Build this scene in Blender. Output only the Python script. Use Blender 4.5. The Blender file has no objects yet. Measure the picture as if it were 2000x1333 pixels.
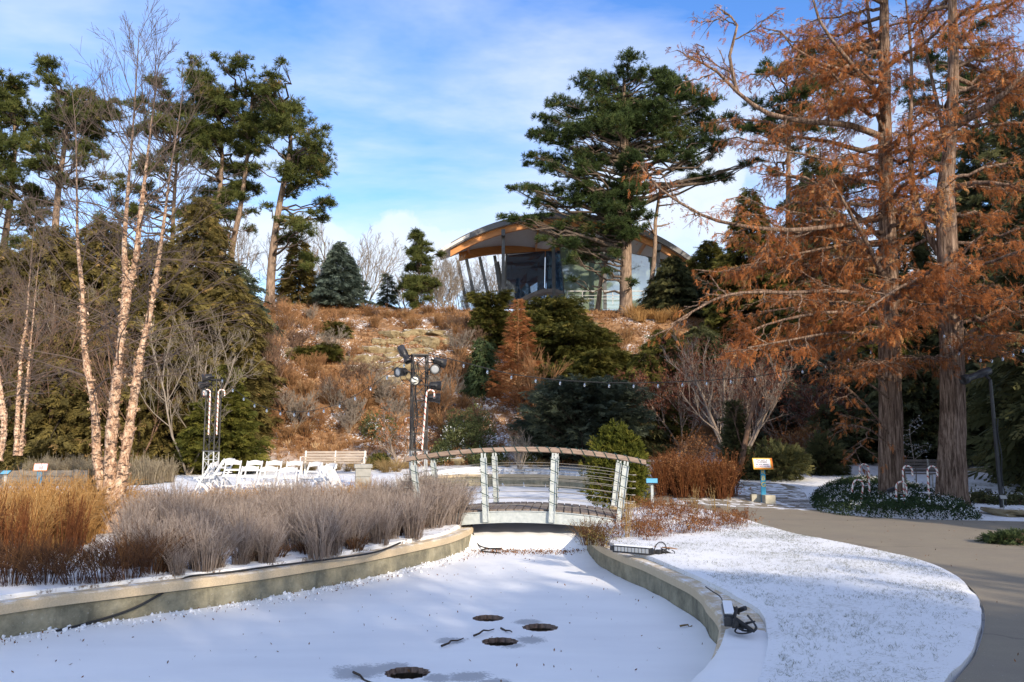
import bpy, bmesh, math, random
import numpy as np
from mathutils import Vector, Matrix
from mathutils.geometry import delaunay_2d_cdt
R = math.radians
SC = bpy.context.scene
COL = SC.collection
# ------------------------------------------------------------------ camera
F, PITCH, EYE = 1650.0, math.atan(201.5 / 1650.0), 1.6
cd = bpy.data.cameras.new('camera'); cam = bpy.data.objects.new('camera', cd); COL.objects.link(cam)
cd.sensor_width = 36.0; cd.lens = 36.0 * F / 2000.0
cd.clip_start = 0.05; cd.clip_end = 3000
cam.location = (0, 0, EYE); cam.rotation_euler = (R(90) + PITCH, 0, 0)
SC.camera = cam
# ------------------------------------------------------------------ sun, sky, exposure
SUN_EL, SUN_AZ = R(23), R(30)            # azimuth: to the right of straight behind the camera
S = Vector((math.sin(SUN_AZ) * math.cos(SUN_EL), -math.cos(SUN_AZ) * math.cos(SUN_EL), math.sin(SUN_EL)))
sl = bpy.data.lights.new('sun', 'SUN'); sl.energy = 3.2; sl.angle = R(0.6); sl.color = (1.0, 0.86, 0.68)
so = bpy.data.objects.new('sun', sl); COL.objects.link(so); so.location = (20, -30, 30)
so.rotation_euler = S.to_track_quat('Z', 'Y').to_euler()
SC.view_settings.view_transform = 'Standard'; SC.view_settings.look = 'None'
SC.view_settings.exposure = 0.92; SC.view_settings.gamma = 1
SC.cycles.max_bounces = 6; SC.cycles.diffuse_bounces = 5; SC.cycles.glossy_bounces = 3
SC.cycles.transmission_bounces = 4; SC.cycles.transparent_max_bounces = 8
SC.cycles.use_denoising = True

class NT:
    """small node-tree helper"""
    def __init__(s, nt): s.nt = nt; nt.nodes.clear()
    def n(s, typ, **kw):
        nd = s.nt.nodes.new(typ)
        for k, v in kw.items():
            if k.startswith('i_'):
                key = k[2:]; key = int(key) if key.isdigit() else key.replace('_', ' ')
                if hasattr(v, 'is_linked') or hasattr(v, 'links'): s.nt.links.new(v, nd.inputs[key])
                else: nd.inputs[key].default_value = v
            else: setattr(nd, k, v)
        return nd
    def l(s, a, b): s.nt.links.new(a, b)
    def math(s, op, a, b=None, c=None, clamp=False):
        nd = s.nt.nodes.new('ShaderNodeMath'); nd.operation = op; nd.use_clamp = clamp
        for i, v in enumerate((a, b, c)):
            if v is None: continue
            if hasattr(v, 'links'): s.nt.links.new(v, nd.inputs[i])
            else: nd.inputs[i].default_value = v
        return nd.outputs[0]
    def mix(s, fac, a, b, mode='MIX'):
        nd = s.nt.nodes.new('ShaderNodeMix'); nd.data_type = 'RGBA'; nd.blend_type = mode
        for sock, v in ((nd.inputs[0], fac), (nd.inputs[6], a), (nd.inputs[7], b)):
            if hasattr(v, 'links'): s.nt.links.new(v, sock)
            else: sock.default_value = (v if not isinstance(v, tuple) else (*v[:3], 1.0))
        return nd.outputs[2]
    def ramp(s, fac, stops, interp='LINEAR'):
        nd = s.nt.nodes.new('ShaderNodeValToRGB'); cr = nd.color_ramp; cr.interpolation = interp
        while len(cr.elements) < len(stops): cr.elements.new(0.5)
        for e, (p, c) in zip(cr.elements, stops):
            e.position = p; e.color = (*c, 1) if isinstance(c, tuple) else (c, c, c, 1)
        s.nt.links.new(fac, nd.inputs[0]); return nd.outputs[0]
    def noise(s, vec, scale, detail=4, rough=.55, dist=0.0):
        nd = s.nt.nodes.new('ShaderNodeTexNoise'); nd.inputs['Scale'].default_value = scale
        nd.inputs['Detail'].default_value = detail; nd.inputs['Roughness'].default_value = rough
        nd.inputs['Distortion'].default_value = dist
        s.nt.links.new(vec, nd.inputs['Vector']); return nd.outputs[0]
    def mapping(s, vec, scale=(1, 1, 1), loc=(0, 0, 0), rot=(0, 0, 0)):
        nd = s.nt.nodes.new('ShaderNodeMapping'); nd.inputs['Scale'].default_value = scale
        nd.inputs['Location'].default_value = loc; nd.inputs['Rotation'].default_value = rot
        s.nt.links.new(vec, nd.inputs['Vector']); return nd.outputs[0]

def px_dir(px, py):
    u = (px - 1000) / F; v = (666.5 - py) / F; cp, sp = math.cos(PITCH), math.sin(PITCH)
    return np.array((u, cp - v * sp, sp + v * cp))
def at(px, py, Y):
    d = px_dir(px, py); t = Y / d[1]; return np.array((d[0] * t, Y, EYE + d[2] * t))
def onz(px, py, z):
    d = px_dir(px, py); t = (z - EYE) / d[2]; return np.array((d[0] * t, d[1] * t, z))

w = bpy.data.worlds.new('World'); SC.world = w; w.use_nodes = True
N = NT(w.node_tree)
sky = N.n('ShaderNodeTexSky', sky_type='NISHITA', sun_disc=False, sun_elevation=SUN_EL,
          sun_rotation=R(180) - SUN_AZ, altitude=100.0, air_density=1.0, dust_density=0.6, ozone_density=1.6)
gen = N.n('ShaderNodeTexCoord').outputs['Generated']
sep = N.n('ShaderNodeSeparateXYZ', i_0=gen)
dz = N.math('MAXIMUM', sep.outputs[2], 0.0)
den = N.math('ADD', dz, 0.16)
flat = N.n('ShaderNodeCombineXYZ', i_0=N.math('DIVIDE', sep.outputs[0], den), i_1=N.math('DIVIDE', sep.outputs[1], den), i_2=0.0).outputs[0]
flat = N.mapping(flat, scale=(0.75, 1.25, 1), rot=(0, 0, R(-22)))
c1 = N.noise(flat, 1.15, 7, .56, .35)
c2 = N.noise(flat, 4.5, 4, .6)
wisp = N.math('ADD', N.math('MULTIPLY', c1, .85), N.math('MULTIPLY', c2, .15))
wisp = N.ramp(wisp, [(0.37, 0.0), (0.47, 0.30), (0.55, 0.62), (.68, .82)])
cum = None
pn = N.noise(gen, 16.0, 6, .6); pn2 = N.noise(gen, 5.0, 2, .5)
for (px, py, rad, st) in [(800, 500, .085, 1), (870, 512, .075, 1), (935, 520, .07, 1), (745, 535, .05, .9), (1000, 500, .06, .8), (590, 470, .055, .9), (640, 500, .06, .8), (505, 480, .07, .9), (420, 520, .08, .8),
                          (1370, 350, .062, 1), (1300, 400, .08, 1), (1230, 350, .06, .8), (1400, 420, .07, .8), (1850, 560, .11, .9), (30, 560, .12, .7)]:
    d = px_dir(px, py); d = d / np.linalg.norm(d)
    sub = N.n('ShaderNodeVectorMath', operation='SUBTRACT', i_0=gen); sub.inputs[1].default_value = d
    sc_ = N.n('ShaderNodeVectorMath', operation='MULTIPLY', i_0=sub.outputs[0]); sc_.inputs[1].default_value = (1, 1, 1.35)
    ln = N.n('ShaderNodeVectorMath', operation='LENGTH', i_0=sc_.outputs[0]).outputs['Value']
    v = N.math('SUBTRACT', 1.0, N.math('DIVIDE', ln, rad))
    v = N.math('MULTIPLY', v, st)
    cum = v if cum is None else N.math('MAXIMUM', cum, v)
cum = N.math('ADD', cum, N.math('MULTIPLY', N.math('SUBTRACT', pn, .5), 1.1))
cum = N.ramp(cum, [(0.04, 0.0), (0.30, 0.82), (0.6, 0.97)])
cloud = N.math('MAXIMUM', wisp, cum)
hs = N.n('ShaderNodeHueSaturation', i_Color=sky.outputs[0]); hs.inputs['Hue'].default_value = .514; hs.inputs['Saturation'].default_value = 1.32; hs.inputs['Value'].default_value = 1.05
shade = N.mix(N.math('MULTIPLY', pn2, 1.0), (3.2, 3.6, 4.25), (3.9, 4.05, 4.25))
skyc = N.mix(N.math('MULTIPLY', cloud, .93), hs.outputs[0], shade)
bg = N.n('ShaderNodeBackground', i_Color=skyc); bg.inputs['Strength'].default_value = 0.145
N.l(bg.outputs[0], N.n('ShaderNodeOutputWorld').inputs[0])

# ------------------------------------------------------------------ materials
def principled(name):
    m = bpy.data.materials.new(name); m.use_nodes = True; N = NT(m.node_tree)
    b = N.n('ShaderNodeBsdfPrincipled'); o = N.n('ShaderNodeOutputMaterial'); N.l(b.outputs[0], o.inputs[0])
    pos = N.n('ShaderNodeTexCoord').outputs['Object']
    return m, N, b, pos
def setc(N, b, col):
    if hasattr(col, 'links'): N.l(col, b.inputs['Base Color'])
    else: b.inputs['Base Color'].default_value = (*col, 1)
def bump(N, b, h, strength=.4, dist=.02):
    bp = N.n('ShaderNodeBump', i_Height=h); bp.inputs['Strength'].default_value = strength; bp.inputs['Distance'].default_value = dist
    N.l(bp.outputs[0], b.inputs['Normal'])
def simple(name, col, col2=None, scale=8, rough=.6, metal=0.0, bmp=.0, stretch=(1, 1, 1), spec=.5):
    m, N, b, pos = principled(name)
    b.inputs['Roughness'].default_value = rough; b.inputs['Metallic'].default_value = metal
    b.inputs['Specular IOR Level'].default_value = spec
    if col2:
        v = N.mapping(pos, scale=stretch); n = N.noise(v, scale, 5, .6)
        setc(N, b, N.ramp(n, [(.3, col), (.7, col2)]))
        if bmp: bump(N, b, n, bmp)
    else: setc(N, b, col)
    return m
def leafy(name, stops, transl=.25, rough=.75):
    m = bpy.data.materials.new(name); m.use_nodes = True; N = NT(m.node_tree)
    a = N.n('ShaderNodeAttribute', attribute_name='rnd').outputs['Fac']
    c = N.ramp(a, stops)
    d = N.n('ShaderNodeBsdfPrincipled', i_Base_Color=c); d.inputs['Roughness'].default_value = rough
    d.inputs['Specular IOR Level'].default_value = .15
    t = N.n('ShaderNodeBsdfTranslucent', i_Color=c)
    mx = N.n('ShaderNodeMixShader', i_0=transl); N.l(d.outputs[0], mx.inputs[1]); N.l(t.outputs[0], mx.inputs[2])
    N.l(mx.outputs[0], N.n('ShaderNodeOutputMaterial').inputs[0])
    return m
def bark(name, c1, c2, scale=6, zs=.15, bmp=.8, dist=.03):
    m, N, b, pos = principled(name)
    v = N.mapping(pos, scale=(1, 1, zs)); n = N.noise(v, scale, 6, .65, .3)
    setc(N, b, N.ramp(n, [(.32, c1), (.66, c2)])); b.inputs['Roughness'].default_value = .9
    b.inputs['Specular IOR Level'].default_value = .1
    bump(N, b, n, bmp, dist); return m
M = {}
M['pine'] = leafy('pine_needles', [(0, (.025, .042, .015)), (.5, (.055, .082, .026)), (.85, (.095, .12, .038)), (1, (.18, .15, .06))], .25)
M['pine_left'] = leafy('pine_needles_olive', [(0, (.035, .050, .014)), (.5, (.085, .100, .028)), (.85, (.14, .15, .042)), (1, (.24, .17, .07))], .25)
M['hemlock'] = leafy('hemlock_fronds', [(0, (.070, .060, .021)), (.5, (.165, .132, .042)), (.85, (.26, .20, .062)), (1, (.38, .25, .11))], .3)
M['cedar_green'] = leafy('cedar_fronds', [(0, (.075, .085, .018)), (.6, (.17, .165, .032)), (1, (.28, .24, .06))], .3)
M['juniper'] = leafy('juniper_fronds', [(0, (.045, .055, .015)), (.6, (.125, .120, .028)), (1, (.22, .18, .045))], .3)
M['dark_green'] = leafy('dark_conifer_fronds', [(0, (.040, .048, .024)), (.6, (.115, .120, .050)), (1, (.21, .19, .075))], .35)
M['yew_dwarf'] = leafy('dwarf_pine_needles', [(0, (.05, .06, .010)), (.5, (.11, .12, .018)), (1, (.22, .19, .035))], .3)
M['blue_spruce'] = leafy('blue_spruce_needles', [(0, (.06, .085, .07)), (.6, (.13, .17, .14)), (1, (.22, .26, .21))], .2)
M['grey_juniper'] = leafy('grey_green_juniper_fronds', [(0, (.035, .048, .034)), (.6, (.095, .115, .075)), (1, (.18, .20, .13))], .25)
M['weeping'] = leafy('weeping_conifer_fronds', [(0, (.035, .055, .022)), (.6, (.07, .10, .04)), (1, (.12, .14, .06))], .2)
M['cypress'] = leafy('rust_cypress_leaves', [(0, (.18, .070, .028)), (.45, (.41, .150, .050)), (.8, (.57, .235, .080)), (1, (.58, .35, .16))], .45)
M['larch'] = leafy('orange_larch_leaves', [(0, (.26, .10, .04)), (.6, (.52, .22, .085)), (1, (.60, .33, .14))], .35)
M['maple'] = leafy('dull_red_twig_leaves', [(0, (.08, .035, .026)), (.6, (.17, .065, .042)), (1, (.40, .17, .075))], .3)
M['rust_leaf'] = leafy('rust_dead_leaves', [(0, (.10, .042, .018)), (.5, (.21, .092, .038)), (.9, (.34, .17, .07)), (1, (.46, .28, .13))], .25)
M['red_stem'] = leafy('red_brown_stems', [(0, (.07, .026, .012)), (.6, (.17, .06, .022)), (1, (.28, .12, .04))], .2)
M['sage'] = leafy('grey_dormant_stems', [(0, (.16, .12, .10)), (.5, (.40, .325, .28)), (1, (.60, .51, .45))], .3)
M['dark_brush'] = leafy('dark_brown_stems', [(0, (.045, .022, .014)), (.6, (.12, .06, .032)), (1, (.26, .13, .05))], .2)
M['orange_grass'] = leafy('orange_grass_blades', [(0, (.24, .12, .04)), (.5, (.50, .275, .095)), (1, (.66, .43, .19))], .3)
M['pale_grass'] = leafy('pale_grass_blades', [(0, (.20, .16, .11)), (.5, (.36, .30, .21)), (1, (.5, .43, .31))], .3)
M['straw'] = leafy('straw_grass_blades', [(0, (.26, .17, .07)), (.6, (.44, .31, .14)), (1, (.56, .43, .22))], .3)
M['hill_brush'] = leafy('hill_brush_stems', [(0, (.12, .06, .027)), (.45, (.30, .155, .068)), (.8, (.44, .255, .12)), (1, (.55, .40, .23))], .2)
M['snowy_leaf'] = leafy('snow_dusted_leaves', [(0, (.05, .065, .022)), (.55, (.12, .135, .05)), (.80, (.17, .17, .075)), (.86, (.75, .78, .8)), (1, (.85, .87, .9))], .15)
M['groundcover'] = leafy('groundcover_leaves', [(0, (.010, .022, .008)), (.6, (.028, .05, .018)), (1, (.06, .085, .03))], .15)
M['snow_flake'] = simple('snow_clump', (.86, .87, .89), None, rough=.7)
M['lawn_blade'] = leafy('lawn_grass_blades', [(0, (.06, .07, .035)), (.6, (.14, .15, .08)), (1, (.27, .22, .12))], .2)
M['leaf_litter'] = leafy('leaf_litter', [(0, (.08, .035, .015)), (1, (.28, .13, .05))], .1)
M['pine_bark'] = bark('pine_bark', (.10, .068, .048), (.34, .245, .18), 9, .25)
M['limb_bark'] = bark('dark_limb_bark', (.055, .042, .034), (.15, .115, .09), 9, .25)
M['grey_bark'] = bark('grey_bark', (.12, .10, .08), (.26, .22, .18), 10, .2)
M['twig_grey'] = bark('grey_twig_bark', (.17, .14, .11), (.32, .27, .22), 10, .2)
M['twig_brown'] = bark('brown_twig_bark', (.10, .06, .04), (.22, .14, .10), 10, .2)
M['maple_bark'] = bark('maple_bark', (.14, .105, .085), (.34, .28, .23), 10, .2)
M['larch_bark'] = bark('larch_bark', (.22, .11, .05), (.40, .22, .11), 10, .2)
M['dark_wood'] = bark('dark_wood', (.035, .026, .02), (.09, .07, .055), 10, .2)
m, N, b, pos = principled('cypress_bark')
v = N.mapping(pos, scale=(1, 1, .09)); n = N.noise(v, 19, 8, .74, .5)
n2 = N.noise(N.mapping(pos, scale=(1, 1, .25)), 2.5, 3)
c = N.ramp(n, [(.36, (.03, .02, .014)), (.47, (.14, .090, .064)), (.62, (.38, .275, .205))])
setc(N, b, N.mix(N.math('MULTIPLY', n2, .2), c, (.20, .14, .10))); b.inputs['Roughness'].default_value = .92
b.inputs['Specular IOR Level'].default_value = .1
bump(N, b, n, 1.0, .06); M['cypress_bark'] = m
m, N, b, pos = principled('birch_bark')                      # peeling river birch bark, salmon to cream with dark flecks
a = N.n('ShaderNodeAttribute', attribute_name='rnd').outputs['Fac']  # 0 at the base, 1 at the twigs
v = N.mapping(pos, scale=(1, 1, .55)); n = N.noise(v, 16, 6, .7, .8)
fl = N.noise(N.mapping(pos, scale=(1, 1, 2.2)), 7, 4, .7)
c = N.ramp(n, [(.38, (.20, .10, .06)), (.5, (.52, .33, .21)), (.64, (.72, .56, .41))])
c = N.mix(N.ramp(fl, [(.53, 0.0), (.58, 1.0)]), c, (.08, .05, .035))
c = N.mix(N.ramp(a, [(.25, 0.0), (.5, 1.0)]), c, (.12, .085, .066))
setc(N, b, c); b.inputs['Roughness'].default_value = .8; bump(N, b, n, 1.0, .04); M['birch_bark'] = m

def snow_mat(name):
    m, N, b, pos = principled(name)
    geo = N.n('ShaderNodeNewGeometry').outputs['Position']
    return m, N, b, geo
SNOW = (.86, .87, .89)
# lawn: snow thinly over grass
m, N, b, geo = snow_mat('snowy_lawn')
n1 = N.noise(geo, 1.3, 4, .6); n2 = N.noise(N.mapping(geo, scale=(1, 1.6, 1)), 30, 5, .75); n3 = N.noise(geo, 90, 3, .7)
k = N.math('ADD', N.math('MULTIPLY', n2, .75), N.math('MULTIPLY', n3, .25)); k = N.math('ADD', k, N.math('MULTIPLY', N.math('SUBTRACT', n1, .5), .38))
g = N.ramp(k, [(.55, 0.0), (.66, .75)])
setc(N, b, N.mix(g, SNOW, (.24, .235, .17))); b.inputs['Roughness'].default_value = .7
bump(N, b, N.math('ADD', n2, N.math('MULTIPLY', n1, 2.0)), .55, .025); M['snow_lawn'] = m
# bed soil and snow
m, N, b, geo = snow_mat('snowy_bed')
n1 = N.noise(geo, 2.2, 5, .65); n2 = N.noise(geo, 24, 5, .7)
k = N.math('ADD', N.math('MULTIPLY', n1, .55), N.math('MULTIPLY', n2, .45))
setc(N, b, N.mix(N.ramp(k, [(.52, 0.0), (.60, 1.0)]), SNOW, (.16, .11, .075))); b.inputs['Roughness'].default_value = .75
bump(N, b, k, .6, .05); M['snow_bed'] = m
# pond snow: smooth with streaky drift, bare ice patches round the holes
m, N, b, geo = snow_mat('pond_snow')
n1 = N.noise(N.mapping(geo, scale=(.5, 1.6, 1)), .8, 4, .55); n2 = N.noise(geo, 34, 5, .75); n3 = N.noise(geo, 6, 4, .6)
mask = None
for (px, py, r) in [(1035, 1250, .34), (1000, 1262, .25), (880, 1252, .3), (1030, 1215, .3), (915, 1322, .36), (700, 1312, .5), (760, 1305, .4), (965, 1335, .3), (850, 1325, .25)]:
    p = onz(px, py, -.38)
    d = N.n('ShaderNodeVectorMath', operation='DISTANCE', i_0=geo); d.inputs[1].default_value = p
    vv = N.math('SUBTRACT', 1.0, N.math('DIVIDE', d.outputs['Value'], r), clamp=True)
    mask = vv if mask is None else N.math('MAXIMUM', mask, vv)
k = N.math('ADD', N.math('MULTIPLY', mask, .40), N.math('ADD', N.math('MULTIPLY', n2, .40), N.math('MULTIPLY', n3, .25)))
g = N.math('MULTIPLY', N.ramp(k, [(.50, 0.0), (.58, .8)]), N.ramp(mask, [(0, 0.0), (.12, 1.0)]))
sn = N.ramp(n1, [(.3, (.78, .79, .81)), (.6, (.87, .88, .89))])
speck = N.ramp(N.noise(geo, 55, 2, .5), [(.765, 0.0), (.78, .75)])
c = N.mix(g, sn, (.30, .31, .33)); c = N.mix(speck, c, (.22, .13, .08))
setc(N, b, c); b.inputs['Roughness'].default_value = .55
bump(N, b, N.math('ADD', n1, N.math('MULTIPLY', n2, .12)), .35, .03); M['pond_snow'] = m
# path: exposed aggregate concrete
m, N, b, geo = snow_mat('path_concrete')
n1 = N.noise(geo, .9, 5, .6); n2 = N.noise(geo, 140, 3, .7); n3 = N.noise(geo, 4, 4, .6)
c = N.mix(n3, (.25, .215, .15), (.32, .275, .20)); c = N.mix(N.ramp(n2, [(.35, .5), (.65, 0.0)]), c, (.13, .105, .085)); c = N.mix(N.ramp(n1, [(.35, .45), (.6, 0.0)]), c, (.19, .16, .13))
vd = N.n('ShaderNodeTexVoronoi', feature='DISTANCE_TO_EDGE'); vd.inputs['Scale'].default_value = .2
wv = N.n('ShaderNodeVectorMath', operation='ADD', i_0=geo); nv = N.n('ShaderNodeTexNoise', i_Vector=geo); nv.inputs['Scale'].default_value = 1.1; nv.inputs['Detail'].default_value = 5
N.l(nv.outputs['Color'], wv.inputs[1]); N.l(wv.outputs[0], vd.inputs['Vector'])
c = N.mix(N.ramp(vd.outputs['Distance'], [(.0, .55), (.003, .4), (.006, 0.0)]), c, (.10, .082, .062))
c = N.mix(N.ramp(N.noise(geo, .55, 5, .65), [(.56, 0.0), (.70, .42)]), c, (.16, .13, .10))
c = N.mix(N.ramp(N.noise(geo, 30, 3, .6), [(.70, 0.0), (.74, .5)]), c, (.60, .58, .55))
setc(N, b, c); b.inputs['Roughness'].default_value = .85; bump(N, b, n2, .35, .006); M['path'] = m
# terrain
m, N, b, geo = snow_mat('garden_ground')
hill = N.n('ShaderNodeAttribute', attribute_name='hill').outputs['Fac']
n1 = N.noise(geo, .45, 6, .65); n2 = N.noise(N.mapping(geo, scale=(1, 1, 2.5)), 2.4, 6, .7); n3 = N.noise(geo, 9, 4, .7)
hc = N.ramp(n2, [(.30, (.07, .04, .02)), (.45, (.20, .105, .045)), (.58, (.32, .175, .08)), (.72, (.42, .29, .16))])
k = N.math('ADD', N.math('MULTIPLY', n1, .5), N.math('MULTIPLY', n3, .5))
hc = N.mix(N.ramp(k, [(.545, 0.0), (.575, .95)]), hc, (.80, .81, .83))
fl_ = N.math('ADD', N.math('MULTIPLY', n1, .6), N.math('MULTIPLY', n3, .4))
fc = N.mix(N.ramp(fl_, [(.54, 0.0), (.62, .8)]), SNOW, (.20, .19, .125))
setc(N, b, N.mix(hill, fc, hc)); b.inputs['Roughness'].default_value = .8
bump(N, b, N.math('ADD', n2, n3), .6, .12); M['ground'] = m
# concrete walls
m, N, b, geo = snow_mat('pond_wall_concrete')
n1 = N.noise(geo, 3.5, 6, .7); n2 = N.noise(geo, 38, 4, .75); n3 = N.noise(N.mapping(geo, scale=(1, 1, .2)), 5, 4, .6)
c = N.ramp(n1, [(.30, (.14, .13, .09)), (.5, (.27, .245, .165)), (.7, (.40, .36, .25))])
c = N.mix(N.ramp(n3, [(.55, 0.0), (.7, .6)]), c, (.09, .085, .06))
c = N.mix(N.ramp(n2, [(.62, 0.0), (.70, .75)]), c, (.52, .51, .47)); setc(N, b, c); b.inputs['Roughness'].default_value = .9
bump(N, b, N.math('ADD', n2, n1), .7, .02); M['wall'] = m
m, N, b, geo = snow_mat('coping_stone')
n1 = N.noise(geo, 5.2, 6, .7); n2 = N.noise(geo, 60, 3, .7)
up = N.n('ShaderNodeSeparateXYZ', i_0=N.n('ShaderNodeNewGeometry').outputs['Normal']).outputs[2]
c = N.mix(n1, (.50, .39, .25), (.64, .52, .35)); c = N.mix(N.ramp(n2, [(.3, .4), (.6, 0.0)]), c, (.27, .21, .13))
sn = N.math('MULTIPLY', N.ramp(up, [(.6, 0.0), (.9, 1.0)]), N.ramp(N.math('ADD', N.math('MULTIPLY', n1, .8), N.math('MULTIPLY', n2, .2)), [(.47, 0.0), (.62, .95)]))
setc(N, b, N.mix(sn, c, (.8, .81, .82))); b.inputs['Roughness'].default_value = .85; bump(N, b, n2, .25, .01); M['coping'] = m
m, N, b, geo = snow_mat('sandstone')
n1 = N.noise(N.mapping(geo, scale=(1, 1, 2.4)), 2.2, 6, .68); n2 = N.noise(geo, 7, 5, .7)
up = N.n('ShaderNodeSeparateXYZ', i_0=N.n('ShaderNodeNewGeometry').outputs['Normal']).outputs[2]
c = N.ramp(n1, [(.3, (.11, .08, .04)), (.5, (.26, .20, .105)), (.7, (.38, .31, .185))])
sn = N.ramp(N.math('ADD', N.math('MULTIPLY', up, .6), N.math('MULTIPLY', n2, .7)), [(.88, 0.0), (.97, .95)])
setc(N, b, N.mix(sn, c, SNOW)); b.inputs['Roughness'].default_value = .9; bump(N, b, N.math('ADD', n1, n2), .9, .08); M['rock'] = m
M['galv'] = simple('galvanised_steel', (.36, .40, .40), (.52, .55, .54), 14, .5, .25)
M['wire_rope'] = simple('steel_cable', (.20, .185, .165), (.30, .28, .25), 14, .5, .25)
M['deck'] = simple('deck_boards', (.12, .095, .08), (.23, .185, .155), 10, .8, bmp=.3, stretch=(3, .5, 1))
M['rail'] = simple('weathered_rail_wood', (.17, .115, .085), (.33, .245, .19), 10, .75, bmp=.3, stretch=(.4, 3, 3))
M['bench_wood'] = simple('weathered_bench_wood', (.28, .225, .18), (.45, .38, .31), 9, .8, bmp=.2, stretch=(.3, 3, 3))
M['dark_bench'] = simple('dark_bench_wood', (.07, .06, .055), (.15, .125, .11), 9, .8, stretch=(.3, 3, 3))
M['black'] = simple('black_painted_metal', (.012, .012, .014), (.035, .035, .038), 6, .45)
M['cable'] = simple('black_rubber_cable', (.012, .012, .013), None, rough=.6)
M['truss_dark'] = simple('dark_truss_tube', (.025, .024, .024), (.07, .065, .06), 7, .5, .2)
M['alu'] = simple('aluminium_tube', (.45, .46, .46), (.62, .63, .62), 9, .4, .4)
M['white_plastic'] = simple('white_chair_plastic', (.60, .60, .61), (.68, .68, .68), 5, .5)
M['cream'] = simple('cream_tube', (.78, .74, .66), None, rough=.4)
M['cane_red'] = simple('red_stripe', (.45, .05, .03), None, rough=.4)
M['lens'] = simple('frosted_lens', (.70, .70, .64), None, rough=.15)
M['lens_grey'] = simple('grey_lens', (.32, .34, .36), None, rough=.08)
M['green_wire'] = simple('green_light_wire', (.012, .05, .038), None, rough=.5)
M['blue_paint'] = simple('blue_sign_paint', (.012, .20, .36), (.02, .25, .42), 5, .5)
M['plaque_blue'] = simple('blue_plaque', (.10, .36, .56), (.16, .45, .64), 4, .35)
M['yellow'] = simple('yellow_sign_border', (.72, .46, .07), None, rough=.5)
M['orange'] = simple('orange_sign_border', (.75, .20, .03), None, rough=.5)
M['sign_white'] = simple('sign_white', (.78, .76, .80), None, rough=.4)
M['ink'] = simple('dark_ink', (.03, .03, .05), None, rough=.5)
M['red_ink'] = simple('red_ink', (.38, .02, .03), None, rough=.5)
M['gold'] = simple('olive_gold_letters', (.48, .38, .08), None, rough=.5)
M['block'] = simple('concrete_block', (.34, .32, .25), (.48, .45, .36), 9, .9, bmp=.3)
M['grey_block'] = simple('grey_block', (.26, .26, .24), (.38, .37, .34), 9, .9, bmp=.3)
M['dark_hole'] = simple('wet_dark_stone', (.015, .013, .010), (.06, .045, .03), 9, .3)
M['ice_rim'] = simple('rusty_ice_rim', (.05, .03, .022), (.26, .18, .14), 30, .5, stretch=(1, 1, .2))

M['fascia'] = simple('grey_fascia_metal', (.085, .085, .09), (.12, .12, .125), 3, .5, .2)
M['roof_top'] = simple('pale_roof_metal', (.55, .54, .52), (.62, .6, .58), 3, .5)
M['soffit'] = simple('pale_soffit', (.50, .48, .45), (.56, .54, .51), 2, .7)
M['glulam'] = simple('orange_glulam', (.44, .17, .042), (.58, .25, .075), 3, .55, stretch=(.3, .3, 3))
M['steel'] = simple('dark_grey_steel', (.055, .058, .062), (.09, .092, .096), 3, .45, .3)
M['handrail'] = simple('pale_handrail', (.5, .5, .5), None, rough=.4)
M['slab'] = simple('terrace_concrete', (.14, .13, .12), (.22, .20, .185), 3, .8)
M['wood_wall'] = simple('timber_wall', (.16, .13, .10), (.27, .23, .18), 8, .85, stretch=(.3, 1, 3))
def glass(name, tint, trans, rough=.03):
    m = bpy.data.materials.new(name); m.use_nodes = True; N = NT(m.node_tree)
    g = N.n('ShaderNodeBsdfGlossy'); g.inputs['Roughness'].default_value = rough; g.inputs['Color'].default_value = (.9, .95, 1, 1)
    d = N.n('ShaderNodeBsdfDiffuse'); d.inputs['Color'].default_value = (*tint, 1)
    t = N.n('ShaderNodeBsdfTransparent'); t.inputs['Color'].default_value = (.55, .68, .72, 1)
    a = N.n('ShaderNodeMixShader', i_0=trans); N.l(d.outputs[0], a.inputs[1]); N.l(t.outputs[0], a.inputs[2])
    fr = N.n('ShaderNodeFresnel'); fr.inputs[0].default_value = 1.6
    f2 = N.math('ADD', fr.outputs[0], .18)
    a2 = N.n('ShaderNodeMixShader', i_0=f2); N.l(a.outputs[0], a2.inputs[1]); N.l(g.outputs[0], a2.inputs[2])
    N.l(a2.outputs[0], N.n('ShaderNodeOutputMaterial').inputs[0]); return m
M['glass_blue'] = glass('blue_dark_glass', (.05, .10, .19), .35)
M['glass_green'] = glass('pale_green_glass', (.20, .26, .19), .18, .06)

M['bulb'] = glass('clear_bulb_glass', (.5, .52, .55), .85)
# ------------------------------------------------------------------ mesh helpers
def mesh_np(name, V, Fc, mat, rnd=None, smooth=False, mi=None):
    """V (n,3); Fc (m,3|4) int; rnd (n,) per-vertex value"""
    me = bpy.data.meshes.new(name); V = np.ascontiguousarray(V, dtype=np.float32); Fc = np.ascontiguousarray(Fc, dtype=np.int32)
    k = Fc.shape[1]; me.vertices.add(len(V)); me.vertices.foreach_set('co', V.ravel())
    me.loops.add(Fc.size); me.loops.foreach_set('vertex_index', Fc.ravel())
    me.polygons.add(len(Fc)); me.polygons.foreach_set('loop_start', np.arange(len(Fc), dtype=np.int32) * k)
    if smooth: me.polygons.foreach_set('use_smooth', np.ones(len(Fc), dtype=bool))
    for mm in (mat if isinstance(mat, (list, tuple)) else [mat]): me.materials.append(mm)
    if mi is not None: me.polygons.foreach_set('material_index', np.ascontiguousarray(mi, dtype=np.int32))
    me.update(calc_edges=True)
    if rnd is not None:
        at_ = me.attributes.new('rnd', 'FLOAT', 'POINT'); at_.data.foreach_set('value', np.ascontiguousarray(rnd, dtype=np.float32))
    return me
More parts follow.
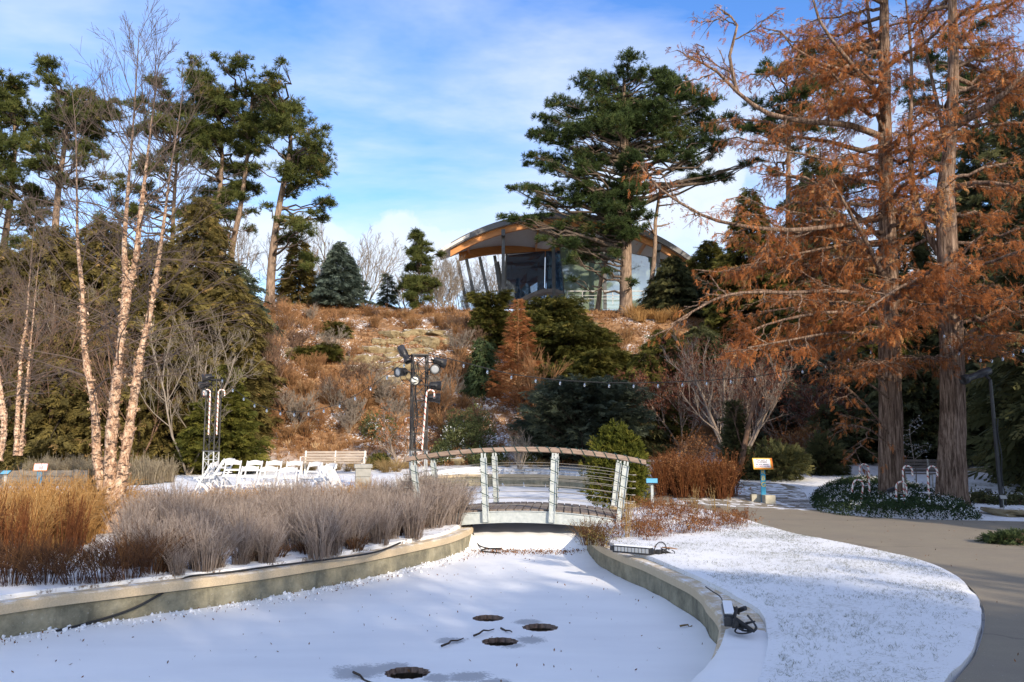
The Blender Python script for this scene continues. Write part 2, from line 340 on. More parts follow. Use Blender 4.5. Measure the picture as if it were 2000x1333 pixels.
def link(name, me, parent=None, loc=(0, 0, 0), rot=(0, 0, 0)):
    o = bpy.data.objects.new(name, me); COL.objects.link(o); o.location = loc; o.rotation_euler = rot
    if parent is not None: o.parent = parent
    return o
def tag(o, label, cat=None, group=None):
    o['label'] = label
    if cat: o['category'] = cat
    if group: o['group'] = group
    return o
def thing(name, label, cat, loc=(0, 0, 0), rz=0, group=None):
    o = bpy.data.objects.new(name, None); COL.objects.link(o); o.location = loc; o.rotation_euler = (0, 0, rz)
    o.empty_display_size = .2
    return tag(o, label, cat, group)
def structure(o): o['kind'] = 'structure'; return o
def dup(root, loc, rz=0, scale=None, label=None, group=None):
    r = root.copy(); COL.objects.link(r); r.location = loc; r.rotation_euler = (0, 0, rz)
    if scale is not None: r.scale = scale if hasattr(scale, '__len__') else (scale,) * 3
    if label: r['label'] = label
    if group: r['group'] = group
    for ch in root.children:
        c = ch.copy(); COL.objects.link(c); c.parent = r
        for g in ch.children:
            d = g.copy(); COL.objects.link(d); d.parent = c
    return r
class MB:
    """collects boxes, bars, tubes for one mesh part"""
    def __init__(s): s.V = []; s.Q = []; s.mi = []; s.n = 0
    def add(s, V, Q, mi=0):
        V = np.asarray(V, float); Q = [tuple(i + s.n for i in q) for q in Q]
        s.V.append(V); s.Q += Q; s.mi += [mi] * len(Q) if not hasattr(mi, '__len__') else list(mi); s.n += len(V)
    def box(s, c, d, rot=None, mi=0, bev=.0):
        x, y, z = (k / 2 for k in d)
        if bev <= 0:
            V = np.array([(a, b_, e) for a in (-x, x) for b_ in (-y, y) for e in (-z, z)])
            Q = [(0, 1, 3, 2), (4, 6, 7, 5), (0, 4, 5, 1), (2, 3, 7, 6), (0, 2, 6, 4), (1, 5, 7, 3)]
        else:
            bm = bmesh.new(); bmesh.ops.create_cube(bm, size=1); bmesh.ops.scale(bm, vec=d, verts=bm.verts)
            bmesh.ops.bevel(bm, geom=bm.edges[:], offset=bev, segments=2, affect='EDGES', profile=.5)
            bm.verts.index_update(); V = np.array([v.co[:] for v in bm.verts]); Q = [tuple(v.index for v in f.verts) for f in bm.faces]; bm.free()
        if rot is not None: V = V @ np.array(rot.to_3x3()).T
        s.add(V + np.asarray(c), Q, mi)
    def bar(s, a, b, w, h=None, up=(0, 0, 1), mi=0):
        a = Vector(a); b = Vector(b); d = b - a; L = d.length; z = d.normalized(); u = Vector(up)
        if abs(z.dot(u)) > .98: u = Vector((0, 1, 0))
        x = u.cross(z).normalized(); y = z.cross(x)
        rot = Matrix((x, y, z)).transposed()
        s.box((a + b) / 2, (w, h or w, L), rot, mi)
    def tube(s, pts, r, k=8, caps=True, mi=0):
        P = np.asarray(pts, float); n = len(P); r = np.broadcast_to(np.asarray(r, float), (n,))
        V, Q = tubes(P[None], r[None], k); Q = [tuple(q) for q in Q]
        if caps: Q += [tuple(range(k - 1, -1, -1)), tuple((n - 1) * k + i for i in range(k))]
        s.add(V, Q, mi)
    def lathe(s, prof, k=16, mat=None, mi=0):
        """prof list of (r,z); mat 4x4"""
        V = []; Q = []
        for (r, z) in prof:
            for i in range(k):
                a = 2 * math.pi * i / k; V.append((r * math.cos(a), r * math.sin(a), z))
        for j in range(len(prof) - 1):
            for i in range(k): Q.append((j * k + i, j * k + (i + 1) % k, (j + 1) * k + (i + 1) % k, (j + 1) * k + i))
        Q.append(tuple(range(k - 1, -1, -1))); Q.append(tuple((len(prof) - 1) * k + i for i in range(k)))
        V = np.array(V)
        if mat is not None: V = V @ np.array(mat.to_3x3()).T + np.array(mat.translation)
        s.add(V, Q, mi)
    def mesh(s, name, mats, smooth=False):
        me = bpy.data.meshes.new(name); me.from_pydata(np.concatenate(s.V).tolist(), [], s.Q)
        for mm in (mats if isinstance(mats, (list, tuple)) else [mats]): me.materials.append(mm)
        me.polygons.foreach_set('material_index', np.array(s.mi, dtype=np.int32))
        if smooth:
            me.polygons.foreach_set('use_smooth', np.array([len(q) <= 4 for q in s.Q], dtype=bool))
        me.update(); return me
    def build(s, name, mats, parent=None, smooth=False, loc=(0, 0, 0)): return link(name, s.mesh(name, mats, smooth), parent, loc)
def tubes(P, Rr, k):
    """P (B,n,3), Rr (B,n) -> verts, quads"""
    P = np.asarray(P, float); Rr = np.asarray(Rr, float); B, n, _ = P.shape
    T = np.gradient(P, axis=1); T /= np.linalg.norm(T, axis=2, keepdims=True) + 1e-9
    mT = T.mean(1); ref = np.eye(3)[np.abs(mT).argmin(1)]
    U = np.cross(T, ref[:, None, :]); U /= np.linalg.norm(U, axis=2, keepdims=True) + 1e-9
    W = np.cross(T, U); a = np.arange(k) * 2 * math.pi / k
    V = P[:, :, None, :] + Rr[:, :, None, None] * (np.cos(a)[None, None, :, None] * U[:, :, None, :] + np.sin(a)[None, None, :, None] * W[:, :, None, :])
    b = np.arange(B)[:, None, None] * n * k; j = np.arange(n - 1)[None, :, None] * k; i = np.arange(k)[None, None, :]; i2 = (i + 1) % k
    Q = np.stack([b + j + i, b + j + i2, b + j + k + i2, b + j + k + i], -1).reshape(-1, 4)
    return V.reshape(-1, 3), Q
class Wood:
    """collects branches, builds one tube mesh"""
    def __init__(s): s.g = {}
    def add(s, P, r, k=5, val=.0):
        P = np.asarray(P, float); n = len(P); s.g.setdefault((n, k), []).append((P, np.broadcast_to(np.asarray(r, float), (n,)), np.broadcast_to(np.asarray(val, float), (n,))))
    def mesh(s, name, mat):
        Vs, Qs, Rn, o = [], [], [], 0
        for (n, k), L in s.g.items():
            V, Q = tubes(np.stack([a for a, _, _ in L]), np.stack([a for _, a, _ in L]), k)
            Vs.append(V); Qs.append(Q + o); o += len(V); Rn.append(np.repeat(np.stack([c for _, _, c in L]).ravel(), k))
        return mesh_np(name, np.concatenate(Vs), np.concatenate(Qs), mat, np.concatenate(Rn), smooth=True)
# --- leaf templates: growth along +Z, frond in the XZ plane
def tpl_tuft(k, wd, spread, seed=0, zmin=.0):
    g = np.random.default_rng(seed); V = []; T = []
    for i in range(k):
        th = spread * math.sqrt(g.random()); ph = g.random() * 6.283; l = .75 + .25 * g.random()
        d = np.array((math.sin(th) * math.cos(ph), math.sin(th) * math.sin(ph), math.cos(th)))
        s = np.cross(d, g.normal(size=3)); s /= np.linalg.norm(s); o = np.array((0, 0, zmin * g.random()))
        V += [o + s * wd * .6, o - s * wd * .6, o + d * l + s * wd * .4 , o + d * l - s * wd * .4]; n = len(V); T += [(n - 4, n - 3, n - 2), (n - 3, n - 1, n - 2)]
    return np.array(V), np.array(T)
def tpl_spray(k, wd, lf, seed=0, droop=.25, nrm=.12):
    g = np.random.default_rng(seed); V = []; T = []
    for i in range(k):
        z = (i + .3) / k; s = 1 if i % 2 else -1; L = lf * (1.05 - z) * (.7 + .5 * g.random()) + .08
        y = -droop * z * z + nrm * g.normal() * .4; a = R(38 + 14 * g.normal())
        tip = np.array((s * L * math.sin(a), y - droop * L * .7, z + L * math.cos(a)))
        base = np.array((0, y, z)); p = np.array((wd * math.cos(a) * -s, 0, wd * math.sin(a)))
        mid = (base + tip) / 2
        V += [base, mid + p, tip, mid - p]; n = len(V); T += [(n - 4, n - 3, n - 2), (n - 4, n - 2, n - 1)]
    V += [(0, 0, .0), (wd * .7, -droop * .3, .55), (0, -droop, 1.08), (-wd * .7, -droop * .3, .55)]; n = len(V); T += [(n - 4, n - 3, n - 2), (n - 4, n - 2, n - 1)]
    return np.array(V, float), np.array(T)
def tpl_leaves(k, sz, seed=0):
    g = np.random.default_rng(seed); V = []; T = []
    for i in range(k):
        c = g.normal(size=3) * (.38, .38, .38) + (0, 0, .35); a = g.normal(size=3); a /= np.linalg.norm(a); b_ = np.cross(a, g.normal(size=3)); b_ /= np.linalg.norm(b_)
        V += [c - a * sz, c + b_ * sz * .45, c + a * sz, c - b_ * sz * .45]; n = len(V); T += [(n - 4, n - 3, n - 2), (n - 4, n - 2, n - 1)]
    return np.array(V), np.array(T)
def inst(P, D, Sz, tpls, g, name, mat, roll=None, rnd=None):
    """scatter templates; P,D (N,3), Sz (N,)"""
    P = np.asarray(P, float); D = np.asarray(D, float); N_ = len(P); Sz = np.broadcast_to(np.asarray(Sz, float), (N_,))
    D = D / (np.linalg.norm(D, axis=1, keepdims=True) + 1e-9)
    X = np.cross(D, np.array((0, 0, 1.0))); bad = np.linalg.norm(X, axis=1) < .05; X[bad] = (1, 0, 0)
    X /= np.linalg.norm(X, axis=1, keepdims=True); Y = -np.cross(X, D); Y = np.cross(D, X)
    # Y points roughly up; template droop is -Y
    Y = np.where((Y[:, 2:3] < 0), -Y, Y); X = np.cross(Y, D)
    if roll is not None:
        a = g.uniform(-roll, roll, N_)[:, None]; X, Y = X * np.cos(a) + Y * np.sin(a), -X * np.sin(a) + Y * np.cos(a)
    if rnd is None: rnd = np.clip(g.normal(.5, .22, N_), 0, 1)
    which = g.integers(0, len(tpls), N_); Vs, Ts, Rs, o = [], [], [], 0
    for i, (tv, tt) in enumerate(tpls):
        m_ = which == i; n = int(m_.sum())
        if not n: continue
        V = P[m_][:, None] + Sz[m_][:, None, None] * (tv[None, :, 0:1] * X[m_][:, None] + tv[None, :, 1:2] * Y[m_][:, None] + tv[None, :, 2:3] * D[m_][:, None])
        k = len(tv); Vs.append(V.reshape(-1, 3)); Ts.append((tt[None] + (np.arange(n) * k)[:, None, None] + o).reshape(-1, 3)); o += n * k
        Rs.append(np.repeat(rnd[m_], k))
    return mesh_np(name, np.concatenate(Vs), np.concatenate(Ts), mat, np.concatenate(Rs))
# --- numpy value noise
def vnoise(x, y, seed=0):
    xi = np.floor(x).astype(np.int64); yi = np.floor(y).astype(np.int64); fx = x - xi; fy = y - yi
    def h(a, b_):
        n = (a * 374761393 + b_ * 668265263 + seed * 974711) & 0x7fffffff; n = ((n ^ (n >> 13)) * 1274126177) & 0x7fffffff; return ((n ^ (n >> 16)) & 0xffff) / 65535.0
    u = fx * fx * (3 - 2 * fx); v = fy * fy * (3 - 2 * fy)
    return (h(xi, yi) * (1 - u) + h(xi + 1, yi) * u) * (1 - v) + (h(xi, yi + 1) * (1 - u) + h(xi + 1, yi + 1) * u) * v
def fbm(x, y, oct=4, seed=0):
    s = 0; a = .5
    for i in range(oct): s = s + a * (vnoise(x * 2 ** i, y * 2 ** i, seed + i) - .5); a *= .5
    return s
# ------------------------------------------------------------------ ground shape
def catmull(P, step=.25):
    P = np.asarray(P, float); P = np.vstack([2 * P[0] - P[1], P, 2 * P[-1] - P[-2]]); out = []
    for i in range(1, len(P) - 2):
        p0, p1, p2, p3 = P[i - 1:i + 3]; n = max(2, int(np.linalg.norm(p2 - p1) / step))
        for t in np.arange(n) / n:
            out.append(.5 * ((2 * p1) + (-p0 + p2) * t + (2 * p0 - 5 * p1 + 4 * p2 - p3) * t * t + (-p0 + 3 * p1 - 3 * p2 + p3) * t ** 3))
    out.append(P[-2]); return np.array(out)
ZP, ZU = -.38, -.14                                   # lower and upper pond surface
o2 = lambda px, py, z: onz(px, py, z)[:2]
left_px = [(921, 1068), (888, 1087), (840, 1102), (712, 1134), (594, 1158), (475, 1180), (304, 1205), (190, 1222), (95, 1236), (0, 1253), (-150, 1282), (-400, 1325)]
right_px = [(1147, 1079), (1163, 1101), (1185, 1118), (1230, 1141), (1260, 1154), (1320, 1188), (1356, 1210), (1378, 1232), (1386, 1249)]
LW = catmull([(-3.1, 24), (-2.3, 20.5), (-1.15, 18.5), (-.92, 17.3)] + [o2(*p, ZP) for p in left_px] + [(-7.0, 5.2)], .2)
RW = catmull([(3.6, 21), (1.95, 18.6), (1.5, 17.2)] + [o2(*p, ZP) for p in right_px] + [(1.93, 8.0), (1.53, 6.6), (1.06, 5.55), (.58, 4.75), (-.3, 4.1)], .2)
UW = catmull([(-3.1, 24), (-3.6, 29), (-3.3, 33.5), (-1.5, 35.6), (.8, 35.2), (2.8, 32.8), (4.4, 29), (4.6, 24.5), (3.6, 21)], .35)
near_close = [(-1.5, 3.7), (-4.2, 3.7)]
POND = np.vstack([LW[::-1], UW[1:], RW[1:], near_close])   # outline of all the water
def sdf(px, py, poly):
    px = np.asarray(px, float); py = np.asarray(py, float); d = np.full(px.shape, 1e9); ins = np.zeros(px.shape, bool); n = len(poly)
    for i in range(n):
        a = poly[i]; b = poly[(i + 1) % n]; e = b - a; wx = px - a[0]; wy = py - a[1]
        t = np.clip((wx * e[0] + wy * e[1]) / (e @ e + 1e-12), 0, 1); d = np.minimum(d, (wx - t * e[0]) ** 2 + (wy - t * e[1]) ** 2)
        c = ((a[1] > py) != (b[1] > py)); xi = a[0] + (py - a[1]) * e[0] / (e[1] if abs(e[1]) > 1e-12 else 1e-12); ins ^= c & (px < xi)
    d = np.sqrt(d); return np.where(ins, -d, d)
YBX, YBY = [-80, -20, -10, 0, 8, 14, 25, 80], [31, 33.5, 36, 37.5, 38, 39, 41, 42]
def Hs(x, y):
    x = np.asarray(x, float); y = np.asarray(y, float)
    zl = np.interp(y, [17, 21, 24, 30, 35, 38], [.02, .18, .34, .42, .5, .8]); zr = np.interp(y, [21, 26, 32, 42], [.02, .15, .5, 1.4])
    k = np.clip((x - 4) / 3, 0, 1); z0 = zl * (1 - k) + zr * k
    z0 = z0 + .16 * np.exp(-((x - 2.7) / 1.1) ** 2 - ((y - 17.5) / 1.5) ** 2) + .2 * np.exp(-((x + 2.3) / 1.0) ** 2 - ((y - 17.7) / 1.6) ** 2)
    yb = np.interp(x, YBX, YBY); t = np.clip((y - yb) / 20, 0, 1); p = .55 * t + .45 * t * t * (3 - 2 * t); p = p + .016 * np.sin(2 * math.pi * 7 * p)
    z = z0 * (1 - p) + 10.65 * p
    z = z + (fbm(x * .35, y * .35, 4, 3) * 1.5 + fbm(x * 1.3, y * 1.3, 3, 9) * .5) * np.sin(math.pi * np.clip(t * 1.02, 0, 1)) ** .6
    return z + np.where(y > 24, .10 * fbm(x * .5, y * .5, 3, 5), 0)
def Hz(x, y): return float(Hs(np.array([x]), np.array([y]))[0])
def onH(px, py, y0=5., y1=62.):
    """first point of the ground seen through that pixel"""
    d = px_dir(px, py); Y = np.arange(y0, y1, .1); t = Y / d[1]; z = EYE + d[2] * t; x = d[0] * t
    hit = np.nonzero(z <= Hs(x, Y))[0]; i = hit[0] if len(hit) else len(Y) - 1
    return np.array((x[i], Y[i], Hz(x[i], Y[i])))
def base_at(px, Y):
    """point on the ground at depth Y below that picture column"""
    x = (px - 1000) / F * Y * 1.0; x = at(px, 868 - 40, Y)[0]; return np.array((x, Y, Hz(x, Y)))
def axis(segs):
    out = [segs[0][0]]
    for a, b, s in segs: n = max(1, round((b - a) / s)); out += list(a + (b - a) * np.arange(1, n + 1) / n)
    return np.array(out)
gx = axis([(-400, -90, 20), (-90, -36, 2.5), (-36, -16, .5), (-16, 16, .22), (16, 36, .5), (36, 90, 2.5), (90, 400, 20)])
gy = axis([(-150, -14, 8), (-14, 2, 1), (2, 24, .22), (24, 62, .32), (62, 110, 2), (110, 700, 25)])
X, Y = np.meshgrid(gx, gy); sd = sdf(X, Y, POND)
Z = Hs(X, Y) - np.where(Y < 20.5, .06, 0) - np.interp(Y, [20.5, 21.5], [.0, 0.0])
Z = np.where(sd < .13, -1.0, Z)
nx = len(gx); idx = np.arange(X.size).reshape(X.shape)
Q = np.stack([idx[:-1, :-1], idx[:-1, 1:], idx[1:, 1:], idx[1:, :-1]], -1).reshape(-1, 4)
me = mesh_np('ground', np.stack([X, Y, Z], -1).reshape(-1, 3), Q, M['ground'], smooth=True)
hl = me.attributes.new('hill', 'FLOAT', 'POINT')
hv = np.clip((Y - np.interp(X, YBX, YBY) + 1.5) / 3, 0, 1) * np.where(Y > 64, .6, 1)
hv = np.maximum(hv, .5 * np.clip((X - 9) / 3, 0, 1) * np.clip((Y - 28) / 5, 0, 1)); hl.data.foreach_set('value', hv.ravel().astype(np.float32))
structure(link('ground', me))

def sheet(name, poly, zf, mat, spacing=.3, holes=(), skirt=0.0, seed=0):
    """fills an outline with a triangulated sheet that follows zf"""
    g = np.random.default_rng(seed); poly = np.asarray(poly)[:, :2]; lo, hi = poly.min(0), poly.max(0)
    xs, ys = np.meshgrid(np.arange(lo[0], hi[0], spacing), np.arange(lo[1], hi[1], spacing)); xs = xs.ravel() + g.uniform(-.2, .2, xs.size) * spacing; ys = ys.ravel() + g.uniform(-.2, .2, ys.size) * spacing
    k = sdf(xs, ys, poly) < -spacing * .45
    for (c, r) in holes: k &= np.hypot(xs - c[0], ys - c[1]) > r + .04
    pts = [tuple(p) for p in poly]; edges = [(i, (i + 1) % len(poly)) for i in range(len(poly))]; rims = []
    for (c, r) in holes:
        n0 = len(pts); m_ = 40; jag = 1 + .05 * np.sin(np.arange(m_) * 2.4) + g.uniform(-.04, .04, m_)
        pts += [(c[0] + r * jag[i] * math.cos(2 * math.pi * i / m_), c[1] + r * jag[i] * math.sin(2 * math.pi * i / m_)) for i in range(m_)]
        edges += [(n0 + i, n0 + (i + 1) % m_) for i in range(m_)]; rims.append(pts[n0:])
    pts += list(zip(xs[k], ys[k]))
    ov, oe, of, *_ = delaunay_2d_cdt([Vector(p) for p in pts], edges, [], 0, 1e-5)
    ov = np.array([v[:] for v in ov]); of = np.array([f for f in of if len(f) == 3]); c = ov[of].mean(1)
    k = sdf(c[:, 0], c[:, 1], poly) < 0
    for rm in rims: k &= sdf(c[:, 0], c[:, 1], np.array(rm)) > 0
    of = of[k]; V = np.column_stack([ov, zf(ov[:, 0], ov[:, 1])])
    a = V[of[:, 0]]; nrm = np.cross(V[of[:, 1]] - a, V[of[:, 2]] - a)[:, 2]; of[nrm < 0] = of[nrm < 0][:, ::-1]
    if skirt:
        n = len(V); m_ = len(poly); P = np.column_stack([poly, zf(poly[:, 0], poly[:, 1])]); B = P.copy(); B[:, 2] -= skirt
        V = np.vstack([V, P, B]); i = np.arange(m_); j = (i + 1) % m_
        of = np.vstack([of, np.column_stack([n + i, n + m_ + i, n + j]), np.column_stack([n + j, n + m_ + i, n + m_ + j])])
    return link(name, mesh_np(name, V, of, mat, smooth=(skirt == 0))), rims
# lower pond with four round melt holes
HOLES = []
for (px, py, rx) in [(953, 1208, 28), (1055, 1226, 32), (976, 1254, 33), (796, 1315, 40)]:
    c = onz(px, py, ZP); HOLES.append((c, rx / F * math.hypot(c[1], 2)))
li = int(np.argmin(np.hypot(*(LW - o2(921, 1068, ZP)).T))); ri = int(np.argmin(np.hypot(*(RW - o2(1147, 1079, ZP)).T)))
wl = np.array((-.88, 16.85)); wr = np.array((1.47, 16.5))
low = np.vstack([[wl + (-.1, .3)], LW[li - 1:], near_close[::-1], RW[ri - 1:][::-1], [wr + (.1, .3)]])
def z_low(x, y): return ZP + .012 * fbm(x * 1.2, y * 1.2, 3, 2) + .045 * np.exp(-np.maximum(sdf(x, y, POND) * -1, 0) / .10) * (.5 + 1.2 * np.maximum(fbm(x * 3, y * 3, 3, 8) + .1, 0))
o, rims = sheet('pond_ice', low, z_low, M['pond_snow'], .16, HOLES, seed=4); structure(o)
for rm, (c, r) in zip(rims, HOLES):
    rm = np.array(rm); g = np.random.default_rng(int(r * 1e4)); n = len(rm); mb = MB(); V = []
    rr = rm - c[:2]
    prof = [(1.0, .004), (.985, -.015), (.975, -.03), (.965, -.045)]
    for (s, dz) in prof: V += [(rr[i, 0] * s * (1 + (.03 * g.normal() if dz < 0 else 0)), rr[i, 1] * s, dz) for i in range(n)]
    Qd = [(j * n + i, (j + 1) * n + i, (j + 1) * n + (i + 1) % n, j * n + (i + 1) % n) for j in range(3) for i in range(n)]
    h = thing('ice_hole', '', 'ice hole', c, 0, 'round melt holes in the pond ice')
    mb.add(V, Qd); mb.build('ice_rim', M['ice_rim'], h)
    mb2 = MB(); mb2.add([(0, 0, -.4)] + [(rr[i, 0] * s, rr[i, 1] * s, z) for s, z in ((.98, -.4), (.968, -.04)) for i in range(n)], [(0, 1 + i, 1 + (i + 1) % n) for i in range(n)] + [(1 + i, 1 + n + i, 1 + n + (i + 1) % n, 1 + (i + 1) % n) for i in range(n)]); mb2.build('dark_water', M['dark_hole'], h)
    k = len([q for q in bpy.data.objects if q.name.startswith('ice_hole')]) - 1
    h['label'] = ['round melt hole in the pond ice, farthest and smallest of the four', 'round melt hole in the pond ice, the one nearest the curved right wall', 'middle-distance dark melt hole in the pond ice with bare ice beside it', 'largest round melt hole in the pond ice, nearest the camera'][k]
# upper pond behind the bridge and the snowy weir between the two
up_poly = np.vstack([[(-.93, 17.6)], LW[:4][::-1][:0].reshape(0, 2), [(-1.15, 18.5), (-2.3, 20.5)], UW, [(1.95, 18.6), (1.55, 17.6)]])
structure(sheet('upper_pond_ice', up_poly, lambda x, y: ZU + .02 * fbm(x, y, 3, 6), M['pond_snow'], .5, seed=5)[0])
prof = [(-.02, -.50), (.0, -.41), (.05, -.34), (.15, -.26), (.35, -.17), (.65, -.105), (1.1, -.07), (1.7, -.05), (2.3, -.06), (2.8, -.16)]
V = []; ns = 24
for (dy, z) in prof:
    for i in range(ns + 1):
        s = i / ns; p = (wl + (-.15, 0)) * (1 - s) + (wr + (.15, 0)) * s; V.append((p[0], p[1] - .35 + dy, z + .012 * math.sin(i * 1.7) * (dy > .1)))
Qw = [(j * (ns + 1) + i, j * (ns + 1) + i + 1, (j + 1) * (ns + 1) + i + 1, (j + 1) * (ns + 1) + i) for j in range(len(prof) - 1) for i in range(ns)]
structure(link('weir', mesh_np('weir', np.array(V), np.array(Qw), M['pond_snow'], smooth=True)))
# concrete pond walls with coping
def offset(P, d):
    T = np.gradient(P, axis=0); T /= np.linalg.norm(T, axis=1, keepdims=True); return P + np.column_stack([T[:, 1], -T[:, 0]]) * d
def wall(name, label, P, side, zt, zb=-.75, thick=.34):
    """P: face line; side +1/-1: which way the bank lies; zt: top"""
    t = thing(name, label, 'wall', (*P[len(P) // 2], 0)); o = np.array((*P[len(P) // 2], 0)); n = len(P)
    zt = np.broadcast_to(np.asarray(zt, float), (n,))
    def prism(nm, prof, mat):
        V = np.vstack([np.column_stack([offset(P, side * d), (zt + dz if rel else np.full(n, dz))]) for (d, dz, rel) in prof]) - o
        m_ = len(prof); Qp = [(j * n + i, j * n + i + 1, ((j + 1) % m_) * n + i + 1, ((j + 1) % m_) * n + i) for j in range(m_) for i in range(n - 1)]
        Qp += [tuple(j * n for j in range(m_)), tuple(j * n + n - 1 for j in range(m_))]
        mb = MB(); mb.add(V, Qp); mb.build(nm, mat, t)
    prism('wall_body', [(0, zb, 0), (.012, -.115, 1), (thick, -.115, 1), (thick, zb, 0)], M['wall'])
    prism('coping', [(-.03, -.112, 1), (-.035, -.02, 1), (-.015, 0, 1), (thick + .02, 0, 1), (thick + .02, -.112, 1)], M['coping'])
    return t
side_l = 1 if sdf(*offset(LW, .1)[len(LW) // 2][:, None], POND)[0] > 0 else -1
side_r = 1 if sdf(*offset(RW, .1)[len(RW) // 2][:, None], POND)[0] > 0 else -1
side_u = 1 if sdf(*offset(UW, .1)[len(UW) // 2][:, None], POND)[0] > 0 else -1
wall('pond_wall', 'long curved concrete pond wall with tan coping below the grey dormant shrubs', LW, side_l, np.interp(LW[:, 1], [18, 22], [.0, .2]))
wall('pond_wall', 'short curved concrete pond wall with tan coping beside the snowy lawn', RW, side_r, np.interp(RW[:, 1], [18, 21], [.0, .18]))
wall('pond_wall', 'low far pond wall with tan coping seen behind the bridge', UW, side_u, np.interp(UW[:, 1], [21, 27, 33], [.18, .30, .36]))
# path
pf = [(1175, 1030), (1192, 1008), (1215, 997), (1262, 989), (1300, 984), (1345, 978), (1400, 970), (1440, 964), (1500, 960), (1560, 965), (1583, 984), (1600, 996), (1640, 1003), (1700, 1009), (1780, 1013), (1850, 1015), (1910, 1016), (2050, 1019), (2350, 1026)]
lawn_px = [(1868, 1333), (1885, 1313), (1905, 1285), (1918, 1250), (1924, 1220), (1922, 1195), (1911, 1170), (1889, 1146), (1860, 1126), (1820, 1108), (1780, 1095), (1720, 1080), (1660, 1068), (1600, 1056), (1540, 1043), (1480, 1026), (1430, 1014), (1370, 1006), (1300, 1002), (1240, 1006), (1205, 1019)]
lawn_edge = catmull([o2(*p, .0) for p in [(1500, 1700), (1690, 1530), (1800, 1420)] + lawn_px], .15)
far_edge = catmull([o2(*p, .03) for p in pf], .25)
inner = lawn_edge + (np.gradient(lawn_edge, axis=0)[:, ::-1] * (-1, 1)) * 0
path_poly = np.vstack([far_edge, [(24, 14), (20, 6), (12, 1.5), (1.6, 1.5)], lawn_edge])
structure(sheet('path', path_poly, lambda x, y: Hs(x, y) + .0, M['path'], .3, seed=6)[0])
# snowy lawn
i0 = int(np.argmin(np.hypot(*(RW - o2(1147, 1079, ZP)).T))); in_edge = offset(RW[i0 - 4:], side_r * 1.0)
dd = np.interp(RW[i0 - 4:, 1], [4, 8.4, 9.0, 9.8, 16], [.36, .36, .28, .15, .13]); T = offset(RW, side_r) - RW; in_edge = RW[i0 - 4:] + T[i0 - 4:] * (dd + .03 * fbm(np.arange(len(dd)) * .3, np.zeros(len(dd)), 2, 1))[:, None]
lawn_in = offset(lawn_edge, 0.0); sh = np.gradient(lawn_edge, axis=0); sh /= np.linalg.norm(sh, axis=1, keepdims=True); nl = np.column_stack([-sh[:, 1], sh[:, 0]])
lawn_in = lawn_edge + nl * (.03 + .05 * np.maximum(fbm(np.arange(len(lawn_edge)) * .35, np.zeros(len(lawn_edge)), 3, 2), -.2))[:, None]
lawn_poly = np.vstack([lawn_in, in_edge])
LAWN = lawn_poly
def z_lawn(x, y): d = np.maximum(-sdf(x, y, lawn_poly), 0); return Hs(x, y) + .025 + .03 * (1 - np.exp(-d / .1)) + .05 * fbm(x * .7, y * .7, 4, 12)
structure(sheet('snowy_lawn', lawn_poly, z_lawn, M['snow_lawn'], .14, skirt=.1, seed=7)[0])
# snow lying rounded on the near end of the kerb
kr = RW[i0 + 35:]; V = []; nk = len(kr)
pk = [(-.05, -.12), (-.045, -.01), (-.005, .045), (.10, .07), (.24, .068), (.35, .05), (.40, .02), (.43, -.02)]
for i in range(nk):
    e_ = min(1, i / 10)
    T1_ = (offset(RW, side_r) - RW)[i0 + 35 + i]
    for (d_, z_) in pk:
        d_ = d_ if d_ > .05 else d_ * e_ + .03 * (1 - e_); z_ = max(z_, -.02 - .1 * e_)
        V.append((kr[i, 0] + T1_[0] * d_, kr[i, 1] + T1_[1] * d_, .004 + (z_ + .012 * math.sin(i * .9) * (d_ > 0)) * e_ - .02 * (1 - e_)))
m_ = len(pk); structure(link('snow_on_kerb', mesh_np('snow_on_kerb', np.array(V), np.array([(i * m_ + j, i * m_ + j + 1, (i + 1) * m_ + j + 1, (i + 1) * m_ + j) for i in range(nk - 1) for j in range(m_ - 1)]), M['pond_snow'], smooth=True)))
# planting bed left
j0 = int(np.argmin(np.hypot(*(LW - (-.92, 17.3)).T))); T = offset(LW, side_l) - LW; n_ = len(LW[j0:])
be = LW[j0:] + T[j0:] * (.12 + .10 * fbm(np.arange(n_) * .35, np.zeros(n_), 3, 5) + .05)[:, None]
bed_poly = np.vstack([be, [(-16, 6), (-16, 20), (-2.6, 20), (-1.5, 18.6)]])
BED = bed_poly
structure(sheet('planting_bed', bed_poly, lambda x, y: Hs(x, y) + .03 + .06 * fbm(x, y, 4, 15), M['snow_bed'], .2, skirt=.08, seed=8)[0])

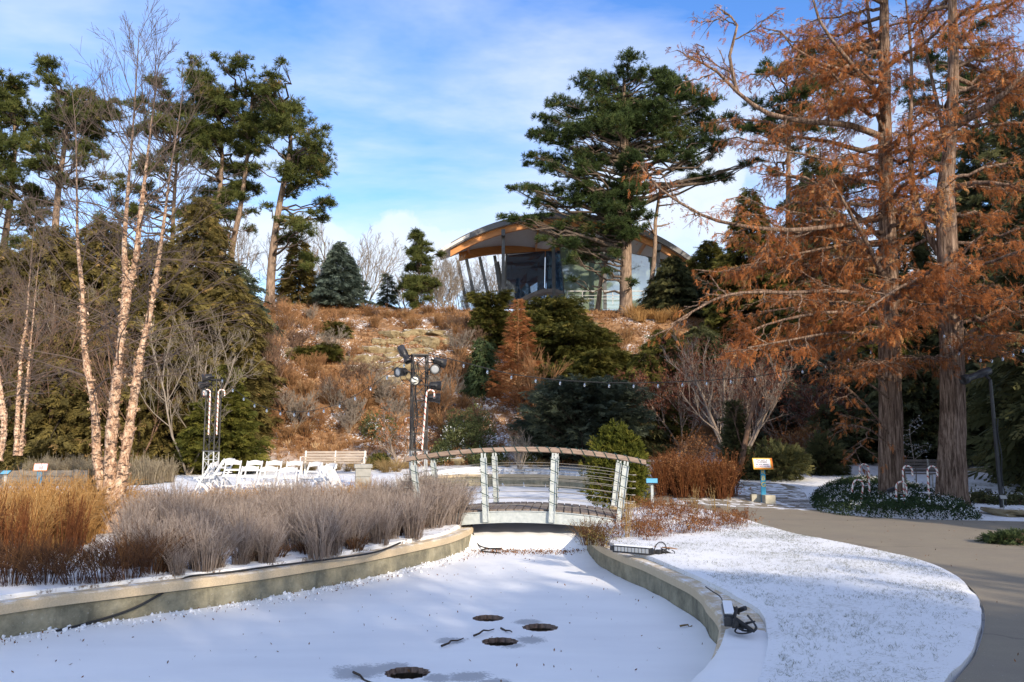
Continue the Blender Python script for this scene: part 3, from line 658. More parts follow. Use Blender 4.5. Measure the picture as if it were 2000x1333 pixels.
# ------------------------------------------------------------------ bridge
BR = thing('footbridge', 'arched footbridge with grey steel posts, wooden handrails and plank deck over the pond', 'bridge', (.213, 17.66, -.104), R(-4))
BR.scale = (1.065,) * 3
K, D0 = .044, .42
arch = lambda x: D0 - K * x * x
HALF = 1.03
for s in (-1, 1):
    mb = MB(); xs = np.linspace(-2.3, 2.3, 25); y = s * HALF
    for a, b in zip(xs[:-1], xs[1:]):
        za, zb = arch(a) - .02, arch(b) - .02; V = [(a, y - .03, za - .20), (a, y + .03, za - .20), (a, y + .03, za), (a, y - .03, za), (b, y - .03, zb - .20), (b, y + .03, zb - .20), (b, y + .03, zb), (b, y - .03, zb)]
        mb.add(V, [(0, 4, 5, 1), (1, 5, 6, 2), (2, 6, 7, 3), (3, 7, 4, 0)])
        for dz in (-.205, -.008):                     # flanges
            V2 = [(a, y - .055, za + dz), (a, y + .055, za + dz), (b, y + .055, zb + dz), (b, y - .055, zb + dz)]; V2 += [(p, q, r + .012) for p, q, r in V2]
            mb.add(V2, [(0, 1, 2, 3), (7, 6, 5, 4), (0, 3, 7, 4), (1, 5, 6, 2)])
    mb.box((-2.3, y, arch(2.3) - .12), (.02, .1, .2)); mb.box((2.3, y, arch(2.3) - .12), (.02, .1, .2)); mb.build('beam', M['galv'], BR)
    for x in (-1.8, -.6, .6, 1.8):
        th = R(4.3) * x; mb = MB(); rot = Matrix.Rotation(th, 3, 'Y'); c = Vector((x, y + s * .075, arch(x)))
        def pl(ctr, d): mb.box(c + rot @ Vector(ctr), d, rot)
        pl((0, 0, .38), (.095, .012, 1.14)); pl((-.05, 0, .38), (.012, .085, 1.14)); pl((.05, 0, .38), (.012, .085, 1.14))
        pl((0, s * .012, -.10), (.13, .016, .2))
        for bx in (-.03, .03):
            for bz in (-.15, -.05): pl((bx, s * .024, bz), (.02, .012, .02))
        pl((-.028, 0, 1.0), (.035, .03, .14)); pl((.028, 0, 1.0), (.035, .03, .14)); mb.build('post', M['galv'], BR)
    for i in range(7):
        z = .10 + i * .118; xs = np.linspace(-2.02, 2.02, 9); mb = MB()
        mb.tube([(x * (1 + z * .03), y + s * .075, arch(x) + z) for x in xs], .0045, 6); 
        for e in (-1, 1): mb.tube([(e * 2.0 * (1 + z * .03), y + s * .075, arch(2) + z), (e * 2.06 * (1 + z * .03), y + s * .075, arch(2) + z)], .011, 6)
        mb.build('cable', M['wire_rope'], BR)
    mb = MB(); xs = np.linspace(-2.06, 2.29, 28)
    pr = [(-.055, -.03), (-.055, .025), (-.03, .045), (.03, .045), (.055, .025), (.055, -.03), (.03, -.045), (-.03, -.045)]; V = []
    for x in xs: V += [(x, y + s * .06 + a, arch(x) + 1.085 + b) for a, b in pr]
    mb.add(V, [(j * 8 + i, j * 8 + (i + 1) % 8, (j + 1) * 8 + (i + 1) % 8, (j + 1) * 8 + i) for j in range(len(xs) - 1) for i in range(8)] + [tuple(range(8)), tuple((len(xs) - 1) * 8 + i for i in range(8))])
    mb.build('handrail', M['rail'], BR)
    # festive wire wound round the rail and posts
    ts = np.linspace(0, 1, 420); x = -2.0 + 4.25 * ts; a = ts * 2 * math.pi * 21 + s; P = np.column_stack([x, y + s * .06 + .068 * np.cos(a), np.array(arch(x)) + 1.085 + .058 * np.sin(a)])
    wt = thing('light_wire', 'dark green string light wire wound round the %s handrail of the footbridge' % ('near' if s < 0 else 'far'), 'string lights', (.213, 17.66, -.104), R(-4), 'wires wound round the bridge handrails')
    wt.scale = (1.065,) * 3
    mb = MB(); mb.tube(P, .007, 4)
    for x0 in (-1.8, -.6, .6, 1.8):
        ts = np.linspace(0, 1, 90); zz = 1.03 - ts * .95; a = ts * 2 * math.pi * 5 + x0; mb.tube(np.column_stack([x0 + R(4.3) * x0 * zz + .075 * np.cos(a), y + s * .075 + .065 * np.sin(a), arch(x0) + zz]), .006, 4)
    mb.build('wire', M['green_wire'], wt)
    mb = MB(); g = np.random.default_rng(3 + s)
    for i in range(0, 420, 7):
        d = g.normal(size=3) * .02; mb.tube([P[i], P[i] + d + (0, 0, .015)], [.007, .004], 4)
    mb.build('mini_bulb', M['green_wire'], wt)['kind'] = 'stuff'
mb = MB(); g = np.random.default_rng(2); x = -2.12
while x < 2.12:
    mb.box((x, 0, arch(x) - .005 + g.normal() * .002), (.128, 1.98, .035), Matrix.Rotation(math.atan(2 * K * x), 3, 'Y')); x += .150
mb.build('deck', M['deck'], BR)

# ------------------------------------------------------------------ white folding chairs
def make_chair():
    t = thing('folding_chair', '', 'chair', (0, 0, 0), 0, 'white folding chairs set out on the terrace')
    for s in (-1, 1):
        mb = MB(); mb.bar((s * .205, -.24, .82), (s * .205, .21, 0), .03, .04); mb.build('front_leg', M['white_plastic'], t)
        mb = MB(); mb.bar((s * .175, .13, .43), (s * .175, -.25, 0), .03, .035); mb.build('rear_leg', M['white_plastic'], t)
    mb = MB(); mb.box((0, .0, .44), (.38, .38, .03), bev=.008); mb.box((0, .18, .415), (.38, .025, .03)); mb.build('seat', M['white_plastic'], t)
    mb = MB(); V = []; n = 11
    for i in range(n):
        x = -.20 + .4 * i / (n - 1); top = .80 + .045 * (1 - (x / .2) ** 2); y = -.235 - .02 * (1 - (x / .2) ** 2)
        V += [(x, y, .695 + .025 * (1 - (x / .2) ** 2)), (x, y, top), (x, y - .018, top), (x, y - .018, .695 + .025 * (1 - (x / .2) ** 2))]
    mb.add(V, [(j * 4 + i, j * 4 + (i + 1) % 4, j * 4 + 4 + (i + 1) % 4, j * 4 + 4 + i) for j in range(n - 1) for i in range(4)] + [(0, 1, 2, 3), tuple(4 * (n - 1) + i for i in range(4))])
    mb.box((0, -.115, .575), (.39, .018, .05)); mb.build('backrest', M['white_plastic'], t)
    mb = MB(); mb.bar((-.19, .12, .15), (.19, .12, .15), .02); mb.bar((-.17, -.16, .11), (.17, -.16, .11), .02); mb.build('stretcher', M['white_plastic'], t)
    return t
chair0 = make_chair(); ch = []
row_b = [(455, 23.6), (496, 23.5), (534, 23.4), (573, 23.3), (609, 23.0), (636, 22.5)]; row_f = [(486, 21.6), (524, 21.4), (563, 21.2)]
for i, (px, Yc) in enumerate(row_b): ch.append((px, Yc, 180 + [2, 0, 0, -4, -25, -40][i], ['white folding chair at the left end of the back row', 'white folding chair in the back row, second from its left end', 'white folding chair in the back row, third from its left end', 'white folding chair in the back row, right behind the grass tips', 'white folding chair turned slightly aside where the back row bends', 'white folding chair sharply turned beside the tangle of chairs near the pillar'][i]))
for i, (px, Yc) in enumerate(row_f): ch.append((px, Yc, 180 + (i - 1) * 3, ['white folding chair in the front row, left one of three', 'white folding chair in the front row, middle one of three', 'white folding chair in the front row, right one of three'][i]))
for i, (px, Yc, a) in enumerate([(399, 22.8, 105), (409, 23.2, 100), (421, 23.8, 110), (438, 24.2, 150)]): ch.append((px, Yc, a, ['leftmost white folding chair, seen from its side below the slim lighting tower', 'second white folding chair from the left, side on below the slim lighting tower', 'third white folding chair from the left, side on below the slim lighting tower', 'white folding chair half turned between the side-on chairs and the back row'][i]))
for i, (px, Yc, a) in enumerate([(648, 21.6, 230), (657, 20.8, 248), (666, 20.2, 255)]): ch.append((px, Yc, a, ['white folding chair side on, first of three crowded left of the grey pillar', 'white folding chair side on, middle of three crowded left of the grey pillar', 'white folding chair side on, closest of three to the grey pillar'][i]))
for i, (px, Yc, a, lb) in enumerate(ch):
    p = base_at(px, Yc); t = chair0 if i == 0 else dup(chair0, p); t.location = p; t.rotation_euler = (0, 0, R(a)); t['label'] = lb
# pillar
p = base_at(711, 20.2); pz = .34
t = thing('pillar', 'square grey block pillar with capstone beside the white chairs', 'pillar', (p[0], p[1], .24), R(12))
mb = MB(); 
for i in range(4): mb.box((0, 0, .1 + .2 * i), (.36, .36, .195), bev=.01)
mb.build('pillar_shaft', M['grey_block'], t); mb = MB(); mb.box((0, 0, .845), (.42, .42, .09), bev=.012); mb.build('capstone', M['grey_block'], t)
# timber retaining wall far left
p = base_at(90, 25.5); t = thing('timber_wall', 'low grey timber retaining wall at the left behind the birch', 'wall', (p[0] - 1.2, p[1], p[2] - .05), R(2))
mb = MB()
for i in range(3): mb.box((-1.8, 0, .09 + i * .17), (8.6, .14, .162), bev=.01)
mb.build('plank', M['wood_wall'], t); mb = MB()
for i in range(6): mb.box((-5.8 + i * 1.6, -.1, .26), (.12, .06, .56), bev=.01)
mb.build('batten', M['wood_wall'], t)

# ------------------------------------------------------------------ lighting towers
def tower(px, Yc, H, wd, label, base_h, lbw):
    p = base_at(px, Yc); t = thing('lighting_tower', label, 'tower', p, R(14 if lbw else -8), 'truss towers carrying stage lights')
    def lat(z0, z1, mat, nm, step):
        mb = MB(); h = wd / 2
        for a in (-h, h):
            for b in (-h, h): mb.tube([(a, b, z0), (a, b, z1)], .022, 8)
        z = z0; k = 0
        while z < z1 - step * .5:
            zz = min(z + step, z1)
            for (x0, y0, x1, y1) in [(-h, -h, h, -h), (h, -h, h, h), (h, h, -h, h), (-h, h, -h, -h)]:
                mb.tube([(x0, y0, z), (x1, y1, z)], .010, 6); A, B = ((x0, y0, z), (x1, y1, zz)) if k % 2 == 0 else ((x1, y1, z), (x0, y0, zz)); mb.tube([A, B], .010, 6)
            z = zz; k += 1
        for (x0, y0, x1, y1) in [(-h, -h, h, -h), (h, -h, h, h), (h, h, -h, h), (-h, h, -h, -h)]: mb.tube([(x0, y0, z1), (x1, y1, z1)], .012, 6)
        mb.build(nm, mat, t)
    lat(.02, base_h, M['alu'], 'lower_truss', .36); lat(base_h + .03, H, M['truss_dark'], 'upper_truss', .42)
    mb = MB(); mb.box((0, 0, .01), (wd * 1.9, wd * 1.9, .02)); mb.build('base_plate', M['alu'], t)
    mb = MB(); mb.box((0, 0, base_h + .015), (wd * 1.25, wd * 1.25, .025)); mb.box((0, 0, H + .02), (wd * 1.2, wd * 1.2, .03)); mb.build('joint_plate', M['truss_dark'], t)
    return t, p
T1, tp1 = tower(818, 22, 3.66, .38, 'tall dark truss tower bristling with stage lights left of the bridge', 1.2, 1)
T2, tp2 = tower(415, 27, 3.25, .34, 'slim truss tower with silver base standing by the conical green cedar', 1.0, 0)
def make_light(long_=False):
    t = thing('stage_light', '', 'stage light', (0, 0, 0), 0, 'black stage lights clamped to the towers'); L = .44 if long_ else .30
    mb = MB(); mb.lathe([(.05, -L * .62), (.085, -L * .58), (.10, -L * .2), (.10, 0), (.115, .02), (.125, L * .38), (.135, L * .40), (.135, L * .43), (.11, L * .43), (.105, L * .36)] if not long_ else [(.06, -L * .7), (.10, -L * .65), (.10, -.05), (.075, -.02), (.075, L * .3), (.095, L * .33), (.095, L * .5), (.08, L * .5), (.075, L * .4)], 20)
    for i in range(4): mb.lathe([(.107, -.05 + -.03 * i), (.107, -.04 - .03 * i)], 20)
    mb.build('lamp_body', M['black'], t, smooth=True)
    mb = MB(); mb.lathe([(.001, L * .385), (.06, L * .383), (.104 if not long_ else .075, L * .37), (.104 if not long_ else .075, L * .36)], 20); mb.build('lens', M['lens_grey'], t, smooth=True)
    mb = MB(); mb.tube([(.145, 0, 0), (.15, .0, -.12), (.12, 0, -.2), (-.12, 0, -.2), (-.15, 0, -.12), (-.145, 0, 0)], .012, 6); mb.tube([(0, 0, -.2), (0, 0, -.27)], .025, 8); mb.tube([(.13, 0, 0), (.165, 0, 0)], .03, 8); mb.tube([(-.13, 0, 0), (-.165, 0, 0)], .03, 8); mb.build('yoke', M['black'], t)
    return t
par0 = make_light(); prof0 = make_light(True)
pl_ = [(par0, 783, 727, (-.62, -.75, -.1), 1, 'black stage light with pale lens facing front left, on the tall tower'), (par0, 812, 744, (-.1, -1, -.05), 2, 'stage light with bright white lens facing the camera on the tall tower'),
       (par0, 848, 722, (.25, -.95, -.05), 1, 'black stage light with round grey lens facing front, right side of the tall tower'), (par0, 860, 708, (.85, .35, -.25), 0, 'black stage light tipped down to the right near the tall tower top'),
       (par0, 852, 754, (1, .1, -.02), 0, 'upper of two black stage lights pointing right on the tall tower'), (par0, 850, 778, (1, .05, -.06), 0, 'lower of two black stage lights pointing right on the tall tower'),
       (prof0, 791, 695, (.45, -.35, -.8), 1, 'long black spotlight tilted steeply down at the top left of the tall tower')]
lens_b = None
for i, (pr, px, py, d, kind, lb) in enumerate(pl_):
    p = at(px, py, 21.8); t = pr if i in (0, 6) else dup(pr, p); t.location = p; t.rotation_euler = Vector(d).to_track_quat('Z', 'Y').to_euler(); t['label'] = lb
    if kind == 2:
        for c in t.children:
            if c.name.startswith('lens'): c.data = c.data.copy(); c.data.materials[0] = M['lens']
for i, (px, py, d, lb) in enumerate([(403, 738, (-.9, -.4, -.2), 'top black stage light on the slim tower pointing left'), (398, 752, (-.9, .2, -.2), 'second black stage light on the slim tower pointing left'), (404, 767, (-.3, -.9, -.2), 'lowest black stage light on the slim tower')]):
    p = at(px, py, 26.8); t = dup(par0, p); t.rotation_euler = Vector(d).to_track_quat('Z', 'Y').to_euler(); t['label'] = lb
# arms that hold the lamps out from the tower
mb = MB(); org = np.array(T1.location)
for (px, py) in [(783, 727), (812, 744), (848, 722), (860, 708), (852, 754), (850, 778), (791, 695)]:
    a = at(px, py, 21.9) - org; mb.tube([a + (0, .06, .0), (np.sign(a[0]) * .15, 0.0, a[2])], .014, 6)
o = mb.build('lamp_arm', M['truss_dark'], None, loc=tuple(org)); o.parent = T1; o.matrix_parent_inverse = Matrix.Identity(4); o.location = (0, 0, 0); o.rotation_euler = (0, 0, -T1.rotation_euler.z)
mb = MB(); g = np.random.default_rng(8)
for k in range(5):
    zs = np.linspace(3.5, .3, 40); mb.tube(np.column_stack([-.17 + .03 * np.sin(zs * 5 + k) + .02 * k, -.2 + .03 * np.cos(zs * 4 + k * 2), zs]), .013, 5)
for k in range(6):
    a = np.linspace(0, math.pi, 14); x0 = -.3 + .12 * k; mb.tube(np.column_stack([x0 + .22 * np.cos(a), -.22 - .1 * np.sin(a), 3.1 + .06 * k - .22 * np.sin(a)]), .009, 5)
mb.build('cable_bundle', M['cable'], T1)

# ------------------------------------------------------------------ candy canes
def cane_mesh(H, r, rt, straight=.12):
    up = [(0, 0, z) for z in np.linspace(0, H - r, max(4, int((H - r) / .03)))]; a = np.linspace(0, math.pi, 16)[1:]
    hook = [(r - r * math.cos(t), 0, H - r + r * math.sin(t)) for t in a]; dn = [(2 * r, 0, H - r - z) for z in np.linspace(.02, straight, 6)]
    P = np.array(up + hook + dn); k = 10; V, Qc = tubes(P[None], np.full((1, len(P)), rt), k); mi = []
    for q in Qc: j = q[0] // k; i = q[0] % k; mi.append(1 if (j * 1.0 + i * .6) % 5 < 1.25 else 0)
    n = len(P); mb = MB(); mb.add(V, [tuple(q) for q in Qc] + [tuple(range(k - 1, -1, -1)), tuple((n - 1) * k + i for i in range(k))], mi + [0, 0]); return mb.mesh('candy_cane', [M['cream'], M['cane_red']], smooth=True)
cm = cane_mesh(1.05, .13, .022); cs = cane_mesh(.68, .14, .022, .2); cl = cane_mesh(1.55, .10, .022)
for (me_, px, py, Yc, flip, tilt, lb) in [(cm, 1691, 975, 21.8, 1, -1, 'tall red and white candy cane in the groundcover left of the cypress trunks'), (cs, 1671, 980, 21.2, 1, -13, 'short leaning candy cane, the leftmost in the groundcover bed'), (cm, 1758, 980, 20.9, 0, 0, 'tall candy cane standing against the first cypress trunk'), (cs, 1742, 983, 20.7, 0, 2, 'short candy cane standing in front of the first cypress trunk'), (cm, 1806, 978, 20.6, 0, 0, 'tall candy cane standing alone between the two cypress trunks')]:
    p = base_at(px, Yc); o = link('candy_cane', me_, None, p); tag(o, lb, 'candy cane', 'candy canes in the groundcover bed'); o.rotation_euler = (0, R(tilt), R(180 if flip else 0) + .2)
for (px, zb, Yc, rz, lb, h) in [(824, 880, 21.7, 0, 'long candy cane fixed to the right side of the tall lighting tower', 1), (806, 880, 22.25, 180, 'candy cane fixed inside the tall lighting tower, half hidden', .55), (407, 850, 26.7, 180, 'candy cane on the slim tower with its hook to the left', .92), (423, 850, 26.7, 0, 'candy cane on the slim tower with its hook to the right', .92)]:
    p = at(px, zb, Yc); o = link('candy_cane', cl, None, p); tag(o, lb, 'candy cane', 'candy canes fixed to the lighting towers'); o.rotation_euler = (0, R(4 if px == 824 else 0), R(rz)); o.scale = (1, 1, h)

# ------------------------------------------------------------------ string lights
def bulb_mesh(s):
    mb = MB(); mb.lathe([(.012 * s, .0), (.014 * s, -.035 * s)], 8, mi=0); mb.lathe([(.013 * s, -.036 * s), (.03 * s, -.07 * s), (.034 * s, -.095 * s), (.024 * s, -.122 * s), (.006 * s, -.132 * s)], 10, mi=1); return mb.mesh('bulb', [M['black'], M['bulb']], smooth=True)
BULB = bulb_mesh(.95)
def festoon(label, pts, n, r=.012, skip=0):
    P = catmull(np.array(pts), .25); t = thing('string_lights', label, 'string lights', P[0]); mb = MB(); mb.tube(P - P[0], r, 5); mb.build('wire', M['cable'], t)
    s = np.concatenate([[0], np.cumsum(np.linalg.norm(np.diff(P, axis=0), axis=1))])
    for f in (np.arange(n) + .5 + skip) / n:
        q = np.array([np.interp(f * s[-1], s, P[:, k]) for k in range(3)]) - P[0]; link('bulb', BULB, t, q - (0, 0, .01), (0, 0, f * 9))
    return t
festoon('long string of clear bulbs sagging from the tall tower to the cypress', [at(px, py, 22 + i * .03) for i, (px, py) in enumerate([(836, 690), (900, 707), (1000, 731), (1100, 743), (1200, 748), (1300, 747), (1400, 742), (1500, 732), (1600, 713), (1680, 690), (1722, 673)])], 19)
festoon('string of clear bulbs drooping between the far right cypress and the lamp pole', [at(px, py, 20.6) for (px, py) in [(1838, 640), (1856, 672), (1880, 688), (1910, 697), (1945, 698), (1985, 684), (2040, 655), (2110, 600)]], 15, .009)
festoon('faint string of bulbs sagging from the slim tower across the hillside', [at(px, py, 27 - 5 * i / 7) for i, (px, py) in enumerate([(424, 730), (470, 770), (510, 793), (560, 804), (610, 802), (670, 785), (730, 750), (806, 696)])], 14, .008)

# ------------------------------------------------------------------ benches, signs, small things
def bench(px, Yc, L, label, mats, rz, arms=True):
    p = base_at(px, Yc); t = thing('park_bench', label, 'bench', p, R(rz)); wood, metal = mats
    mb = MB()
    for i in range(4): mb.box((0, -.18 + i * .115, .44), (L, .095, .035), bev=.006)
    mb.build('seat', wood, t); mb = MB()
    for i in range(4): mb.box((0, .27 + i * .022, .53 + i * .105), (L, .03, .085), Matrix.Rotation(R(-12), 3, 'X'), bev=.006)
    mb.build('backrest', wood, t)
    for x in (-L / 2 + .06, 0, L / 2 - .06):
        mb = MB(); mb.bar((x, -.2, 0), (x, -.2, .43), .045); mb.bar((x, .24, 0), (x, .24, .45), .045); mb.bar((x, .26, .42), (x, .35, .90), .045); mb.bar((x, -.22, .41), (x, .26, .41), .045); mb.build('leg_frame', metal, t)
    if arms:
        for x in (-L / 2 - .01, L / 2 + .01):
            mb = MB(); mb.tube([(x, -.2, .42), (x, -.22, .6), (x, -.18, .66), (x, .1, .67), (x, .3, .66)], .022, 8); mb.build('armrest', metal, t)
bench(653, 33.0, 2.45, 'long weathered grey slatted bench at the foot of the hillside', (M['bench_wood'], M['cream']), -2)
bench(1812, 27.5, 1.7, 'dark bench half hidden behind the cypress trunks', (M['dark_bench'], M['grey_block']), -14)
def text(body, size, mat, parent, loc, rot, name='lettering'):
    c = bpy.data.curves.new(name, 'FONT'); c.body = body; c.size = size; c.align_x = 'CENTER'; c.align_y = 'CENTER'; c.extrude = .001; c.offset = size * .012
    o = bpy.data.objects.new(name, c); COL.objects.link(o); dg = bpy.context.evaluated_depsgraph_get(); me_ = bpy.data.meshes.new_from_object(o.evaluated_get(dg)); bpy.data.objects.remove(o); me_.materials.clear(); me_.materials.append(mat); me_.name = name
    o = link(name, me_, parent, loc, rot); return o
p = onz(1492, 984, .06); t = thing('path_sign', 'blue post sign with orange framed board announcing the path is closed', 'sign', p, R(-6))
mb = MB(); mb.box((0, 0, .47), (.12, .05, .94), bev=.006); mb.build('post', M['blue_paint'], t)
bt = R(52); rx = Matrix.Rotation(-R(38), 3, 'X')
brd = bpy.data.objects.new('board', None); COL.objects.link(brd); bpy.data.objects.remove(brd)
mb = MB(); mb.box((0, 0, 0), (.50, .025, .36), bev=.005, mi=0); mb.box((.235, -.003, 0), (.036, .026, .352), mi=1); mb.box((0, -.003, -.165), (.43, .026, .024), mi=1); mb.box((-.016, -.014, .005), (.415, .004, .275), mi=2)
ob = mb.build('board', [M['yellow'], M['orange'], M['sign_white']], t); ob.location = (0, -.02, 1.03); ob.rotation_euler = (-R(38), 0, R(-2))
for (bd, sz, mt, z) in [('This path is', .062, 'ink', .105), ('CLOSED', .072, 'ink', .040), ('for the season', .056, 'ink', -.030), ('NO PUBLIC ACCESS', .042, 'red_ink', -.093)]: text(bd, sz, M[mt], ob, (-.016, -.018, z), (R(90), 0, 0))
for ch_, z in (('R', .82), ('B', .655), ('G', .49)): text(ch_, .17, M['gold'], t, (0, -.028, z), (R(90), 0, 0))
for (px, py, dx, lb) in [(1478, 985, .31, 'pale concrete weight block left of the closed path sign'), (1502, 987, .28, 'pale concrete weight block right of the closed path sign')]:
    q = onz(px, py, .03); mb = MB(); mb.box((0, 0, .13), (dx * .98, .24, .26), bev=.012)
    if dx > .3: mb.box((.05, -.121, .13), (.02, .006, .25))
    o = mb.build('weight_block', M['block'], None, loc=tuple(q)); tag(o, lb, 'block', 'concrete blocks weighing down the sign'); o.rotation_euler = (0, 0, R(-4 if dx > .3 else 5))
p = base_at(84, 24.2); t = thing('information_sign', 'blue post sign with tilted white panel by the pale grasses', 'sign', p, R(18))
mb = MB(); mb.box((0, 0, .27), (.12, .06, .54), bev=.006); mb.build('post', M['blue_paint'], t)
mb = MB(); mb.box((0, 0, 0), (.36, .025, .26), bev=.004, mi=1); mb.box((0, -.013, 0), (.33, .004, .23), mi=0)
for i in range(4): mb.box((0, -.016, .07 - i * .045), (.24, .003, .012), mi=2)
o = mb.build('panel', [M['sign_white'], M['orange'], M['ink']], t); o.rotation_euler = (-R(40), 0, 0); o.location = (.02, -.02, .62)
for (px, Yc, hh, lb) in [(1271, 19.6, .58, 'small blue plaque on a white post beside the bridge end'), (19, 24.3, .42, 'small blue plaque on a short post at the far left')]:
    p = base_at(px, Yc); t = thing('plant_plaque', lb, 'plaque', p, R(-8)); mb = MB(); mb.box((0, 0, hh / 2), (.06, .05, hh), bev=.005); mb.build('post', M['galv'], t)
    mb = MB(); mb.box((0, 0, 0), (.28, .02, .19), bev=.004, mi=0); mb.box((0, -.0115, .0), (.25, .003, .16), mi=1); o = mb.build('panel', [M['black'], M['plaque_blue']], t); o.location = (0, -.02, hh + .04); o.rotation_euler = (-R(55), 0, 0)
# black wall-washer light bars on the coping
def light_bar(p, rz, label, lean):
    t = thing('light_bar', label, 'light bar', p, rz, 'black light bars lying on the pond coping')
    mb = MB(); mb.box((0, 0, .065), (.62, .085, .10), bev=.008)
    for i in range(14): mb.box((-.28 + i * .043, .046, .065), (.008, .012, .09))
    mb.build('housing', M['black'], t); mb = MB()
    for i in range(10): mb.box((-.25 + i * .0555, -.046, .07), (.044, .008, .06), bev=.003)
    mb.build('lens', M['lens_grey'], t)
    mb = MB(); mb.box((0, .005, .122), (.58, .082, .016), bev=.006); mb.build('snow_cap', M['snow_flake'], t)
    for s in (-1, 1):
        mb = MB(); mb.bar((s * .325, 0, .07), (s * .345, .12, .02), .02, .05); mb.tube([(s * .31, -.01, .07), (s * .35, -.01, .07)], .035, 10); mb.build('bracket', M['black'], t)
    mb = MB(); a = np.linspace(-.4, 3.6, 22); mb.tube(np.column_stack([.42 + .09 * np.cos(a), .03 + .03 * np.sin(a), .09 + .11 * np.sin(a)]), .008, 5)
    mb.tube(catmull([(.36, .02, .06), (.45, .1, .02), (.40, .2, .015), (.2, .22, .015), (-.2, .18, .02)], .04), .009, 5)
    for k in range(4): mb.tube([(.33 + .03 * k, .05, .05 + .02 * k), (.40 + .04 * k, .13 + .02 * k, .03)], .012, 6)
    a = np.linspace(0, 7.5, 40); mb.tube(np.column_stack([.40 + .10 * np.cos(a) + .01 * a, .12 + .08 * np.sin(a * 1.1), .05 + .05 * np.sin(a * .8 + 1)]), .007, 5)
    mb.build('power_cable', M['cable'], t)
    mb = MB(); mb.box((.38, .05, .06), (.07, .05, .07), bev=.006); mb.build('connector', M['black'], t)
    mb = MB(); mb.tube([(-.24, .1, .05), (-.16, .16, .09)], .022, 6); mb.build('connector', M['black'], t)
p = onz(1236, 1084, .04); light_bar(p, R(-37), 'black light bar with cool lenses lying on the coping near the bridge', 0)
p = onz(1422, 1214, .05); light_bar(p, R(258), 'black light bar seen end on with tangled cables on the coping bend', 0)
# cables
def cable(label, pts, r=.014):
    P = catmull(np.array(pts), .06); mb = MB(); mb.tube(P - P[0], r, 6); tag(mb.build('power_cable', M['cable'], None, loc=tuple(P[0])), label, 'cable')
lc = [(895, 1036, -.02), (886, 1050, -.06), (872, 1054, -.05), (850, 1046, .0), (822, 1044, .02), (790, 1057, .03), (740, 1077, .03), (680, 1088, .03), (600, 1098, .03), (520, 1108, .03), (470, 1115, .02), (420, 1121, .01), (372, 1126, .01), (350, 1136, -.02), (310, 1163, -.14), (250, 1193, -.26), (170, 1218, -.34), (108, 1233, -.355)]
pts = []
for (px, py, z) in lc:
    q = onz(px, py, z); pts.append(q)
cable('long black cable running along the left pond wall coping and down its face', pts)
cable('thin black cable curving down the snowy weir under the bridge', [onz(1132, 1022, -.12), onz(1124, 1036, -.12), onz(1108, 1046, -.17), onz(1090, 1049, -.24)], .012)
cable('black cable hanging down the channel wall under the bridge', [(-.80, 17.2, .1), (-.78, 17.0, -.1), (-.70, 16.72, -.24), (-.6, 16.45, -.33), (-.3, 16.2, -.355), (-.2, 16.35, -.355), (-.5, 16.3, -.36), (-.55, 16.0, -.365), (-.2, 15.75, -.37)], .013)
cable('loose black cable lying on the snowy coping beside the lawn', [onz(1378, 1146, .07), onz(1392, 1156, .07), onz(1406, 1165, .07), onz(1414, 1180, .07)], .006)
# dark floor plates in the path
for (px, py, lb) in [(1347, 993, 'black floor plate in the path, first of four from the bridge'), (1358, 993, 'black floor plate in the path, second of four from the bridge'), (1395, 998, 'black floor plate in the path, third of four from the bridge'), (1402, 998, 'black floor plate in the path, farthest from the bridge')]:
    q = onz(px, py, .05); mb = MB(); mb.box((0, 0, .02), (.09, .16, .04), bev=.006); tag(mb.build('floor_plate', M['black'], None, loc=(q[0], q[1], Hz(q[0], q[1]))), lb, 'floor plate', 'black plates lying on the path')
# stool-like basin, ground spots, tags
p = base_at(1803, 21.6); t = thing('stone_stool', 'small dark footed stool with snow on top between the cypress trunks', 'stool', p)
mb = MB(); mb.lathe([(.19, .26), (.22, .28), (.22, .33), (.2, .34)], 18); mb.build('seat', M['dark_bench'], t, smooth=True); mb = MB(); mb.lathe([(.195, .341), (.18, .36), (.1, .37)], 18); mb.build('snow_cap', M['sign_white'], t, smooth=True)
for k in range(3): a = k * 2.1 + .4; mb = MB(); mb.bar((.13 * math.cos(a), .13 * math.sin(a), .27), (.16 * math.cos(a), .16 * math.sin(a), 0), .06); mb.build('leg', M['dark_bench'], t)
def spot(px, Yc, rz, label):
    p = base_at(px, Yc); t = thing('ground_spotlight', label, 'spotlight', p, R(rz)); mb = MB(); mb.tube([(0, 0, 0), (.06, 0, .42)], .016, 6); mb.tube([(.09, 0, 0), (.06, 0, .42)], .016, 6); mb.build('stand', M['white_plastic'], t); mb = MB(); mb.box((.04, 0, .47), (.20, .10, .09), Matrix.Rotation(R(20), 3, 'Y'), bev=.01); mb.build('lamp_head', M['black'], t)
spot(1737, 21.0, 190, 'small dark spotlight on pale legs beside the first cypress trunk')
for (px, py, lb) in [(1580, 926, 'small dark garden lantern far back on the snow behind the path sign'), (1603, 927, 'squat dark bollard light far back on the snow')]:
    q = onz(px, py, 1.0); q = base_at(px, 33); mb = MB(); mb.lathe([(.06, 0), (.06, .14), (.13, .16), (.13, .30), (.05, .34)], 12); tag(mb.build('garden_light', M['black'], None, loc=tuple(q)), lb, 'garden light')
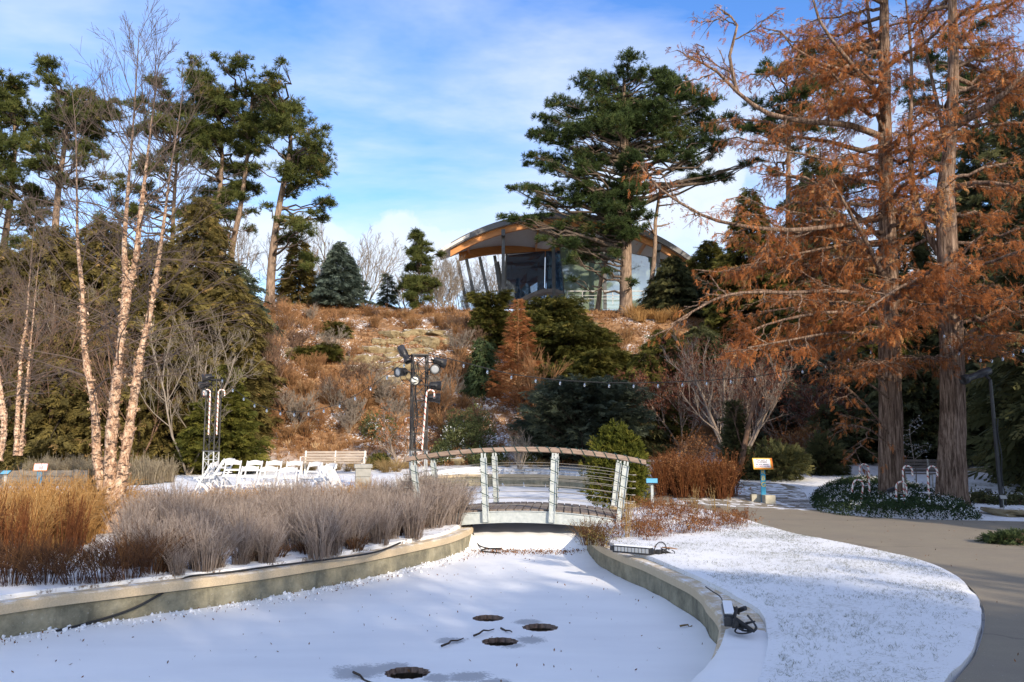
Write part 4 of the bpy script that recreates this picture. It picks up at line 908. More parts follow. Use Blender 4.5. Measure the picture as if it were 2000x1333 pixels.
for (px, Yc, hh, lb) in [(1949, 19.6, .38, 'grey plant tag on a thin stake in front of the lamp pole'), (1922, 22.5, .34, 'dark plant tag on a stake right of the far cypress')]:
    p = base_at(px, Yc); t = thing('plant_tag', lb, 'plant tag', p); mb = MB(); mb.tube([(0, 0, 0), (0, 0, hh)], .009, 5); mb.build('stake', M['grey_block'], t); mb = MB(); mb.box((0, -.02, hh), (.15, .015, .09), Matrix.Rotation(R(-35), 3, 'X')); mb.build('tag_plate', M['grey_block'] if px > 1940 else M['black'], t)
# lamp pole with spotlight at the right
p = base_at(1946, 20.6); t = thing('lamp_pole', 'leaning black pole with a long spotlight at the right edge of the cypress', 'lamp pole', p)
mb = MB(); top = at(1934, 742, 20.6) - p; mb.tube([(0, 0, 0), (0, 0, .05), (.0, 0, .06), tuple(top * .3), tuple(top * .7), tuple(top)], [.12, .12, .055, .05, .045, .04], 8); mb.tube([tuple(top), tuple(top + (-.1, 0, .1))], .04, 6); mb.build('pole', M['black'], t)
mb = MB(); zs = np.linspace(.1, 2.2, 20); mb.tube(np.column_stack([top[0] * zs / top[2] + .06 + .02 * np.sin(zs * 6), -.04 + 0 * zs, zs]), .014, 5); mb.build('power_cable', M['cable'], t)
q = at(1908, 733, 20.6) - p; d = Vector((-1, -.25, -.32)); mt = Matrix.Translation(q) @ d.to_track_quat('Z', 'Y').to_matrix().to_4x4()
mb = MB(); mb.lathe([(.06, -.42), (.10, -.38), (.10, -.1), (.08, -.06), (.08, .28), (.12, .31), (.12, .44), (.10, .44), (.09, .36)], 16, mt); mb.build('spotlight', M['black'], t, smooth=True)
# ------------------------------------------------------------------ glass pavilion on the hilltop
PX, PY_ = at(1095, 600, 66)[0], 66.0; GZ = 10.6
pav = thing('pavilion', 'glass pavilion with curved vaulted roof and orange timber beams on the hilltop', 'pavilion', (PX, PY_, GZ))
W2X = lambda px, py, Y: (at(px, py, Y)[0] - PX, Y - PY_, at(px, py, Y)[2] - GZ)
xa, _, za = W2X(1095, 429, 66); xl, _, zl_ = W2X(858, 503, 66); xr = W2X(1372, 505, 66)[0]
def zroof(x):                       # circular arch through tip, apex, tip
    h = za - zl_; c = -xl; Rr = (c * c + h * h) / (2 * h); return za - Rr + np.sqrt(np.maximum(Rr * Rr - np.asarray(x, float) ** 2, 0))
yback = lambda x: np.interp(x, [xl, xl + .8, -1.0, 12], [.5, 1.4, 10.0, 15.0])
xs = np.linspace(xl + .9, xr, 40); xf = np.linspace(xl, xr, 44)
def arch_strip(xs, y0, y1, top, bot):
    V = []
    for x in xs:
        z = float(zroof(x)); V += [(x, y0(x) if callable(y0) else y0, z + top), (x, y1(x) if callable(y1) else y1, z + top), (x, y1(x) if callable(y1) else y1, z + bot), (x, y0(x) if callable(y0) else y0, z + bot)]
    n = len(xs); Qd = [(j * 4 + i, j * 4 + (i + 1) % 4, j * 4 + 4 + (i + 1) % 4, j * 4 + 4 + i) for j in range(n - 1) for i in range(4)] + [(0, 1, 2, 3), tuple(4 * (n - 1) + i for i in range(4))]
    mb = MB(); mb.add(V, Qd); return mb
arch_strip(xf, -.55, lambda x: float(yback(x)) + .8, .42, .02).build('roof', M['roof_top'], pav)
arch_strip(xf[2:], -.72, -.553, .40, -.08).build('fascia', M['fascia'], pav)
arch_strip(xf[:6], -.75, -.556, .30, .05).build('roof_edge', M['roof_top'], pav)
arch_strip(xs[1:], -.45, lambda x: float(yback(x)) + .3, -.02, -.06).build('soffit', M['soffit'], pav)
arch_strip(xs, -.30, .0, -.065, -.60).build('arch_beam', M['glulam'], pav)
arch_strip(xs[1:24], lambda x: float(yback(x)), lambda x: float(yback(x)) + .3, -.065, -.75).build('arch_beam', M['glulam'], pav)
for x in np.linspace(xl + 2.2, xr - 1.5, 7):
    y1 = float(yback(x)); mb = MB(); z = float(zroof(x)) - .22; mb.box((x, y1 / 2, z), (.16, y1 - .05, .30)); mb.build('purlin', M['glulam'], pav)
for (px, py0, py1, Y) in [(983, 462, 600, 65.9), (1081, 455, 604, 65.9), (1180, 470, 604, 65.9), (1285, 490, 605, 65.9)]:
    mb = MB(); x, y, z1 = W2X(px, py0, Y); _, _, z0 = W2X(px, py1, Y); mb.box((x, y, (z1 + z0) / 2), (.26, .26, z1 - z0)); mb.box((x, y - .4, z1 + .15), (.3, .6, .5)); mb.build('column', M['steel'], pav)
for (a, b_, Y) in [((894, 510), (915, 612), 67), ((911, 506), (933, 612), 67.6), ((937, 503), (960, 606), 68.4), ((966, 500), (982, 604), 69.5), ((972, 512), (990, 604), 71)]:
    mb = MB(); mb.bar(W2X(*a, Y), W2X(*b_, Y), .26, .3, up=(0, 1, 0)); mb.build('raking_column', M['steel'], pav)
# glazing: dark blue bay, then the pale green leaning wall
def glazed(name, a0, a1, b0, b1, Y0, Y1, nx_, nz_, gm):
    """bottom left/right, top left/right in the facade"""
    A, B_, C_, D_ = [np.array(W2X(*p, y)) for p, y in ((a0, Y0), (a1, Y1), (b0, Y0), (b1, Y1))]
    t = MB(); n = np.cross(B_ - A, C_ - A); n /= np.linalg.norm(n); th = n * .03
    t.add([A - th, B_ - th, D_ - th, C_ - th, A + th, B_ + th, D_ + th, C_ + th], [(0, 1, 2, 3), (7, 6, 5, 4), (0, 4, 5, 1), (1, 5, 6, 2), (2, 6, 7, 3), (3, 7, 4, 0)])
    o = t.build(name, gm, pav); fr = MB()
    for i in range(nx_ + 1):
        s = i / nx_; fr.bar(A * (1 - s) + B_ * s + n * -.08, C_ * (1 - s) + D_ * s + n * -.08, .13, .16, up=(0, 1, 0))
    for j in range(nz_ + 1):
        s = j / nz_; fr.bar(A * (1 - s) + C_ * s + n * -.06, B_ * (1 - s) + D_ * s + n * -.06, .09, .12)
    fr.build('mullion', M['steel'], o); return o
glazed('window', (985, 603), (1062, 600), (990, 497), (1064, 492), 71, 74, 3, 4, M['glass_blue'])
glazed('window', (1064, 600), (1104, 604), (1066, 492), (1092, 470), 74, 67.6, 2, 4, M['glass_blue'])
glazed('window', (1106, 606), (1312, 608), (1093, 470), (1316, 512), 67.5, 67.5, 4, 3, M['glass_green'])
mb = MB(); mb.box((2.5, 9.5, -1.0), (19, 7, 2.0)); mb.build('floor_slab', M['slab'], pav)
mb = MB(); pts = [W2X(px, py, 69) for px, py in [(990, 596), (1015, 590), (1040, 578), (1062, 571), (1085, 571), (1105, 580)]]
for a, b_ in zip(pts[:-1], pts[1:]): mb.bar(a, b_, 1.6, .28, up=(0, 0, 1))
mb.build('canopy', M['slab'], pav)
mb = MB(); x0, y0, z0 = W2X(1108, 569, 65.2); x1 = W2X(1315, 574, 65.2)[0]
for dz in (0, -.35, -.62): mb.box(((x0 + x1) / 2, y0, z0 + dz), (x1 - x0, .05, .07 if dz == 0 else .03))
for k in range(8): mb.box((x0 + (x1 - x0) * k / 7, y0, z0 - .5), (.05, .05, 1.05))
mb.build('handrail', M['handrail'], pav)
mb = MB(); mb.box((5, 14.6, 3), (14, .3, 6)); mb.build('rear_wall', M['slab'], pav)

# ------------------------------------------------------------------ boulders
def boulder_mesh(seed, d):
    g = np.random.default_rng(seed); bm = bmesh.new(); bmesh.ops.create_cube(bm, size=1); bmesh.ops.subdivide_edges(bm, edges=bm.edges[:], cuts=4, use_grid_fill=True)
    V = np.array([v.co[:] for v in bm.verts]); k = np.abs(V).max(1, keepdims=True); r = np.linalg.norm(V, axis=1, keepdims=True)
    V = V * (1 - .22 * (r / k - 1)); ang = g.normal(size=(4, 3))
    for a in ang: a /= np.linalg.norm(a); h = V @ a; c = .43; V -= np.maximum(h - c, 0)[:, None] * a * .9
    V += np.column_stack([fbm(V[:, 1] * 3 + seed, V[:, 2] * 3, 3, seed), fbm(V[:, 0] * 3, V[:, 2] * 3 + seed, 3, seed + 1), fbm(V[:, 0] * 3, V[:, 1] * 3, 3, seed + 2)]) * .30
    V *= d
    for v, c in zip(bm.verts, V): v.co = c
    me_ = bpy.data.meshes.new('boulder'); bm.to_mesh(me_); bm.free(); me_.materials.append(M['rock']); return me_
BM = [boulder_mesh(i, d) for i, d in enumerate([(1.5, 1.1, .8), (1.1, 1.0, .7), (1.9, 1.2, .65), (1.2, 1.1, .9), (2.2, 1.2, .5), (.9, .8, .6), (1.6, 1.2, 1.0)])]
g = np.random.default_rng(21)
def boulder(px, py, s, label, group, k=None, sink=.0):
    q = onH(px, py) if py < 868 else base_at(px, 38); o = link('boulder', BM[int(g.integers(0, 7)) if k is None else k], None, q + (0, .1 + .25 * g.random(), -.1 + sink)); tag(o, label, 'boulder', group); o.rotation_euler = (g.normal() * .08, g.normal() * .08, g.normal() * .5); o.scale = (s, s, s)
for row, (x0, x1, y0, y1, n) in enumerate([(745, 885, 650, 655, 8), (735, 880, 668, 672, 8), (690, 850, 688, 686, 8), (668, 790, 706, 700, 7), (670, 800, 724, 718, 7), (690, 790, 744, 738, 5), (690, 745, 760, 758, 3)]):
    for i in range(n):
        boulder(x0 + (x1 - x0) * (i + .5) / n + g.normal() * 3, y0 + (y1 - y0) * i / n + g.normal() * 2.5, .66 + .3 * g.random(), 'weathered tan boulder in the rock outcrop on the sunny hillside', 'boulders in the hillside rock outcrop')
for (px, py, s, lb) in [(562, 690, .6, 'boulder with snow left of the rock outcrop, behind the bare tree'), (1118, 634, .9, 'broad flat boulder on the hilltop left of the big pine trunk'), (1160, 636, .8, 'tan boulder on the hilltop close below the big pine trunk'), (1200, 660, .6, 'low boulder ledge below the big pine trunk'), (575, 668, .6, 'small boulder high on the left slope under the pines')]:
    boulder(px, py, s, lb, 'single boulders on the slope')
for i, (px, py, s) in enumerate([(1962, 858, .9), (1930, 880, .8), (1975, 895, 1.0), (1990, 838, .9), (1925, 905, .7), (1960, 826, .8), (2010, 875, 1.1)]):
    q = base_at(px, [37, 35, 33.5, 38.5, 32.5, 39.5, 35][i]); o = link('boulder', BM[i], None, (q[0], q[1], at(px, py, q[1])[2] - .3)); tag(o, 'dark snow-capped boulder on the shaded bank at the right edge', 'boulder', 'snow-capped boulders at the right edge'); o.scale = (s, s, s * 1.1); o.rotation_euler = (0, 0, i * 1.3)
for i, (px, Yb, s, k, lb) in enumerate([(898, 37.2, .75, 3, 'mossy boulder behind the far pond wall under the bridge rail'), (928, 37.4, .6, 5, 'small boulder behind the far pond wall beside snowy shrubs'), (1222, 19.2, .55, 1, 'snow-covered boulder at the right bridge end below the dwarf pine'), (1204, 18.6, .4, 5, 'small snow-covered rock by the right bridge end'), (1958, 20.0, .8, 0, 'snow-covered mound of stone in front of the lamp pole')]):
    q = base_at(px, Yb); o = link('boulder', BM[k], None, q + (0, 0, .02)); tag(o, lb, 'boulder'); o.scale = (s, s, s * (.75 if px < 1900 else .30)); o.rotation_euler = (0, 0, .4 * i)

# ------------------------------------------------------------------ tree builders
T_TUFT = [tpl_tuft(22, .065, R(80), s, .3) for s in range(4)]
T_TUFT_S = [tpl_tuft(12, .12, R(60), s + 9, .4) for s in range(3)]
T_SPRAY = [tpl_spray(14, .055, .48, s, .3, .22) for s in range(5)]
T_FEATH = [tpl_spray(16, .034, .36, s + 20, .3, .28) for s in range(6)]
T_WEEP = [tpl_spray(9, .05, .22, s + 40, .05, .3) for s in range(3)]
T_LEAF = [tpl_leaves(7, .26, s) for s in range(4)]
def curve3(a, b, n, sag=0., wob=0., g=None, up=0.):
    t = np.linspace(0, 1, n)[:, None]; P = a * (1 - t) + b * t; P = P + np.array((0, 0, 1.0)) * (up * np.sin(math.pi * t) - sag * 4 * t * (1 - t))
    if wob and g is not None: w_ = g.normal(size=(n, 3)) * wob; w_[0] = w_[-1] = 0; P = P + w_
    return P
def trunk_path(pts, Y, dy=None):
    return np.array([at(px, py, Y + (dy[i] if dy else 0)) for i, (px, py) in enumerate(pts)])
def along(P, z):
    """point on a trunk polyline at height z"""
    i = np.argsort(P[:, 2]); return np.array([np.interp(z, P[i, 2], P[i, k]) for k in range(3)])
def pine(label, trunk_px, Y, pads, sc, off, r0, r1, mat, seed, group=None, tuft=.42, dens=1.0, back=.55, barkm='pine_bark', limb_drop=.35):
    g = np.random.default_rng(seed); full = [(off[0] + x * sc, off[1] + y * sc) for x, y in trunk_px]
    P = trunk_path(full, Y); gz = Hz(P[0, 0], P[0, 1]); P[0, 2] = min(P[0, 2], gz - .1); base = P[0].copy()
    t = thing('pine_tree', label, 'tree', base, 0, group); W_ = Wood(); L_ = Wood(); Pc = catmull(P, .8); rr = np.linspace(r0, r1, len(Pc)); rr[0] *= 1.25
    W_.add(Pc - base, rr, 10); m_ = Y / F; Ps, Ds, Ss, Rn = [], [], [], []
    todo = []
    for (x, y, r) in pads:
        c = at(off[0] + x * sc, off[1] + y * sc, Y); rad = r * sc * m_ * 1.05
        tx = along(Pc, c[2]); lim = max(1.0, 3.4 - abs(c[0] - tx[0]) * .4); todo.append((c + (0, g.normal() * lim * .6, 0), rad))
        if g.random() < back: todo.append((np.array((tx[0] + (c[0] - tx[0]) * g.uniform(-.2, .7), c[1] + g.choice([-1, 1]) * lim * g.uniform(.7, 1.3), c[2] + g.normal() * .3)), rad * .9))
    for c, rad in list(todo):
        if g.random() < .75: todo.append((c + g.normal(size=3) * rad * (.9, 1.2, .6), rad * g.uniform(.5, .8)))
    for c, rad in todo:
        z0 = max(min(c[2] - limb_drop * abs(c[0] - along(Pc, c[2])[0]) * .6 - .4, Pc[:, 2].max() - .3), Pc[:, 2].min() + 1.5); a = along(Pc, z0); L = np.linalg.norm(c - a)
        lp = curve3(a, c, 7, .05 * L * g.random(), .04 * L, g); L_.add(lp - base, np.linspace(min(.02 + .018 * L, r0 * .45), .018, 7), 5)
        n = max(5, int(12.5 * dens * (rad / tuft) ** 1.8)); v = np.clip(g.normal(size=(n, 3)) * .54, -1.3, 1.3); q = v * (rad, rad * .95, rad * .46)
        q[:, 2] += .12 * rad; p = c + q; out = p - a; out /= np.linalg.norm(out, axis=1, keepdims=True); d = q / rad * .8 + out * .5 + (0, 0, .55)
        Ps.append(p - d / np.linalg.norm(d, axis=1, keepdims=True) * tuft * .5); Ds.append(d); Ss.append(tuft * g.uniform(.7, 1.25, n)); Rn.append(np.clip(g.normal(.45 + .12 * g.normal(), .2, n), 0, 1))
        for i in range(min(n, 5)): L_.add(np.stack([lp[4] - base, (lp[4] + p[i]) / 2 - base + (0, 0, -.06 * rad), p[i] - base]), (.022, .015, .01), 3)
    link('trunk', W_.mesh('trunk', M[barkm]), t); link('limb', L_.mesh('limb', M['limb_bark']), t)
    link('crown', inst(np.concatenate(Ps) - base, np.concatenate(Ds), np.concatenate(Ss), T_TUFT, g, 'crown', M[mat], roll=3.1, rnd=np.concatenate(Rn)), t); return t
def conifer(name, label, base, h, prof, mat, seed, nb=120, frond=.5, droop=.25, rise=.0, group=None, cat='tree', lean=(0, 0), tpl=None, z0=.02, r0=None, dens=1.0, wob=.22, barkm='dark_wood', upw=.0, roll=1.1):
    """prof: list of (t, radius) from base to tip"""
    g = np.random.default_rng(seed); t = thing(name, label, cat, base, 0, group); W_ = Wood()
    zt = np.linspace(0, 1, 9); tp = np.column_stack([lean[0] * zt ** 1.3, lean[1] * zt ** 1.3, zt * h]); W_.add(tp, np.linspace(r0 or h * .018, .02, 9), 7)
    pt, pr = zip(*prof); Ps, Ds, Ss, Rn = [], [], [], []
    for i in range(nb):
        f = z0 + (1 - z0) * ((i + g.random()) / nb); az = i * 2.39996 + g.normal() * .3; R_ = np.interp(f, pt, pr) * (1 + wob * g.normal() * .6) * (1 + .20 * math.sin(3 * az + seed)); R_ = max(R_, .12)
        dr = np.array((math.cos(az), math.sin(az), 0)); a = np.array((np.interp(f, zt, tp[:, 0]), np.interp(f, zt, tp[:, 1]), f * h)); n = 6; s = np.linspace(0, 1, n)[:, None]
        P = a + dr * R_ * s + np.array((0, 0, 1.0)) * (R_ * (rise * s - droop * s * s)); W_.add(P, np.linspace(.012 + .012 * R_, .006, n), 4)
        m_ = max(5, int(dens * 8.5 * R_ / frond)); ss = .15 + .85 * g.random(m_) ** .65; q = np.column_stack([np.interp(ss, s[:, 0], P[:, k]) for k in range(3)])
        sd_ = g.choice([-1, 1], m_) * g.uniform(.2, 1.0, m_); per = np.array((-dr[1], dr[0], 0)); d = dr * 1.0 + per * sd_[:, None] + np.array((0, 0, 1.0)) * (rise * .6 - droop * 1.4 * ss + upw + g.normal(size=m_) * .22)[:, None]
        q = q + per * (sd_ * .22 * R_ * g.random(m_))[:, None] + g.normal(size=(m_, 3)) * frond * .18
        Ps.append(q); Ds.append(d); Ss.append(frond * g.uniform(.5, 1.6, m_)); Rn.append(np.clip(g.normal(.45 + .13 * g.normal(), .2, m_), 0, 1))
    link('trunk', W_.mesh('trunk', M[barkm]), t); link('crown', inst(np.concatenate(Ps), np.concatenate(Ds), np.concatenate(Ss), tpl or T_SPRAY, g, 'crown', M[mat], roll=roll, rnd=np.concatenate(Rn)), t); return t
def mound(name, label, base, rad, mat, seed, n=900, leaf=.3, group=None, tpl=None, cat='shrub', spiky=0., stems='twig_brown', roll=1.2, up=.35, lumps=7):
    """rounded evergreen or leafy shrub: leaf sprays over a lumpy volume, with stems"""
    g = np.random.default_rng(seed); t = thing(name, label, cat, base, 0, group); rad = np.array(rad, float); W_ = Wood()
    L = g.normal(size=(lumps, 3)); L[:, 2] = np.abs(L[:, 2]) * .8; L /= np.linalg.norm(L, axis=1, keepdims=True); lr = g.uniform(.35, .55, lumps)
    cen = np.vstack([[[0, 0, .35]], L * .62 + (0, 0, .15)]); cr = np.concatenate([[.6], lr]); k = g.integers(0, lumps + 1, n); v = g.normal(size=(n, 3)); v /= np.linalg.norm(v, axis=1, keepdims=True)
    q = cen[k] + v * cr[k][:, None] * (g.random((n, 1)) ** .3); q[:, 2] = np.abs(q[:, 2]); p = q * rad; d = v + q * .4 + (0, 0, up) + g.normal(size=(n, 3)) * .2
    for i in range(24):
        a = np.array((g.normal() * .08, g.normal() * .08, 0)); e = p[g.integers(0, n)]; W_.add(curve3(a, e, 5, 0, .03, g, up=.05), np.linspace(.02 + .01 * rad[2], .006, 5), 4)
    link('stem', W_.mesh('stem', M[stems]), t); link('foliage', inst(p, d, leaf * g.uniform(.6, 1.3, n), tpl or T_LEAF, g, 'foliage', M[mat], roll=roll, rnd=np.clip(g.normal(.45, .2, n) + .16 * np.sin(k * 2.7), 0, 1)), t); return t
def grow(W_, g, a, d, L, r, lev, maxlev, k_child, tips, ang=(25, 55), ratio=.62, trop=.12, wob=.09, minr=.004, sides=(7, 5, 4, 3, 3, 3), start=.25, val=None):
    n = 7 if lev < 2 else 5; P = [np.array(a, float)]; d = np.array(d, float); d /= np.linalg.norm(d)
    for i in range(n - 1):
        d = d + g.normal(size=3) * wob + np.array((0, 0, trop)); d /= np.linalg.norm(d); P.append(P[-1] + d * L / (n - 1))
    P = np.array(P); rad = np.linspace(r, max(r * .45, minr), n); W_.add(P, rad, sides[min(lev, 5)], (lev / max(maxlev, 1)) if val is None else val)
    if lev >= maxlev: tips.append((P[-1], d)); return P
    m_ = k_child[min(lev, len(k_child) - 1)]
    for i in range(m_):
        f = start + (1 - start) * (i + g.random()) / m_; j = min(int(f * (n - 1)), n - 2); u = f * (n - 1) - j; p = P[j] * (1 - u) + P[j + 1] * u; dd = P[j + 1] - P[j]; dd /= np.linalg.norm(dd)
        x = np.cross(dd, g.normal(size=3)); x /= np.linalg.norm(x); th = R(g.uniform(*ang)); c = dd * math.cos(th) + x * math.sin(th)
        grow(W_, g, p, c, L * ratio * (1.15 - .5 * f) * g.uniform(.7, 1.2), max(rad[j] * .55, minr), lev + 1, maxlev, k_child, tips, ang, ratio, trop, wob, minr, sides, start, val)
    tips.append((P[-1], d)); return P
def bare_tree(name, label, base, H, mat, seed, stems=1, spread=.15, lev=3, kids=(9, 6, 5), r=None, ang=(25, 50), ratio=.5, trop=.10, minr=.006, leaf=None, nleaf=0, lsz=.1, group=None, cat='tree', start=.25, tpl=None, wob=.08):
    g = np.random.default_rng(seed); t = thing(name, label, cat, base, 0, group); W_ = Wood(); tips = []
    for i in range(stems):
        az = i * 6.283 / max(stems, 1) + g.normal() * .4; sp = spread * g.uniform(.5, 1.2) if stems > 1 else spread * .4
        grow(W_, g, (math.cos(az) * .06 * (stems > 1), math.sin(az) * .06 * (stems > 1), 0), (math.cos(az) * sp, math.sin(az) * sp, 1), H * g.uniform(.8, 1.0) * .8, r or H * .016, 0, lev, kids, tips, ang, ratio, trop, wob, minr, start=start)
    link('trunk' if cat == 'tree' else 'stem', W_.mesh('trunk', M[mat]), t)
    if leaf:
        tp = np.array([a for a, _ in tips]); dd = np.array([b_ for _, b_ in tips]); i = g.integers(0, len(tp), nleaf)
        link('crown' if cat == 'tree' else 'foliage', inst(tp[i] + g.normal(size=(nleaf, 3)) * lsz * 1.6, dd[i] + g.normal(size=(nleaf, 3)) * .5 + (0, 0, -.3), lsz * g.uniform(.6, 1.4, nleaf), tpl or T_LEAF, g, 'crown', M[leaf], roll=3), t)
    return t
def stem_mesh(seed, n, h, spread, r, lean=.25, twigs=3, tw=.3, kind='stems'):
    """a clump of thin stems or blades, one mesh"""
    g = np.random.default_rng(seed); W_ = Wood(); m_ = 5
    for i in range(n):
        az = g.random() * 6.283; q = g.random() ** .6; a = np.array((math.cos(az), math.sin(az), 0)) * spread * .35 * q; L = h * g.uniform(.6, 1.08); out = np.array((math.cos(az), math.sin(az), 0)) * L * lean * (q + .25 * g.normal()); s = np.linspace(0, 1, m_)[:, None]
        P = a + out * s ** 1.5 + np.array((0, 0, 1.0)) * L * (s - (.18 * q * s ** 3 if kind == 'stems' else .42 * s ** 4 * q)); v = float(np.clip(g.normal(.5, .22), 0, 1)); P[1:-1] += g.normal(size=(m_ - 2, 3)) * .012 * h
        W_.add(P, np.linspace(r, r * .45, m_), 3, np.clip(v + np.linspace(-.2, .15, m_), 0, 1))
        for j in range(twigs):
            f = g.uniform(.35, .95); p = np.array([np.interp(f, s[:, 0], P[:, k]) for k in range(3)]); d = g.normal(size=3) * (.6, .6, .3) + (0, 0, .9); d /= np.linalg.norm(d); W_.add(np.stack([p, p + d * tw * h * (1.1 - f) * .5 + g.normal(size=3) * .01, p + d * tw * h * (1.1 - f)]), (r * .7, r * .55, r * .4), 3, v)
    return W_
# ------------------------------------------------------------------ big pines
PR = [(490,110,35),(560,130,50),(640,140,60),(700,130,50),(780,160,60),(850,150,50),(900,170,50),(960,200,55),(450,170,50),(520,200,70),(620,210,80),(720,220,80),(820,230,80),(920,240,70),(1000,240,50),
 (340,250,50),(420,250,70),(520,290,80),(640,300,80),(760,300,80),(870,310,80),(980,310,70),(1050,320,50),(260,330,40),(320,340,60),(420,350,70),(530,370,70),(660,370,60),(800,380,70),(920,380,70),(1030,370,50),
 (230,390,30),(290,420,50),(370,420,60),(470,430,60),(560,440,60),(760,440,60),(860,450,70),(960,450,60),(1080,440,35),(210,500,35),(270,490,50),(340,500,60),(430,510,60),(520,520,50),(820,500,50),(980,500,50),(1060,470,40),
 (190,530,25),(300,560,50),(390,550,40),(560,600,50),(430,600,50),(680,590,40),(900,560,50),(1060,580,50),(1130,570,40),(1200,540,35),(1240,520,20),(120,630,30),(190,640,40),(260,660,50),(340,650,50),(420,660,50),(500,650,60),(600,650,60),(660,620,50),(1000,590,40),
 (220,720,40),(300,710,50),(400,710,60),(520,700,60),(600,720,50),(540,760,50),(660,740,40),(250,760,30),(80,780,25),(130,785,35),(190,790,35),(350,820,40),(400,850,50),(470,840,50),(560,840,50),(640,820,50),(690,800,30),
 (340,900,40),(400,920,50),(480,900,40),(380,1000,30),(440,960,40),(500,950,40),(400,1060,25),(620,900,40)]
pine('tall broad-crowned pine standing in front of the glass pavilion', [(650, 1240), (648, 1060), (652, 880), (655, 700), (650, 540), (648, 400), (640, 250), (640, 130)], 58, PR, .42, (950, 100), .48, .10, 'pine', 1, tuft=.31, back=.5)
GP = 'pines on the left hilltop'
pine('leaning pine at the right end of the left hilltop group, crown heavy on its right', [(1080, 1240), (1090, 1050), (1115, 850), (1145, 690), (1165, 560), (1150, 420)], 55, [(1150,420,50),(1110,450,40),(1190,450,50),(1150,490,60),(1220,500,40),(1110,540,50),(1180,560,60),(1230,590,50),(1290,600,45),(1250,640,60),(1180,620,50),(1310,640,30),(1280,690,50),(1200,680,40),(1310,720,30),(1250,740,50),(1290,790,40),(1190,740,40),(1160,780,30),(1240,820,35),(1260,860,25),(1190,890,40),(1230,930,45),(1260,970,35),(1180,950,40),(1140,960,30),(1230,1030,40),(1100,610,30),(1050,690,25)], .4875, (0, 0), .33, .08, 'pine_left', 2, GP, tuft=.31, back=.35)
pine('tall pine with bushy top, second from the right in the left hilltop group', [(915, 1200), (930, 1000), (960, 850), (985, 680), (1000, 540), (1010, 370)], 56, [(1000,350,40),(1040,350,45),(980,390,50),(1050,390,55),(1090,380,30),(1010,440,60),(1070,440,50),(1000,500,55),(1060,510,45),(950,520,40),(1020,560,50),(960,590,45),(1030,620,40),(990,670,40),(940,650,40),(960,740,40),(930,790,40),(1010,740,30),(980,800,30),(930,860,40),(980,900,30)], .4875, (0, 0), .26, .07, 'pine_left', 3, GP, tuft=.31, back=.35)
pine('dense dark pine with twin top, third from the right in the left hilltop group', [(830, 1230), (840, 1050), (870, 850), (890, 620), (870, 450), (850, 350)], 57, [(800,340,35),(840,340,40),(870,320,20),(790,370,30),(850,380,45),(900,400,40),(930,380,30),(800,420,50),(860,440,60),(920,450,50),(770,480,50),(830,500,60),(900,510,50),(780,560,50),(850,570,50),(920,570,40),(800,630,55),(870,640,50),(830,700,50),(780,690,40),(890,710,40),(810,770,50),(860,790,40),(830,840,50),(790,880,50),(870,870,40),(890,930,40),(840,930,40),(860,460,50),(840,600,50),(830,760,50)], .4875, (0, 0), .27, .07, 'pine_left', 4, GP, tuft=.31, back=.6)
pine('thin open pine behind the birch tops', [(690, 1230), (690, 1000), (700, 760), (715, 560), (720, 430)], 58, [(600,430,30),(650,430,35),(690,420,35),(740,430,40),(600,480,35),(660,490,35),(720,490,40),(760,520,40),(590,560,30),(650,570,30),(700,560,30),(740,570,40),(620,620,30),(700,620,30),(540,720,35),(500,760,40),(560,760,30),(460,810,30),(500,870,40),(430,890,30),(590,700,40),(640,680,30),(690,720,40)], .4875, (0, 0), .2, .06, 'pine_left', 5, GP, tuft=.38, back=.4)
pine('broad pine with rounded crown, second from the left edge', [(210, 1230), (225, 860), (245, 680), (262, 560), (268, 380)], 55, [(200,340,40),(260,330,40),(310,360,45),(360,370,35),(150,380,40),(230,390,55),(300,410,50),(370,420,45),(420,420,35),(130,440,40),(190,450,50),(260,470,50),(340,480,50),(410,470,40),(450,450,25),(150,510,40),(220,530,40),(310,540,50),(380,530,40),(180,590,45),(120,600,40),(340,600,40),(400,620,40),(440,650,30),(350,660,40),(290,640,40),(160,660,40),(380,680,30),(200,700,40),(250,730,40),(310,720,35)], .4875, (0, 0), .32, .08, 'pine_left', 6, GP, tuft=.31, back=.4)
pine('pine cut by the left edge of the view', [(0, 1230), (15, 1000), (45, 780), (60, 570), (50, 400)], 56, [(20,400,50),(70,370,45),(110,350,40),(50,430,50),(10,460,40),(90,430,50),(100,490,40),(30,500,50),(10,560,30),(90,550,40),(60,610,40),(20,640,40),(100,700,40),(40,720,40),(0,700,40),(90,770,50),(150,800,40),(40,800,40),(130,850,50),(60,870,50),(20,900,30),(100,920,40),(180,870,40),(80,980,50),(40,1030,40),(-40,420,50),(-60,520,50),(-50,640,50),(-50,780,50)], .4875, (0, 0), .3, .08, 'pine_left', 7, GP, tuft=.31, back=.4)
PB = [(330,330,35),(400,320,40),(470,310,40),(280,440,30),(250,420,25),(340,380,40),(420,380,45),(500,350,40),(560,300,40),(610,280,40),(660,300,40),(560,360,40),(620,350,50),(700,340,50),(330,460,40),(390,440,45),(460,420,40),(300,480,25),(360,500,35),(440,490,35),(520,420,35),(590,420,40),(660,410,40),(740,260,40),(590,660,40),(650,640,30),(690,700,40),(640,720,30),(570,690,30),(480,560,30),(520,500,35)]
pine('dark pine behind the cypress, left of its first trunk', [(462, 1200), (458, 830), (458, 570), (470, 340)], 54, PB, .525, (1300, 0), .30, .08, 'pine', 8, 'pines behind the cypress', tuft=.32)
